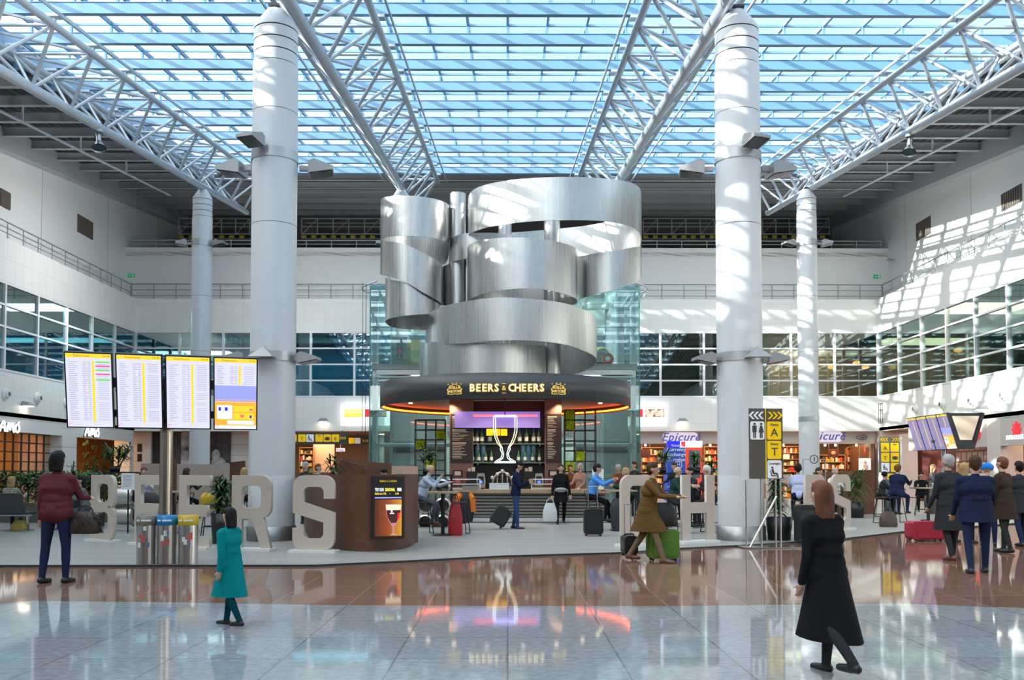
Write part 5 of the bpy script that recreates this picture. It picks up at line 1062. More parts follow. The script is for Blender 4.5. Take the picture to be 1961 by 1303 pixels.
MB().bar((pl_.x + .1, yy + .32, ztop - .45), (pl_.x + L - .1, yy + .32, ztop - .45), .1, .16).bar((pl_.x + .1, yy + .42, ztop - .95), (pl_.x + L - .1, yy + .42, ztop - .95), .1, .12).bar((0, yy + .3, ztop - .5), (0, .02, ztop - .5), .12, .12).build('mounting_frame', DARK, brd)
# right board: V of two screen rows on a pole
A = at(1735, 803, 32.5); B = at(1816, 792, 29.5); xm = (A.x + B.x) / 2
rb = thing('departure_board', 'tilted departure screens on a pole above the crowd at the right', 'departure board', (xm + .62, 31.0, PLZ)); zt = (A.z + B.z) / 2 - PLZ + .02
Mr = Matrix.Rotation(-PI / 2, 4, 'Z')
for i, k in enumerate(('list', 'list', 'list', 'ad')):
    screen(rb, Matrix.Translation((-.62, 1.5 - .75 * i, zt)) @ Mr @ Matrix.Rotation(tilt, 4, 'X') @ Matrix.Translation((0, 0, -1.25)), .72, 1.25, k, 20 + i, SPUR)
    screen(rb, Matrix.Translation((.62, -1.5 + .75 * i, zt)) @ Matrix.Rotation(PI / 2, 4, 'Z') @ Matrix.Rotation(tilt, 4, 'X') @ Matrix.Translation((0, 0, -1.25)), .72, 1.25, 'list', 30 + i, SPUR)
MB().add([(-.46, -1.48, zt - .1), (.46, -1.48, zt - .1), (.2, -1.48, zt - .9), (-.2, -1.48, zt - .9)], [(0, 3, 2, 1)]).build('end_cap', mat('cap_beige', (.62, .50, .38), .4), rb)
MB().add([(-.62, -1.46, zt), (.62, -1.46, zt), (.26, -1.46, zt - 1.2), (-.26, -1.46, zt - 1.2)], [(0, 3, 2, 1)]).build('end_frame', BLACK, rb)
MB().cyl((0, 0, 0), (0, 0, zt - .8), .10, n=20).build('pole', STAIN, rb); MB().bar((-.4, 0, zt - .9), (.4, 0, zt - .9), .2, .1).build('cross_arm', DARK, rb); MB().bx(-.1, .1, -.11, -.09, 1.75, 2.05).build('red_box', mat('red_box', (.6, .03, .05), .4), rb)
# ================================================================ recycling bins
for px0, px1, col, lab, nm in ((253, 291, (.22, .20, .17), 'steel litter bin with brown-grey rim, left of the three', 'grey'), (293, 331, (.0, .22, .52), 'steel recycling bin with blue rim, middle of the three', 'blue'), (334, 372, (.62, .42, .02), 'steel recycling bin with yellow rim, right of the three', 'yellow')):
    p = gr((px0 + px1) / 2, 1086); r = (px1 - px0) / 2 * p.y / F; p = Vector((p.x, p.y + r, PLZ)); t = thing('recycling_bin', lab, 'bin', p); h = .78
    MB().lathe([(r * .96, 0), (r * .96, h * .80)], 32).build('drum', STAIN, t); MB().lathe([(r, h * .80), (r * 1.03, h * .81), (r * 1.03, h * .99), (r * .9, h), (r * .55, h * .97), (r * .5, h * .85)], 32).build('rim', mat('rim_' + nm, col, .35), t)
    MB().lathe([(0.001, .01), (r * .95, .01)], 24).build('base', DARK, t)
    rg = random.Random(px0); m = MB(); cols = [mat('pict_red', (.6, .1, .1), .5), mat('pict_white', (.8, .78, .75), .5), mat('pict_blue', (.15, .2, .4), .5)]
    for i in range(5):
        a_ = -PI / 2 + rg.uniform(-.7, .7); z = rg.uniform(.30, .58); c = Vector((r * .975 * math.cos(a_), r * .975 * math.sin(a_), z)); m.box(c, (.05, .008, rg.uniform(.05, .12)), rz=a_ + PI / 2, m=i % 3)
    m.build('pictograms', cols, t)
    m = MB()
    for a_ in (-.5, .1, .55): a2 = -PI / 2 + a_; m.box((r * 1.035 * math.cos(a2), r * 1.035 * math.sin(a2), h * .9), (.07, .008, .03), rz=a2 + PI / 2)
    m.build('rim_marks', WEM, t)
# ================================================================ gate sign on posts (right) and the yellow sign behind
Y = 17.6; a = at(1432, 783, Y); b = at(1500, 918, Y); w = b.x - a.x; h = a.z - b.z
sg = thing('gate_sign', 'tall dark gate sign on steel posts beside the right thick column', 'sign', ((a.x + b.x) / 2, Y + .1, 0.004), math.radians(4)); zc = (a.z + b.z) / 2; TAUPE = mat('sign_taupe', (.10, .088, .075), .4)
MB().bx(-w / 2, w / 2, -.10, .10, zc - h / 2, zc + h / 2).build('sign_board', TAUPE, sg); MB().bx(-w / 2 - .09, -w / 2, -.10, .12, zc - h / 2 - .02, zc + h / 2 + .02).build('sign_edge', mat('sign_edge', (.72, .72, .76), .3), sg)
MB().bx(-.008, .008, -.105, -.10, zc - h / 2, zc + h / 2).build('divider', YSG, sg)
s = .28; xl_, xr_ = -w * .25, w * .24
chevrons(sg, WSG, xl_ + .13, zc + h * .40, .15, -.115, 3, -1, .62); chevrons(sg, YSG, xr_ - .13, zc + h * .40, .15, -.115, 3, 1, .62)
tile_icon(sg, WSG, xl_, zc + h * .185, s, d=-.112, h=.36); person_icon(sg, xl_ - .065, zc + h * .185, .33, -.13); person_icon(sg, xl_ + .07, zc + h * .185, .33, -.13, True)
tile_icon(sg, YSG, xr_, zc + h * .185, s, 'A', -.112, .36, cap='Gates', tsz=.8); tile_icon(sg, YSG, xr_, zc - h * .09, s, 'T', -.112, .36, cap='Gates', tsz=.8); tile_icon(sg, WSG, xr_, zc - h * .365, s, d=-.112, h=.36, cap='Lounges'); seat_icon(sg, xr_, zc - h * .40, .28, -.13)
for x in (w * .5 - .02, w * .5 - .12, -w * .5 - .03, -w * .1): MB().cyl((x, 0, 0), (x, 0, zc - h / 2), .018, n=10).build('post', STAIN, sg)
MB().bx(-w / 2 - .15, w / 2 + .4, -.25, .25, 0, .02).build('base_plate', STAIN, sg); MB().cyl((w * .5 - .12, -.05, 1.02), (-w * .5 - .05, -.25, .02), .022, n=10).build('strut', STAIN, sg)
Y = 30.0; a = at(1684, 837, Y); b = at(1722, 905, Y); w = b.x - a.x; h = a.z - b.z; zc = (a.z + b.z) / 2
ys = thing('gate_sign', 'smaller sign with yellow gate squares left of the tilted screens', 'sign', ((a.x + b.x) / 2, Y, PLZ), math.radians(-6)); zc -= PLZ
MB().bx(-w / 2, w / 2, -.06, .06, zc - h / 2, zc + h / 2).build('sign_board', mat('sign_mid_grey', (.16, .16, .16), .4), ys); MB().bx(w / 2, w / 2 + .07, -.05, .1, zc - h / 2, zc + h / 2).build('sign_edge', MATS['sign_edge'], ys)
s = w * .40
chevrons(ys, YSG, -w * .06, zc + h * .42, .13, -.075, 3, -1, .65); chevrons(ys, YSG, w * .10, zc + h * .42, .13, -.075, 3, 1, .65)
for (x, r_, txt, mt, f_) in ((-1, 0, 'A', YSG, None), (1, 0, None, YSG, 'exit'), (-1, 1, 'T', YSG, None), (1, 1, None, YSG, 'case'), (-1, 2, None, WSG, 'seat'), (1, 2, 'B', YSG, None)):
    z = zc + h * (.20 - .28 * r_); tile_icon(ys, mt, x * w * .24, z, s, txt, -.075, .28 * h * .9, cap='Exit' if f_ == 'exit' else None)
    if f_ == 'case': case_icon(ys, x * w * .24, z, s, -.09)
    if f_ == 'seat': seat_icon(ys, x * w * .24, z, s, -.09)
MB().bx(-w * .3, w * .3, -.05, .05, 0, zc - h / 2).build('post', mat('post_slate', (.12, .13, .17), .4), ys); tile_icon(ys, YSG, 0, zc - h * .62, .2, d=-.06)
# ================================================================ corten counters
CORT = mat('corten', (.115, .046, .024), .5, noise=(2.0, .25), bump=(60, .1)); COREDGE = mat('counter_top_black', (.015, .014, .014), .35)
def arcwall(pts, z1, th, lab, name='corten_counter', top=True):
    P = [Vector(p) for p in pts]; Q = []                       # smooth the plan with a spline
    for i in range(len(P) - 1):
        p0, p1, p2, p3 = P[max(0, i - 1)], P[i], P[i + 1], P[min(len(P) - 1, i + 2)]
        for k in range(8):
            t = k / 8; Q.append(.5 * ((2 * p1) + (p2 - p0) * t + (2 * p0 - 5 * p1 + 4 * p2 - p3) * t * t + (3 * p1 - p0 - 3 * p2 + p3) * t ** 3))
    Q.append(P[-1]); c = sum(Q, Vector((0, 0, 0))) / len(Q); root = thing(name, lab, 'counter', (c.x, c.y, PLZ)); m = MB(); vs = []
    for i, q in enumerate(Q):
        d = (Q[min(i + 1, len(Q) - 1)] - Q[max(i - 1, 0)]).normalized(); n = Vector((-d.y, d.x, 0)); a_ = q; b_ = q + n * th
        vs += [(a_.x, a_.y, PLZ), (a_.x, a_.y, z1), (b_.x, b_.y, PLZ), (b_.x, b_.y, z1)]
    f = []; e = []
    for i in range(len(Q) - 1):
        k = 4 * i; j = k + 4; f += [(k, j, j + 1, k + 1), (k + 2, k + 3, j + 3, j + 2)]; e.append((k + 1, j + 1, j + 3, k + 3))
    n4 = 4 * (len(Q) - 1); m.add(vs, f, 0, True); m.add(vs, e + [(0, 1, 3, 2), (n4, n4 + 2, n4 + 3, n4 + 1)], 1); m.build('curved_wall', [CORT, COREDGE], root, world=True)
    return root, Q
kp = [gr(582, 1016), gr(598, 1040), gr(640, 1055), gr(700, 1060), gr(755, 1057), gr(781, 1052), gr(794, 1044)]
kp.append(kp[-1] + Vector((-.02, .7, 0))); kp.append(kp[-1] + Vector((-.5, 1.0, 0)))
zk = at(700, 909, kp[3].y).z
kio, Q = arcwall(kp, zk, .08, 'curved corten counter with a beer advert screen behind the letter S')
# its advert screen
pc = at(743, 972, gr(743, 1060).y - .06); sw, sh = .60, 1.12
d_ = (kp[4] - kp[3]).normalized(); adr = thing('advert_screen', None, None); adr.parent = kio; adr.location = pc + Vector((.0, -.05, 0)) - kio.location; adr.rotation_euler = (0, 0, math.atan2(d_.y, d_.x) * .7)
MB().bx(-sw / 2, sw / 2, -.03, .05, -sh / 2, sh / 2).build('bezel', BLACK, adr); MB().bx(-sw / 2 - .03, sw / 2 + .03, 0, .06, -sh / 2 - .03, sh / 2 + .03).build('recess', mat('corten_dark', (.07, .03, .018), .5), adr)
def grad(name, c0, c1, c2):
    m = bpy.data.materials.new(name); m.use_nodes = True; n = m.node_tree.nodes; l = m.node_tree.links; b = n['Principled BSDF']; t = n.new('ShaderNodeTexCoord'); g = n.new('ShaderNodeTexGradient'); r = n.new('ShaderNodeValToRGB'); mp = n.new('ShaderNodeMapping'); mp.inputs['Location'].default_value = (.45, 0, 0); mp.inputs['Scale'].default_value = (1.7, 1, 1)
    l.new(t.outputs['Object'], mp.inputs[0]); l.new(mp.outputs[0], g.inputs[0]); l.new(g.outputs[0], r.inputs[0]); e = r.color_ramp.elements; e[0].color = (*c0, 1); e[1].color = (*c2, 1); x = e.new(.5); x.color = (*c1, 1)
    l.new(r.outputs[0], b.inputs['Emission Color']); b.inputs['Emission Strength'].default_value = .8; b.inputs['Base Color'].default_value = (.05, .02, .01, 1); return m
MB().bx(-sw * .42, sw * .43, -.036, -.03, -sh * .47, sh * .13).build('picture', grad('beer_backdrop', (.05, .008, .004), (.35, .07, .01), (.85, .42, .03)), adr)
put(text_mesh('BEERS & CHEERS', .045, .002, .001), YSG, 'lettering', adr, (0, -.035, sh * .43))
LYW = emis('advert_text_yellow', (.85, .75, .10), .9); LWT = emis('advert_text_white', (.85, .88, 1), .9)
put(text_mesh('TRY OUR', .078, .002, .003, sx=.50), LWT, 'lettering', adr, (-sw * .275, -.035, sh * .29)); put(text_mesh('SEASONAL', .078, .002, .003, sx=.50), LYW, 'lettering', adr, (sw * .06, -.035, sh * .29)); put(text_mesh('BEER', .078, .002, .003, sx=.50), LWT, 'lettering', adr, (sw * .355, -.035, sh * .29))
put(text_mesh('KEGS 6.6 CTR', .05, .002, .001, sx=.7), LYW, 'lettering', adr, (-sw * .24, -.035, sh * .225)); put(text_mesh('\u2022', .05, .002), LWT, 'lettering', adr, (.03, -.035, sh * .225)); put(text_mesh('5.40', .05, .002, .001, sx=.8), LYW, 'lettering', adr, (sw * .28, -.035, sh * .225))
MB().bx(-sw * .42, sw * .42, -.036, -.033, sh * .15, sh * .17).build('text_rule', emis('rule_blue', (.3, .35, .8), .8), adr)
cx = .10
def outline(prof): return [(cx + x, z) for x, z in prof] + [(cx - x, z) for x, z in prof[::-1]]
put(curve_mesh([outline([(.02, -.50), (.02, -.36), (.07, -.28), (.13, -.15), (.15, .0), (.15, .06)])], .004), emis('goblet_glass', (.45, .20, .22), .8), 'goblet', adr, (0, -.042, 0))
put(curve_mesh([outline([(.05, -.285), (.115, -.17), (.135, -.05)])], .004), emis('goblet_beer', (.05, .01, .01), .8), 'beer', adr, (0, -.046, 0)); put(curve_mesh([outline([(.135, -.05), (.14, .0), (.145, .05)])], .004), emis('goblet_foam', (.82, .70, .50), .9), 'foam', adr, (0, -.046, 0))
put(curve_mesh([[(.13, -.1), (.175, -.1), (.16, -.2), (.12, -.25)]], .004), emis('beer_ruby', (.75, .02, .02), .9), 'beer_glow', adr, (.05, -.048, 0)); put(curve_mesh([outline([(.07, -.53), (.02, -.5)])], .004), emis('goblet_foot', (.5, .3, .2), .8), 'goblet_foot', adr, (0, -.044, .02))
MB().bx(.03, .11, -.052, -.05, -.12, -.10).bx(.05, .08, -.052, -.05, -.09, -.05).build('goblet_label', LWT, adr)
# corten plates and pale wood screens further back
WOODP = mat('pale_wood_fence', (.42, .34, .29), .55, noise=(6, .15, (8, 8, .5)))
def plate(px0, py0, py0b, px1, Y0_, Y1_, lab, mt=CORT, name='corten_screen'):
    a_ = at(px0, py0, Y0_); b_ = at(px1, py0b, Y1_); m = MB(); d = Vector((b_.x - a_.x, b_.y - a_.y, 0)).normalized(); n = Vector((-d.y, d.x, 0)) * .06
    vs = [(a_.x, a_.y, PLZ), (b_.x, b_.y, PLZ), (b_.x, b_.y, b_.z), (a_.x, a_.y, a_.z)]; vs += [(v[0] + n.x, v[1] + n.y, v[2]) for v in vs]
    m.add(vs, [(0, 1, 2, 3), (7, 6, 5, 4), (0, 4, 5, 1), (1, 5, 6, 2), (2, 6, 7, 3), (3, 7, 4, 0)]); return tag(m.build(name, mt), lab, 'screen wall')
plate(650, 881, 892, 697, 25.5, 25.0, 'lower slanted corten screen right of the small palm'); plate(655, 878, 889, 749, 27.2, 27.0, 'long slanted corten screen left of the glass tower')
plate(440, 886, 883, 467, 29, 28.5, 'small corten screen left of the left thick column'); plate(327, 882, 881, 339, 29, 29.3, 'narrow corten screen just right of the departure board pole')
plate(270, 888, 890, 440, 31.0, 30.5, 'pale wooden screen wall behind the left word letters', WOODP, 'wooden_screen'); plate(745, 893, 893, 800, 30.2, 30.2, 'short pale wooden screen left of the moss cubes', WOODP, 'wooden_screen')
kr = [gr(1588, 1000), gr(1640, 990), gr(1676, 975)]; plate(1560, 905, 900, 1674, 29, 31.5, 'corten screen wall below the slim right column', mat('corten_light', (.20, .09, .045), .5, noise=(2, .2)))
# ================================================================ furniture
STB = mat('stool_black', (.012, .012, .013), .45); TBT = mat('table_oak', (.40, .28, .18), .4)
def stool_proto():
    t = thing('bar_stool', 'x', 'stool', (0, 0, 0)); MB().lathe([(0, .72), (.17, .72), (.18, .74), (.17, .755), (0, .76)], 20).build('seat', STB, t)
    for sx in (-1, 1):
        MB().tube([(sx * .12, -.12, .72), (sx * .2, -.2, .01), (sx * .2, .2, .01), (sx * .12, .12, .72)], .012, 6).build('leg_loop', STB, t)
    MB().bar((-.19, -.19, .25), (.19, -.19, .25), .02, .02).bar((-.19, .19, .25), (.19, .19, .25), .02, .02).build('foot_rest', STB, t)
    MB().tube([(-.15, .14, .74), (-.17, .2, .98), (.17, .2, .98), (.15, .14, .74)], .012, 6).build('back_loop', STB, t); return t
def table_proto():
    t = thing('high_table', 'x', 'table', (0, 0, 0)); MB().bx(-.38, .38, -.38, .38, .985, 1.02).build('table_top', TBT, t); MB().cyl((0, 0, 0), (0, 0, .985), .045, n=12).build('pedestal', STB, t); MB().lathe([(0, .0), (.25, .0), (.24, .02), (0.05, .05)], 24).build('foot', STB, t); return t
STOOL = [stool_proto()]; TABLE = [table_proto()]
def first_or_dup(L_, loc, rz, label, group=None):
    if len(L_) == 1: L_.append(1); o = L_[0]; o.location = loc; o.rotation_euler = (0, 0, rz); return tag(o, label, None, group)
    return dup(L_[0], loc, rz, label, group)
def stool(px, py, rz, label, z=PLZ): p = gr(px, py, z); return first_or_dup(STOOL, p, rz, label)
def table(px, py, rz, label, z=PLZ): p = gr(px, py, z); return first_or_dup(TABLE, p, rz, label)
stool(811, 1022, .3, 'black wire stool under the seated man in the pale blue shirt'); stool(881, 1022, -.2, 'black wire stool draped with the black and orange jacket'); stool(1136, 1016, .2, 'black wire stool under the seated man in the bright blue shirt'); stool(1692, 1002, .5, 'black wire stool left of the brown bag on the floor'); stool(1716, 998, .1, 'black wire stool under the seated man in the dark jacket'); stool(1528, 1006, .2, 'black wire stool under the man in the lilac shirt'); stool(404, 1030, .2, 'black wire stool between the second E and the R'); stool(1290, 1010, .4, 'black wire stool behind the letter H')
table(848, 1026, 0, 'square high table beside the man in the pale blue shirt'); table(1186, 1016, .1, 'square high table in front of the man in the bright blue shirt'); table(1778, 1000, 0, 'square high table with glasses under the tilted screens'); table(1340, 1008, .2, 'square high table behind the letter H'); table(330, 1022, 0, 'square high table behind the second E'); table(1560, 1003, 0, 'square high table beside the man in the lilac shirt')
# black plant shelves
def highshelf(px0, px1, py, Y, lab):
    x0, x1, z0, z1 = R(px0, py, px1, py + 4, Y); t = thing('plant_shelf', lab, 'shelf', ((x0 + x1) / 2, Y, PLZ)); MB().bx(x0, x1, Y - .25, Y + .25, z1 - .05, z1).build('shelf_board', STB, t, world=True); m = MB()
    for x in (x0 + .05, x1 - .05):
        for y in (Y - .2, Y + .2): MB().bar((x, y, PLZ), (x, y, z1 - .05), .035, .035).build('leg', STB, t, world=True)
    return z1
ZS1 = highshelf(796, 868, 909, 24.0, 'black high plant shelf above the kegs by the seated man'); ZS2 = highshelf(203, 266, 904, 24.5, 'black high plant shelf behind the letter B'); ZS3 = highshelf(1215, 1352, 906, 25.0, 'black high plant shelf behind the letters C and H'); 
# kegs
KEG = mat('keg_steel', (.60, .58, .55), .3, .9); KEGE = mat('keg_end', (.55, .52, .48), .4, .3)
def keg_proto():
    t = thing('beer_keg', 'x', 'keg', (0, 0, 0)); MB().lathe([(.17, -.28), (.22, -.26), (.235, -.2), (.225, -.1), (.235, 0), (.225, .1), (.235, .2), (.22, .26), (.17, .28)], 24).build('keg_body', KEG, t)
    m = MB(); m.lathe([(0, -.265), (.17, -.265), (.18, -.285), (.205, -.285)], 24); m.build('keg_end', KEGE, t); MB().box((0, -.0, -.27), (.08, .08, .02)).build('valve', mat('keg_valve', (.45, .33, .2), .4), t)
    for c in KIDS(t): c.data.transform(Matrix.Rotation(-PI / 2, 4, 'X') @ Matrix.Rotation(PI, 4, 'X'))
    return t
KP = [keg_proto()]
def keg(px, py, Y, lab, rz=0.0): p = at(px, py, Y); return first_or_dup(KP, p, rz, lab)
for px, py, lab in ((848, 933, 'top right keg of the stack behind the seated man'), (817, 933, 'top left keg of the stack behind the seated man'), (849, 968, 'middle right keg of the stack behind the seated man'), (817, 968, 'middle left keg of the stack behind the seated man'), (848, 1000, 'bottom right keg of the stack behind the seated man'), (816, 1000, 'bottom left keg of the stack behind the seated man')): keg(px, py, 24.0, lab)
for px, py, lab in ((238, 951, 'upper steel keg seen right of the letter B'), (238, 988, 'lower steel keg seen right of the letter B')): keg(px, py, 22.5, lab, PI / 2)
kg = at(238, 920, 22.5)
# benches at the left
VIN = mat('vinyl_slate', (.055, .058, .068), .4)
def bench(px0, px1, py, lab):
    a_ = gr(px0, py, PLZ); b_ = gr(px1, py, PLZ); L_ = b_.x - a_.x; t = thing('waiting_bench', lab, 'bench', a_); n = max(1, int(L_ / .6)); w_ = L_ / n
    for i in range(n):
        MB().bx(w_ * i + .03, w_ * (i + 1) - .03, -.25, .25, .42, .48).build('seat', VIN, t); m = MB(); m.add([(w_ * i + .03, -.28, .46), (w_ * (i + 1) - .03, -.28, .46), (w_ * (i + 1) - .05, -.42, .95), (w_ * i + .05, -.42, .95), (w_ * i + .03, -.23, .46), (w_ * (i + 1) - .03, -.23, .46), (w_ * (i + 1) - .05, -.38, .96), (w_ * i + .05, -.38, .96)], [(0, 1, 2, 3), (7, 6, 5, 4), (3, 2, 6, 7), (0, 3, 7, 4), (1, 5, 6, 2), (0, 4, 5, 1)]); m.build('backrest', VIN, t)
    MB().bar((0, 0, .40), (L_, 0, .40), .06, .05).build('rail', STAIN, t)
    for x in (.1, L_ - .1): MB().bar((x, 0, .02), (x, 0, .4), .05, .05).bar((x, -.28, .02), (x, .28, .02), .05, .04).build('leg', STAIN, t)
    return t
bench(-60, 60, 1018, 'slate vinyl waiting bench at the left picture edge'); bench(100, 175, 1015, 'slate vinyl waiting bench behind the woman in maroon')
# litter bin right
p = gr(1557, 1042); t = thing('litter_bin', 'dark square litter bin in front of the right hand letters', 'bin', (p.x, p.y + .25, PLZ)); MB().bx(-.24, .24, -.24, .24, 0, .70).build('bin_body', mat('bin_slate', (.05, .055, .065), .35), t); MB().bx(-.26, .26, -.26, .26, .70, .76).bx(-.2, .2, -.2, .2, .76, .78).build('bin_lid', mat('bin_lid', (.03, .033, .04), .3), t)
# ring-shaped sign frame behind it
Y = 24; p = at(1559, 880, Y); t = thing('round_symbol_frame', 'thin wire frame with a round person symbol by the slim right column', 'sign', (p.x, Y, PLZ)); z = p.z - PLZ; m = MB(); m.tube([(-.30, 0, 0), (-.30, 0, z), (-.12, 0, z)], .012, 6).tube([(.30, 0, 0), (.30, 0, z), (.12, 0, z)], .012, 6); m.build('frame', GREYM, t); MB().tube([(.11 * math.cos(a_), 0, z + .11 * math.sin(a_)) for a_ in [i * PI / 9 for i in range(19)]], .012, 6).build('ring', DARK, t); person_icon(t, 0, z, .14, -.02)
# luggage
def suitcase(px, py, w_, d_, h_, col, lab, rz=0.0, handle=.0, z=None, name='suitcase'):
    p = gr(px, py, PLZ if z is None else z); t = thing(name, lab, 'suitcase', p, rz); mt = mat('case_%s' % lab[:14].replace(' ', '_'), col, .35)
    me = curve_mesh([rrect(w_, h_ - .05, .06, 0, h_ / 2 + .025)], d_ - .02, 'shell', .01); put(me, mt, 'shell', t); me = curve_mesh([rrect(w_ * .75, h_ * .5, .04, 0, h_ * .42)], .02, 'pocket', .004); put(me, mt, 'front_pocket', t, (0, -d_ / 2 - .005, 0))
    for sx in (-1, 1):
        for sy in (-1, 1): MB().cyl((sx * w_ * .38 - .015, sy * d_ * .32, .028), (sx * w_ * .38 + .015, sy * d_ * .32, .028), .028, n=12).build('wheel', BLACK, t)
    if handle: MB().tube([(-w_ * .25, d_ * .3, h_ * .95), (-w_ * .25, d_ * .3, h_ + handle), (w_ * .25, d_ * .3, h_ + handle), (w_ * .25, d_ * .3, h_ * .95)], .011, 8).build('pull_handle', STAIN, t)
    MB().bar((-.08, 0, h_ + .03), (.08, 0, h_ + .03), .03, .02).bar((-.08, 0, h_), (-.08, 0, h_ + .03), .02, .02).bar((.08, 0, h_), (.08, 0, h_ + .03), .02, .02).build('grip', BLACK, t); return t
suitcase(1269, 1074, .50, .26, .52, (.10, .23, .03), 'bright green suitcase wheeled by the man in the brown coat', .1, 0, .004); suitcase(1205, 1066, .22, .34, .36, (.014, .014, .016), 'small black case left of the brown coat man', .1, .55, PLZ); suitcase(1136, 1027, .42, .24, .62, (.012, .012, .014), 'black trolley case with raised handle by the blue shirt man', .05, .52)
suitcase(1772, 1036, .75, .34, .42, (.42, .02, .05), 'crimson suitcase standing before the right crowd', .1, 0, .004)
t = suitcase(948, 1014, .40, .28, .50, (.02, .022, .026), 'tilted dark cabin case pulled behind the man in navy', .15, 0); t.rotation_euler = (0, math.radians(32), .1); t.location.z += .10
# bags
def bag(px, py, w_, h_, d_, col, lab, z=None, loc=None, handles=True):
    p = loc if loc is not None else gr(px, py, PLZ if z is None else z); t = thing('bag', lab, 'bag', p); mt = mat('bag_%s' % lab[:12].replace(' ', '_'), col, .5, bump=(14, .5))
    m = MB(); n = 14; vs = []
    for z_, s_ in ((0, .92), (h_ * .12, 1.0), (h_ * .55, .96), (h_ * .9, .70), (h_, .55)):
        for i in range(n): a_ = 2 * PI * i / n; c_, q_ = math.cos(a_), math.sin(a_); vs.append((w_ / 2 * s_ * math.copysign(abs(c_) ** .55, c_), d_ / 2 * (s_ if z_ < h_ * .6 else s_ * .7) * math.copysign(abs(q_) ** .55, q_), z_))
    m.add(vs, [(k * n + i, k * n + (i + 1) % n, (k + 1) * n + (i + 1) % n, (k + 1) * n + i) for k in range(4) for i in range(n)], 0, True); m.add(vs, [tuple(reversed(range(n))), tuple(range(4 * n, 5 * n))]); m.build('bag_body', mt, t)
    if handles: MB().tube([(w_ * .25 * math.cos(a_), 0, h_ * .95 + h_ * .32 * math.sin(a_)) for a_ in [PI * i / 8 for i in range(9)]], .012, 6).build('handle', mt, t)
    return t
bag(1701, 1010, .46, .42, .26, (.075, .045, .035), 'brown leather bag on the floor before the seated man at the right')
bag(872, 1026, .34, .75, .24, (.38, .015, .02), 'tall red bag under the jacket on the stool'); bag(162, 1012, .5, .45, .35, (.16, .10, .06), 'brown travel bag on the floor behind the woman in maroon'); bag(38, 1018, .42, .28, .25, (.35, .24, .05), 'mustard bag under the bench at the left edge')
# draped jackets
def jacket(px, py0, py1, Y, w_, c1, c2, lab):
    a_ = at(px, py0, Y); b_ = at(px, py1, Y); h_ = a_.z - b_.z; t = thing('jacket', lab, 'jacket', (a_.x, Y, b_.z)); n = 16; vs = []; ks_ = 8
    for k in range(ks_):
        f = k / (ks_ - 1); s_ = [.35, .8, 1, 1, .97, .9, .8, .72][k]
        for i in range(n):
            a2 = 2 * PI * i / n; rr = 1 + .10 * math.sin(3 * a2 + k * .6); vs.append((w_ / 2 * s_ * math.cos(a2) * rr + .05 * f, .13 * s_ * math.sin(a2) * rr, h_ * (1 - f)))
    m = MB(); fs = [(k * n + i, (k + 1) * n + i, (k + 1) * n + (i + 1) % n, k * n + (i + 1) % n) for k in range(ks_ - 1) for i in range(n)]; m.add(vs, fs, 0, True); m.add(vs, [tuple(range(n)), tuple(reversed(range((ks_ - 1) * n, ks_ * n)))], 0); m.build('jacket_body', mat('jk_' + lab[:9], c1, .7, bump=(25, .5)), t)
    if c2:
        for sx in (-1, 1): MB().tube([(sx * w_ * .25, -.05, h_ * .95), (sx * w_ * .46, -.08, h_ * .8), (sx * w_ * .5, -.05, h_ * (.35 if sx > 0 else .62))], .075, 10).build('sleeve', mat('jk2_' + lab[:9], c2, .6), t)
    return t
jacket(891, 944, 1000, 23.0, .42, (.02, .022, .03), (.80, .20, .02), 'black and orange padded jacket hung over a bar stool'); jacket(1183, 955, 1026, 22.2, .46, (.025, .028, .035), None, 'long dark coat hung over the stool beside the letter C')
jacket(396, 944, 975, 20.3, .34, (.60, .36, .02), None, 'yellow jacket hung behind the second E'); jacket(288, 944, 985, 21, .5, (.03, .03, .035), None, 'black coat hung behind the first E'); jacket(1785, 945, 985, 27, .55, (.10, .085, .075), None, 'grey brown coat hung on the high table at the right')
# star panel, menu panel, white board on tables
p = at(1151, 941, 25.6); t = thing('bar_sign', 'white panel with a black compass star on the end of the bar', 'sign', (p.x, 25.55 + .9, at(980, 938, 26.2).z)); st = []
for i in range(16): a_ = i * PI / 8 + PI / 2; r_ = (.22 if i % 4 == 0 else .12) if i % 2 == 0 else .035; st.append((r_ * math.cos(a_), r_ * math.sin(a_)))
MB().bx(-.17, .17, 0, .03, 0, .6).build('panel', WEM, t); put(curve_mesh([st], .01), DARK, 'star', t, (0, -.01, .32))
p = at(245, 925, 21.5); t = thing('menu_panel', 'white menu panel on a post between the letters B and E', 'sign', (p.x, 21.5, PLZ)); MB().bx(-.16, .16, 0, .03, p.z - .2, p.z + .2).build('panel', WEM, t); MB().cyl((0, .03, 0), (0, .03, p.z - .1), .02).build('post', STB, t); g = MB()
for i in range(9): g.bx(-.12, .10 - .02 * (i % 3), -.004, 0, p.z + .14 - .033 * i, p.z + .15 - .033 * i)
tag(g.build('text_lines', mat('print_grey', (.35, .35, .4), .5), t), kind='stuff')
for i, (px, Y, lab) in enumerate(((1788, 27.6, 'left'), (1795, 27.8, 'right'))):
    pt = gr(1778, 1000, PLZ); t = thing('drinking_glass', 'clear glass on the high table under the tilted screens, %s of the pair' % lab, 'glass', (pt.x + .1 + .12 * i, pt.y - .1, PLZ + 1.021)); MB().lathe([(0, 0), (.03, 0), (.04, .14), (.036, .14), (.028, .01)], 14).build('tumbler', glass('tumbler', (.9, .95, .95), .15), t)
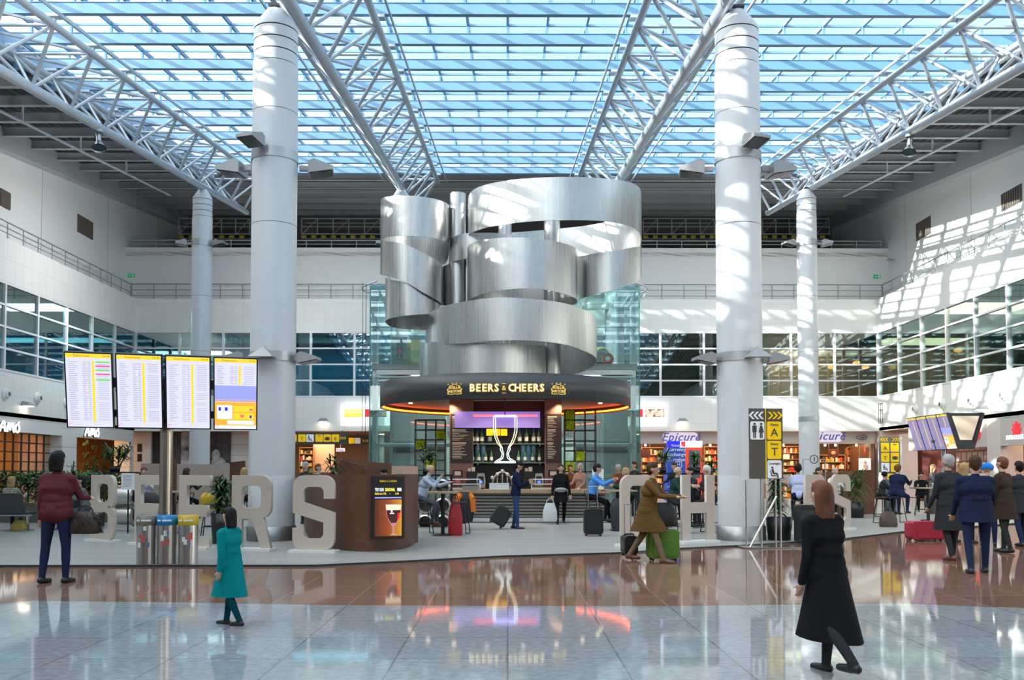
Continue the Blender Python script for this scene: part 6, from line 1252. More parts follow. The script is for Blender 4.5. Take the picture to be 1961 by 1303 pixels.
# ================================================================ plants
LEAF = mat('leaf_green', (.07, .19, .035), .5, noise=(8, .4)); LEAFD = mat('leaf_dark', (.02, .065, .02), .55, noise=(8, .4)); STEM = mat('plant_stem', (.12, .10, .04), .7); POT = mat('pot_black', (.015, .015, .017), .35)
def leaf(m, p, d, L, w, droop, mi=0):
    d = Vector(d).normalized(); side = d.cross(Vector((0, 0, 1)));
    if side.length < .1: side = Vector((1, 0, 0))
    side.normalize(); vs = []; n = 4
    for i in range(n + 1):
        t = i / n; q = Vector(p) + d * (L * t) + Vector((0, 0, -droop * t * t * L)); ww = w * (.35 + 1.3 * t * (1 - t) * 2) * (1 - t ** 3) * .5 + .001
        vs += [q - side * ww, q + side * ww + Vector((0, 0, .0))]
    m.add(vs, [(2 * i, 2 * i + 1, 2 * i + 3, 2 * i + 2) for i in range(n)], mi)
def palm(loc, H, label, seed, spread=.45, n_stem=5, pot=(.22, .45), leaves=26, mt=None, L=.42, low=.45, name='potted_palm', cat='plant'):
    rg = random.Random(seed); t = thing(name, label, cat, loc); ph = pot[1] if pot else 0.0
    if pot: MB().lathe([(0, 0), (pot[0] * .85, 0), (pot[0], pot[1]), (pot[0] * .92, pot[1]), (pot[0] * .9, pot[1] - .04), (0, pot[1] - .04)], 24).build('pot', POT, t)
    s = MB(); f = MB()
    for i in range(n_stem):
        a = rg.random() * 6.28; r0 = .06 + .08 * rg.random(); top = Vector((spread * .55 * math.cos(a) * rg.random(), spread * .55 * math.sin(a) * rg.random(), ph + (H - ph) * rg.uniform(.6, .92))); base = Vector((r0 * math.cos(a), r0 * math.sin(a), ph - .05 if pot else 0)); s.tube([base, (base + top) / 2 + Vector((.02, 0, 0)), top], .012, 6)
        for k in range(leaves):
            q = base.lerp(top, rg.uniform(low, 1.0)); a2 = rg.random() * 6.28; e = rg.uniform(-.1, 1.0); leaf(f, q, (math.cos(a2) * math.cos(e), math.sin(a2) * math.cos(e), math.sin(e)), L * rg.uniform(.6, 1.1), .05, rg.uniform(.2, .7), rg.randrange(2))
    s.build('stem', STEM, t); tag(f.build('foliage', [mt or LEAF, LEAFD], t), kind=None); return t
def palm_px(px, py_top, py_base, Y, label, seed, z0=None, **k):
    z = at(px, py_base, Y).z if z0 is None else z0; H = at(px, py_top, Y).z - z; palm((at(px, py_base, Y).x, Y, z), H, label, seed, **k)
palm_px(220, 848, 903, 24.5, 'bushy bamboo palm on the black shelf behind the letter B', 1, z0=ZS2, n_stem=9, pot=(.15, .16), spread=.9, leaves=24, L=.38, low=.3)
palm_px(178, 870, 960, 27.8, 'small bushy palm left of the bamboo palm', 2, z0=PLZ, n_stem=5, pot=(.2, .4), spread=.5, L=.3, low=.6)
palm_px(131, 872, 960, 28.2, 'small palm beside the white clad pillar', 3, z0=PLZ, n_stem=5, pot=(.2, .4), spread=.5, L=.32, low=.5)
palm_px(638, 858, 909, 23, 'small palm rising behind the corten counter', 4, z0=PLZ, n_stem=4, pot=(.2, .5), spread=.5, leaves=30, L=.45, low=.72)
palm_px(818, 850, 909, 24.0, 'spiky palm on the black shelf left of the bar', 5, z0=ZS1, n_stem=3, pot=(.13, .15), spread=.3, leaves=34, L=.42, low=.25)
palm_px(1268, 862, 908, 25.0, 'palm on the black shelf left of the exchange booth', 6, z0=ZS3, n_stem=3, pot=(.13, .15), spread=.5, leaves=26, L=.48, low=.5)
palm_px(1333, 866, 908, 25.0, 'palm on the black shelf in front of the exchange booth', 7, z0=ZS3, n_stem=4, pot=(.13, .15), spread=.3, leaves=26, L=.4, low=.3)
palm_px(1362, 888, 908, 25.2, 'short bushy plant on the shelf by the right thick column', 8, z0=ZS3, n_stem=4, pot=(.13, .12), spread=.3, leaves=22, L=.3, low=.2)
p = gr(426, 1041, PLZ); palm(p, at(426, 898, p.y).z - PLZ, 'tall potted palm between the second E and the R', 9, pot=(.24, .62), n_stem=7, leaves=55, spread=.3, L=.34, low=.1)
p = gr(1489, 1036, PLZ); palm((p.x + .1, p.y + .2, PLZ), at(1489, 868, p.y).z - PLZ, 'tall potted palm behind the gate sign posts', 10, pot=(.28, .50), n_stem=8, leaves=55, spread=.28, L=.30, low=.1)
p = gr(1640, 992, PLZ); palm(p, at(1640, 895, p.y).z - PLZ, 'bushy palm in front of the corten screen at the right', 11, pot=(.26, .5), n_stem=6, leaves=30, spread=.9, L=.6, low=.3)
# planted hedge at the left
Y = 26.5; x0, x1 = at(-80, 920, Y).x, at(238, 920, Y).x; hd = thing('hedge_planter', 'long low planter of dense dark shrubs along the left', 'planter', ((x0 + x1) / 2, Y, PLZ)); w = (x1 - x0) / 2
MB().bx(-w, w, -.4, .4, 0, .55).build('planter_box', mat('planter_taupe', (.12, .10, .09), .5), hd); rg = random.Random(77); f = MB()
for i in range(3800):
    a = rg.random() * 6.28; e = rg.uniform(-.2, 1.2); leaf(f, (rg.uniform(-w, w), rg.uniform(-.45, .45), .5 + rg.random() ** .7 * .95), (math.cos(a) * math.cos(e), math.sin(a) * math.cos(e), math.sin(e)), rg.uniform(.12, .24), .07, .4, rg.randrange(2))
tag(f.build('foliage', [LEAF, LEAFD], hd), kind='stuff')
# ================================================================ people
SKIN = mat('skin', (.55, .33, .24), .5); SKIN2 = mat('skin_tan', (.40, .22, .15), .5); EYE = mat('eye_dark', (.03, .02, .02), .3); LIP = mat('lip', (.42, .17, .14), .5); SHOE = mat('shoe_black', (.015, .014, .014), .4); SHOEB = mat('shoe_brown', (.14, .06, .03), .4)
def cloth(n, c): return mat('cloth_' + n, c, .85, bump=(45, .25), spec=.12)
HAIRM = {k: mat('hair_' + k, c, .6, spec=.2) for k, c in (('black', (.012, .010, .010)), ('brown', (.06, .03, .018)), ('blond', (.42, .27, .12)), ('grey', (.38, .37, .36)), ('auburn', (.16, .06, .03)), ('white', (.65, .63, .60)))}
def capsules_mesh(caps, voxel):
    bm = bmesh.new()
    for a, b, ra, rb in caps:
        a = Vector(a); b = Vector(b); d = b - a; q = d.to_track_quat('Z', 'Y').to_matrix().to_4x4() if d.length > 1e-5 else Matrix.Identity(4)
        n = 10; rings = []; L = d.length
        prof = [(-ra * math.cos(t), ra * math.sin(t)) for t in (.45, .9, 1.35)] + [(L + rb * math.cos(t), rb * math.sin(t)) for t in (1.35, .9, .45)]
        M = Matrix.Translation(a) @ q
        p0 = bm.verts.new(M @ Vector((0, 0, -ra))); p1 = bm.verts.new(M @ Vector((0, 0, L + rb)))
        for z, r in prof: rings.append([bm.verts.new(M @ Vector((r * math.cos(2 * PI * i / n), r * math.sin(2 * PI * i / n), z))) for i in range(n)])
        for i in range(n):
            j = (i + 1) % n; bm.faces.new((p0, rings[0][j], rings[0][i])); bm.faces.new((p1, rings[-1][i], rings[-1][j]))
            for k in range(len(rings) - 1): bm.faces.new((rings[k][i], rings[k][j], rings[k + 1][j], rings[k + 1][i]))
    me = bpy.data.meshes.new('caps'); bm.to_mesh(me); bm.free()
    o = bpy.data.objects.new('tmp', me); C.objects.link(o); md = o.modifiers.new('r', 'REMESH'); md.mode = 'VOXEL'; md.voxel_size = voxel; sm = o.modifiers.new('s', 'SMOOTH'); sm.factor = .5; sm.iterations = 3
    dg = bpy.context.evaluated_depsgraph_get(); out_ = bpy.data.meshes.new_from_object(o.evaluated_get(dg)); bpy.data.objects.remove(o); bpy.data.meshes.remove(me)
    out_.polygons.foreach_set('use_smooth', [True] * len(out_.polygons)); return out_
def assign(me, caps, tags, mats):
    n = len(me.polygons); c = np.zeros(n * 3); me.polygons.foreach_get('center', c); c = c.reshape(-1, 3); best = np.full(n, 1e9); idx = np.zeros(n, int)
    for (a, b, ra, rb), t in zip(caps, tags):
        a = np.array(a); b = np.array(b); d = b - a; l2 = max(1e-9, float(d @ d)); s = np.clip(((c - a) @ d) / l2, 0, 1); dist = np.linalg.norm(c - a - s[:, None] * d, axis=1) - (ra + (rb - ra) * s)
        k = dist < best; best[k] = dist[k]; idx[k] = t
    me.materials.clear()
    for m_ in mats: me.materials.append(m_)
    me.polygons.foreach_set('material_index', idx.tolist())
NPEOPLE = []
def person(loc, face, H, label, top, legs, hair='brown', hairlen=0.0, shoe=None, skin=None, lean=4, seat=None, lg=((4, 4), (-4, 8)), arms=((5, 6, 10), (5, 6, 10)), headp=0, heady=0, coat=0.0, fat=1.0, voxel=.016, hands_in=(0, 0), bald=False, hat=None, spread=.03, skirt=False, collar=None, group=None):
    """face: degrees, 0 looks to the camera, 90 to the picture's right; arms: (flex, abduct, elbow) right then left as the person has them"""
    s = H / 1.75; caps = []; tags = []
    def cap(a, b, ra, rb, t): caps.append((tuple(Vector(a) * s), tuple(Vector(b) * s), ra * s, rb * s)); tags.append(t)
    R_ = math.radians; T, Lg, Sk, Sh, Ey, Li, Co = 0, 1, 2, 3, 4, 5, 6
    legp = []; low = 0
    for (h, k), sx in zip(lg, (-1, 1)):
        th = Vector((sx * spread * 2, -math.sin(R_(h)), -math.cos(R_(h)))).normalized() * .43; shv = Vector((0, -math.sin(R_(h - k)), -math.cos(R_(h - k)))) * .42; legp.append((sx, th, shv)); low = min(low, (th + shv).z)
    hz = (-low + .085) if seat is None else (seat / s + .10)
    P = Vector((0, 0, hz)); Lr = R_(lean); u = Vector((0, -math.sin(Lr), math.cos(Lr)))
    W_ = fat
    cap(P + Vector((-.075 * W_, 0, 0)), P + Vector((.075 * W_, 0, 0)), .125 * W_, .125 * W_, T if coat or skirt or seat is None else Lg)
    cap(P + u * .02, P + u * .02 + Vector((0, .02, 0)), .13 * W_, .13 * W_, T)
    cap(P + u * .19 + Vector((-.055 * W_, 0, 0)), P + u * .19 + Vector((.055 * W_, 0, 0)), .118 * W_, .118 * W_, T); cap(P + u * .10 + Vector((-.065 * W_, 0, 0)), P + u * .10 + Vector((.065 * W_, 0, 0)), .12 * W_, .12 * W_, T)
    cap(P + u * .34 + Vector((-.085 * W_, 0, 0)), P + u * .34 + Vector((.085 * W_, 0, 0)), .122 * W_, .122 * W_, T)
    SC_ = P + u * .47; cap(SC_ + Vector((-.135 * W_, .01, 0)), SC_ + Vector((.135 * W_, .01, 0)), .078, .078, T); cap(P + u * .40 + Vector((-.11, 0, 0)), P + u * .40 + Vector((.11, 0, 0)), .10 * W_, .10 * W_, T)
    NB = P + u * .53; hp = R_(headp); hv = Vector((0, -math.sin(Lr * .6 + hp * .5), math.cos(Lr * .6 + hp * .5)))
    cap(NB - u * .03, NB + hv * .07, .056, .052, Sk); cap(NB - u * .02, NB + u * .015, .068, .060, Co if collar else T)
    HC_ = NB + hv * .185; Hy = Matrix.Rotation(R_(heady), 3, 'Z'); Hp = Matrix.Rotation(hp + Lr * .3, 3, 'X'); HM = Hy @ Hp
    def hd(x, y, z): return HC_ + HM @ Vector((x, y, z))
    cap(hd(0, .012, .022), hd(0, .0, .012), .090, .086, Sk); cap(hd(0, -.018, -.03), hd(0, -.036, -.078), .068, .042, Sk); cap(hd(0, -.05, .02), hd(0, -.045, .05), .045, .045, Sk)
    cap(hd(0, -.093, .012), hd(0, -.106, -.020), .011, .015, Sk)
    for sx in (-1, 1): cap(hd(sx * .086, .01, .012), hd(sx * .088, .012, -.018), .016, .013, Sk); cap(hd(sx * .033, -.088, .018), hd(sx * .037, -.086, .018), .0095, .0095, Ey)
    cap(hd(-.022, -.088, -.055), hd(.022, -.088, -.055), .010, .010, Li)
    for sx, th, shv in legp:
        hip = P + Vector((sx * .092 * W_, 0, -.02)); kn = hip + th; an = kn + shv
        cap(hip, kn, .093 * W_, .062, Lg); cap(kn, kn + shv * .4, .062, .060, Lg); cap(kn + shv * .3, an, .060, .043, Lg)
        ft = Vector((sx * .02, -1, 0)).normalized(); cap(an + Vector((0, .035, -.035)), an + ft * .03 + Vector((0, 0, -.035)), .042, .044, Sh); cap(an + ft * .03 + Vector((0, 0, -.04)), an + ft * .165 + Vector((0, 0, -.05)), .044, .034, Sh)
    hands = []
    for (fl, ab, el), sx, hin in zip(arms, (-1, 1), hands_in):
        S = SC_ + Vector((sx * .175 * W_, .005, -.01)); a = R_(fl) + Lr * .5; b = R_(ab); U = Vector((sx * math.sin(b), -math.sin(a) * math.cos(b), -math.cos(a) * math.cos(b))) * .285
        E = S + U; a2 = a + R_(el); Fv = Vector((sx * math.sin(b) * .4 - sx * hin, -math.sin(a2), -math.cos(a2))).normalized() * .25; Wr = E + Fv
        cap(S, E, .062 * (W_ + 1) / 2, .050, T); cap(E, Wr, .049, .040, T)
        f = Fv.normalized(); side = f.cross(Vector((0, -1, .3))); side = side.normalized() if side.length > .1 else Vector((1, 0, 0)); palm_n = side.cross(f).normalized()
        cap(Wr, Wr + f * .05, .027, .030, Sk); K = Wr + f * .085
        cap(Wr + f * .05 - side * .02, Wr + f * .085 - side * .022, .021, .018, Sk); cap(Wr + f * .05 + side * .02, Wr + f * .085 + side * .022, .021, .018, Sk)
        fr = max(.0095, voxel * .72 / s)
        for q, (off, ln) in enumerate(((-.034, .055), (-.012, .068), (.012, .064), (.033, .05))):
            k0 = K + side * off; k1 = k0 + (f + side * off * 3).normalized() * ln * .55; k2 = k1 + (f * .8 + palm_n * .5).normalized() * ln * .5; cap(k0, k1, fr, fr, Sk); cap(k1, k2, fr, fr * .9, Sk)
        t0 = Wr + f * .03 - side * .028; cap(t0, t0 + (f * .6 - side * .7 + palm_n * .3).normalized() * .055, fr * 1.15, fr, Sk); hands.append(Wr + f * .10)
    me = capsules_mesh(caps, voxel * s ** .5); me.name = 'body'
    assign(me, caps, tags, [top, legs, skin or SKIN, shoe or SHOE, EYE, LIP, collar or top])
    root = thing('person', label, 'person', loc, R_(face), group); NPEOPLE.append(root); link('body', me, root)
    if coat and seat is None:                                # coat skirt: an open tube from the waist to the hem that follows both thighs
        kL, kR = legp[0][1], legp[1][1]; n = 28; vs = []; rows_ = 7
        for k in range(rows_):
            f = k / (rows_ - 1); z = .14 - f * (.14 + .78 * coat); dy = max(0, -z) / .43
            yA = min(kL.y, kR.y) * dy * 1.08; yB = max(kL.y, kR.y) * dy * 1.08; rx = (.178 + .03 * f) * W_; ry = (.138 + .035 * f) * W_ + (yB - yA) / 2; yc_ = (yA + yB) / 2
            for i in range(n):
                a_ = 2 * PI * i / n; w_ = 1 + .03 * f * math.sin(5 * a_ + 1); lx = math.sin(Lr) * max(0, z)
                vs.append((rx * math.cos(a_) * w_ * s, (yc_ + ry * math.sin(a_) * w_ - lx) * s, (hz + z) * s))
        m = MB(); m.add(vs, [(k * n + i, (k + 1) * n + i, (k + 1) * n + (i + 1) % n, k * n + (i + 1) % n) for k in range(rows_ - 1) for i in range(n)], 0, True)
        m.build('coat_skirt', top, root)
    hc = []
    def hcap(a, b, ra, rb): hc.append((tuple(Vector(a) * s), tuple(Vector(b) * s), ra * s, rb * s))
    if hat:
        hcap(hd(0, .02, .055), hd(0, .0, .062), .098, .094); hcap(hd(-.05, .0, .045), hd(.05, .0, .045), .085, .085); hm = capsules_mesh(hc, .014); assign(hm, hc, [0] * len(hc), [hat]); link('hat', hm, root); hc = []
    if not bald:
        hcap(hd(0, .030, .045), hd(0, .006, .058), .097, .090); hcap(hd(0, .055, .0), hd(0, .05, -.04), .075, .062)
        for sx in (-1, 1): hcap(hd(sx * .052, .03, .01), hd(sx * .06, .03, -.02), .045, .035)
        if hairlen > 0:
            for sx in (-1, 0, 1): hcap(hd(sx * .055, .045, 0), hd(sx * .06, .055, -.10 - hairlen), .055, .04)
    else:
        for sx in (-1, 1): hcap(hd(sx * .07, .03, .0), hd(sx * .05, .07, -.01), .032, .032)
    if not hat or hairlen: hm = capsules_mesh(hc, .013); assign(hm, hc, [0] * len(hc), [HAIRM[hair]]); link('hair', hm, root)
    M = Matrix.Translation(Vector(loc)) @ Matrix.Rotation(R_(face), 4, 'Z'); return root, [M @ (h * s) for h in hands], M
def G(px, py, z=PLZ): return gr(px, py, z)
def D(px, Y, z=PLZ): p = at(px, 905, Y); return Vector((p.x, Y, z))
JEAN = cloth('jeans', (.018, .028, .075)); JEANB = cloth('jeans_blue', (.03, .07, .16)); BLK = cloth('black', (.010, .010, .012)); NAVY = cloth('navy', (.012, .018, .05)); GREYT = cloth('grey_trousers', (.09, .095, .12)); CHAR = cloth('charcoal', (.03, .032, .038)); MAR = cloth('maroon', (.12, .028, .038)); OLIVE = cloth('olive_brown', (.13, .075, .025)); TAN = cloth('tan_trousers', (.20, .14, .09)); PBLUE = cloth('pale_blue_shirt', (.42, .50, .62)); BBLUE = cloth('bright_blue_shirt', (.08, .28, .72)); LIL = cloth('lilac_shirt', (.50, .54, .78)); TEAL = cloth('teal', (.0, .22, .24)); DBR = cloth('dark_brown', (.045, .028, .022)); GREYC = cloth('grey_coat', (.16, .155, .15)); DGREEN = cloth('dark_green', (.02, .06, .045)); PLUMC = cloth('plum_navy', (.025, .022, .05)); FLOR = mat('cloth_floral', (.30, .25, .20), .8, noise=(28, .7)); RUST = cloth('rust_jacket', (.20, .07, .035)); WHT = cloth('white', (.70, .70, .70)); REDC = cloth('red', (.45, .03, .05))
# standing and walking
r_, hn, M_ = person(G(106, 1116, .004), 172, at(100, 868, G(106, 1116).y).z, 'woman in a maroon padded jacket and jeans seen from behind at the left', MAR, JEAN, 'black', .02, lean=2, lg=((2, 2), (-3, 6)), arms=((30, 8, 55), (0, 9, 8)), hands_in=(.25, 0), fat=1.16, voxel=.011, spread=.035)
p = M_ @ Vector((-.36, -.10, .66)); t = bag(0, 0, .40, .30, .22, (.05, .032, .022), 'dark furry handbag held by the woman in maroon', loc=p)
m = MB(); rg = random.Random(3)
for i in range(420): a_ = rg.random() * 6.28; z_ = rg.uniform(.02, .29); m.cyl((.19 * math.cos(a_), .10 * math.sin(a_), z_), (.25 * math.cos(a_), .15 * math.sin(a_), z_ - .03), .006, .001, n=4, caps=False)
tag(m.build('fur', mat('bag_fur', (.035, .025, .02), .9), t), kind='stuff')
person(G(988, 1013), 80, 1.74, 'man in a navy jacket and jeans standing at the bar with his head bowed', NAVY, JEANB, 'black', 0, lean=3, lg=((6, 4), (-3, 6)), arms=((20, 4, 95), (15, 4, 90)), hands_in=(.35, .35), headp=32, voxel=.013)
_, hn, _ = person(G(1074, 1004), 5, 1.68, 'woman all in black with a waist bag walking from the bar', BLK, BLK, 'brown', .06, lean=2, lg=((8, 2), (-8, 16)), arms=((2, 13, 8), (4, 12, 12)), coat=.35, voxel=.013)
bag(0, 0, .42, .52, .20, (.62, .64, .66), 'white shopping bag carried by the woman in black', loc=hn[0] + Vector((-.06, 0, -.66)))
p = D(1074, G(1074, 1004).y - .16, 1.0); t = thing('waist_bag', 'silver grey waist bag on the woman in black', 'bag', p); MB().sphere((0, 0, 0), .17, 14, sc=(1, .35, .42)).build('pouch', mat('silver_pouch', (.32, .33, .35), .35), t); MB().bx(-.14, .14, -.062, -.055, -.005, .005).build('zip', BLACK, t)
_, hn, Mb = person(G(1240, 1076, .004), 68, 1.70, 'man in a brown coat and tan trousers pushing cases beside the letter C', OLIVE, TAN, 'brown', 0, SHOEB, lean=10, lg=((24, 6), (-16, 18)), arms=((42, 6, 40), (40, 6, 42)), coat=.45, fat=1.15, voxel=.011)
p = G(1269, 1074, .004); bag(0, 0, .52, .40, .28, (.012, .012, .014), 'black duffel bag resting on the green suitcase', loc=Vector((p.x, p.y, .585)))
person(G(1586, 1294, .004), 205, 1.42, 'person in a long black coat walking in the right foreground', BLK, CHAR, 'auburn', .10, lean=6, lg=((14, 8), (-18, 26)), arms=((12, 8, 20), (-10, 8, 20)), coat=.75, fat=1.05, voxel=.011)
person(G(440, 1200, .004), 245, 1.15, 'small person in a teal coat walking in the left foreground', TEAL, cloth('dark_teal', (.0, .05, .06)), 'black', .05, lean=4, lg=((14, 4), (-12, 18)), arms=((16, 8, 20), (-12, 8, 14)), coat=.6, fat=1.05, voxel=.012)  # shortened solid figure in place of a blurred passer-by
# crowd at the right
for px, py, fc, H, top, leg, hr, lab, kw in (
    (1821, 1072, 200, 1.78, CHAR, CHAR, 'grey', 'man in a charcoal coat at the left of the right hand crowd', dict(coat=.55, fat=1.22, shoe=SHOEB)),
    (1872, 1098, 170, 1.72, NAVY, JEAN, 'brown', 'man in a navy padded jacket nearest the camera in the right crowd', dict(fat=1.25, coat=.2)),
    (1925, 1058, 215, 1.76, DBR, CHAR, 'auburn', 'man in a dark brown jacket towards the right edge of the crowd', dict(coat=.4, fat=1.15)),
    (1956, 1046, 190, 1.70, CHAR, JEAN, 'black', 'person in charcoal cut by the right picture edge', dict(coat=.3)),
    (1893, 1046, 150, 1.66, GREYC, JEAN, 'grey', 'person with a bright blue cap in the right crowd', dict(hat=cloth('blue_cap', (.03, .22, .62)))),
    (1848, 1040, 120, 1.68, PLUMC, BLK, 'blond', 'person in a plum coat behind the charcoal coat man', dict(coat=.4, hairlen=.05))):
    person(G(px, py, .004), fc, H, lab, top, leg, hr, kw.pop('hairlen', 0.0), lean=3, lg=((8, 4), (-6, 10)), arms=((12, 8, 25), (8, 8, 20)), voxel=.013, **kw)
# seated, left and right of the bar
SEAT = dict(lg=((80, 95), (72, 80)), lean=14)
person(G(806, 1021) + Vector((0, 0, 0)), 78, 1.76, 'bald man in a pale blue shirt sitting with his hand on his chin', PBLUE, GREYT, 'grey', 0, SHOEB, seat=.76, lean=20, lg=((72, 84), (62, 66)), arms=((46, 4, 92), (48, 6, 48)), hands_in=(.35, .1), bald=True, headp=12, heady=-18, voxel=.012)
person(G(1134, 1015), 72, 1.74, 'man in a bright blue shirt sitting at the bar side table', BBLUE, BLK, 'black', 0, seat=.76, lean=12, lg=((74, 80), (66, 60)), arms=((52, 8, 60), (50, 8, 62)), hands_in=(.4, .4), heady=10, headp=8, voxel=.012)
for px, Y, fc, H, st, top, leg, hr, hl, lab, kw in (
    (1206, 23.8, -80, 1.64, .72, DGREEN, BLK, 'blond', .08, 'blonde woman seated across the table from the blue shirt man', {}),
    (1288, 21.5, 60, 1.72, .70, DGREEN, CHAR, 'grey', 0, 'man in dark green seated left of the letter H', dict(bald=True)),
    (1328, 23.6, -60, 1.70, .70, CHAR, BLK, 'black', 0, 'person in charcoal seated behind the letter H', {}),
    (1362, 21.8, -75, 1.76, .70, CHAR, CHAR, 'white', 0, 'white haired man in a dark jacket seated between the letter H and the thick column', {}),
    (1529, 23.0, 165, 1.76, .76, LIL, NAVY, 'black', 0, 'man in a lilac shirt on a stool seen from behind', {}),
    (1562, 25.0, 30, 1.66, .72, RUST, BLK, 'brown', .05, 'person in a rust jacket behind the dark litter bin', {}),
    (1597, 25.5, 0, 1.64, .72, WHT, BLK, 'grey', 0, 'person in white seated behind the letter R', {}),
    (1686, 29.5, 75, 1.66, .60, CHAR, BLK, 'black', 0, 'seated person in a dark knit cap left of the yellow gate sign post', dict(hat=BLK)),
    (1716, 26.2, 130, 1.78, .76, NAVY, JEAN, 'auburn', 0, 'man in a dark navy jacket on a stool near the brown bag', dict(fat=1.15)),
    (1763, 30.5, -20, 1.66, .60, BLK, BLK, 'black', 0, 'dark haired person seated under the tilted screens', {}),
    (18, 22.6, 180, 1.66, .48, FLOR, JEAN, 'blond', .05, 'blonde person in a floral jacket on the bench at the left edge', {}),
    (166, 22.3, -60, 1.68, .48, GREYC, GREYT, 'black', .05, 'black haired person in grey seated on the bench behind the woman in maroon', {}),
    (276, 22.5, 20, 1.66, .72, PBLUE, CHAR, 'auburn', 0, 'auburn haired person behind the first E', {}),
    (352, 23.0, 160, 1.62, .72, CHAR, BLK, 'brown', .04, 'brown haired person behind the second E', {}),
    (466, 23.5, 185, 1.64, .72, FLOR, BLK, 'blond', .08, 'blonde person behind the letter R', {})):
    p = D(px, Y); person(p, fc, H, lab, top, leg, hr, hl, seat=st, lean=12, lg=((78, 84), (72, 74)), arms=((40, 8, 60), (36, 8, 66)), hands_in=(.3, .3), voxel=.018, **kw)
    if lab.startswith(('blonde person in a floral', 'black haired person in grey')): continue
    stool_ = first_or_dup(STOOL, p, math.radians(fc + 180), 'black wire stool under the ' + lab.split(' seated')[0].split(' on a stool')[0].split(' behind')[0].split(' in a dark jacket')[0].split(' left of the yellow')[0] + {1208: '', 1206: '', 1288: ' by the H', 1328: ' behind the H', 1362: ' by the column', 1562: ' behind the bin', 1597: ' behind the R', 276: ' behind the first E', 352: ' behind the second E', 466: ' behind the R', 1763: ' under the screens'}.get(px, '')); stool_.scale = (1, 1, st / .76)
for o in [x for x in C.objects if x.name.startswith('bar_stool') and x.parent is None and x.get('label', '') in ('black wire stool under the seated man in the dark jacket', 'black wire stool under the man in the lilac shirt')]:
    for ch in KIDS(o): bpy.data.objects.remove(ch)
    bpy.data.objects.remove(o)
for px, Y, fc, H, top, leg, hr, lab, kw in (
    (1216, 29.6, -60, 1.80, CHAR, CHAR, 'brown', 'man in a charcoal suit standing right of the bar by the glass wall', {}),
    (1190, 27.8, -30, 1.74, RUST, BLK, 'grey', 'man in a rust jacket leaning at the right end of the bar', dict(lean=22, headp=20)),
    (1092, 29.6, 0, 1.70, RUST, BLK, 'brown', 'bar worker in rust behind the woman in black', {}),
    (1112, 28.4, -40, 1.72, cloth('dusty_pink', (.35, .22, .19)), CHAR, 'grey', 'person in dusty pink at the right part of the bar', {}),
    (1292, 31.0, -60, 1.78, CHAR, CHAR, 'brown', 'man in a dark suit standing before the exchange booth', {}),
    (584, 25.5, 60, 1.74, CHAR, CHAR, 'grey', 'grey haired man in a dark coat behind the corten counter', {}),
    (608, 26.9, 70, 1.70, cloth('pale_top', (.45, .42, .42)), CHAR, 'auburn', 'auburn haired woman in a pale top behind the corten counter', {}),
    (720, 23.0, 40, 1.66, CHAR, BLK, 'black', 'dark haired person bending behind the counter with the beer screen', dict(lean=35, headp=20)),
    (1786, 32.5, 40, 1.74, GREYC, BLK, 'blond', 'blonde woman in a long grey coat under the tilted screens', dict(coat=.6, hairlen=.06))):
    person(D(px, Y), fc, H, lab, top, leg, hr, kw.pop('hairlen', 0.0), lean=kw.pop('lean', 3), arms=((25, 8, 50), (18, 8, 40)), hands_in=(.2, .2), voxel=.018, **kw)
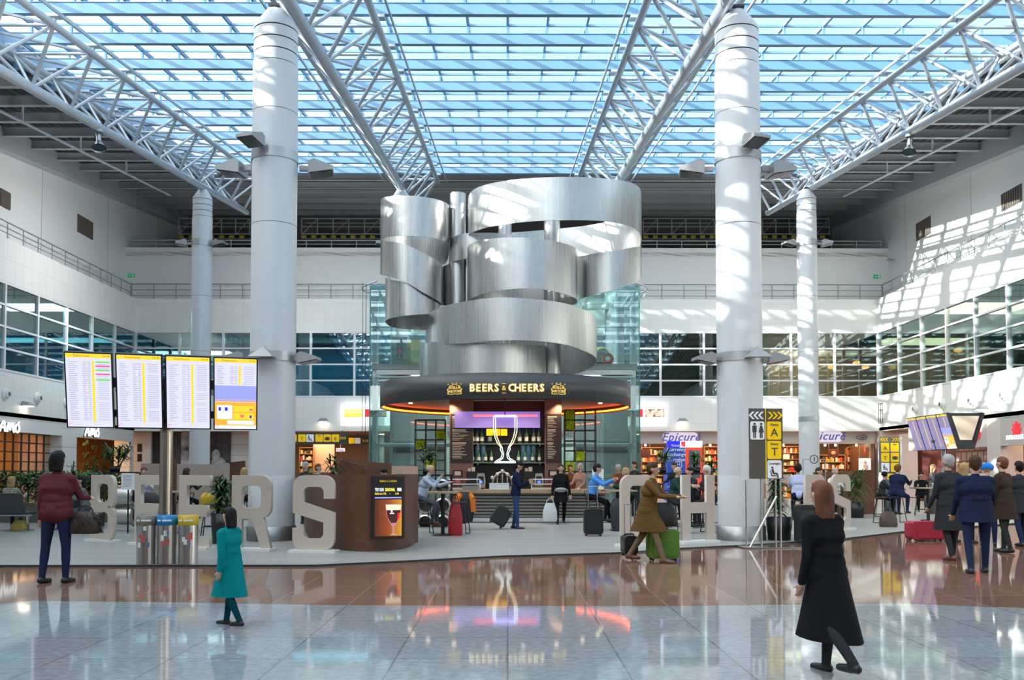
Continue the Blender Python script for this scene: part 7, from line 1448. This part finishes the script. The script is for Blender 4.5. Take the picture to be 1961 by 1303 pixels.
# guests behind the upper right windows
ZF2 = ZW0 - .02
up = []
for i, (px, st, fc, top, hr, lab) in enumerate(((1699, None, -90, BLK, 'brown', 'standing guest in black behind the first right upper window'), (1769, .45, -150, CHAR, 'grey', 'grey haired guest in charcoal at an upper right window'), (1828, .45, 120, NAVY, 'black', 'guest in navy at the upper right window beside the red guest'), (1846, .45, -120, REDC, 'brown', 'guest in red at an upper right window'), (1872, .45, -60, GREYC, 'brown', 'guest in grey at the upper right window right of the red guest'), (1936, .45, -110, BLK, 'black', 'guest in black nearest the picture edge at the upper right window'), (1952, .45, 60, CHAR, 'black', 'guest in charcoal at the right picture edge upper window'))):
    X = XW + 1.1 + (i % 2) * .9; Y = 1 / ((px - 972) / F) * X; Y = Y * 1.0
    p = Vector((X, Y, ZF2)); person(p, fc, 1.74, lab, top, BLK, hr, 0.0, seat=st, lg=((4, 4), (-4, 6)) if st is None else ((82, 86), (78, 82)), lean=4 if st is None else 10, arms=((30, 8, 60), (25, 8, 60)), hands_in=(.3, .3), voxel=.02)
    if st: up.append(p)
def chair_proto():
    t = thing('dining_chair', 'x', 'chair', (0, 0, 0)); MB().bx(-.22, .22, -.22, .22, .40, .45).build('seat', STB, t); MB().bx(-.22, .22, .2, .24, .5, .88).build('backrest', STB, t)
    for sx in (-1, 1):
        for sy in (-1, 1): MB().bar((sx * .2, sy * .2, 0), (sx * .2, sy * .2, .4 if sy < 0 else .88), .03, .03).build('leg', STB, t)
    return t
CHP = [chair_proto()]
for p, lab in zip(up, ('grey haired guest', 'guest in navy', 'guest in red', 'guest in grey', 'guest in black at the edge', 'guest in charcoal')): first_or_dup(CHP, p, math.radians(200), 'dark dining chair under the %s upstairs' % lab)
for i, px in enumerate((1592, 1640, 1657, 1692)):
    Y = YB + 2.5 if px < 1670 else 47; X = at(px, 700, Y).x if px < 1670 else XW + 3; p = at(px, (716, 715, 703, 690)[i], Y); t = thing('pendant_lamp', 'amber pendant lamp in the upstairs restaurant, %s' % ('by the slim right column', 'second from the slim column', 'near the corner window', 'behind the first right side window')[i], 'lamp', (X, Y, ZF2 + 2.0 + .25 * (i % 2))); MB().sphere((0, 0, 0), .22, 14, sc=(1, 1, .55)).build('lamp_shade', mat('amber_shade', (.7, .3, .08), .4, emit=(1, .42, .1), es=1.6), t); MB().cyl((0, 0, .1), (0, 0, ZW1 + .05 - ZF2 - 2.0 - .25 * (i % 2)), .012, n=5).build('cord', BLACK, t)
for i, (px, lab) in enumerate(((1745, 'by the grey haired guest'), (1808, 'left of the guest in navy'), (1858, 'between the red and the grey guest'))):
    X = XW + 1.4; Y = X / ((px - 972) / F); t = thing('dining_table', 'dark restaurant table behind the right upper windows, ' + lab, 'table', (X, Y, ZF2)); MB().bx(-.4, .4, -.4, .4, .70, .74).build('table_top', TBT, t); MB().cyl((0, 0, 0), (0, 0, .7), .05).build('pedestal', STB, t)
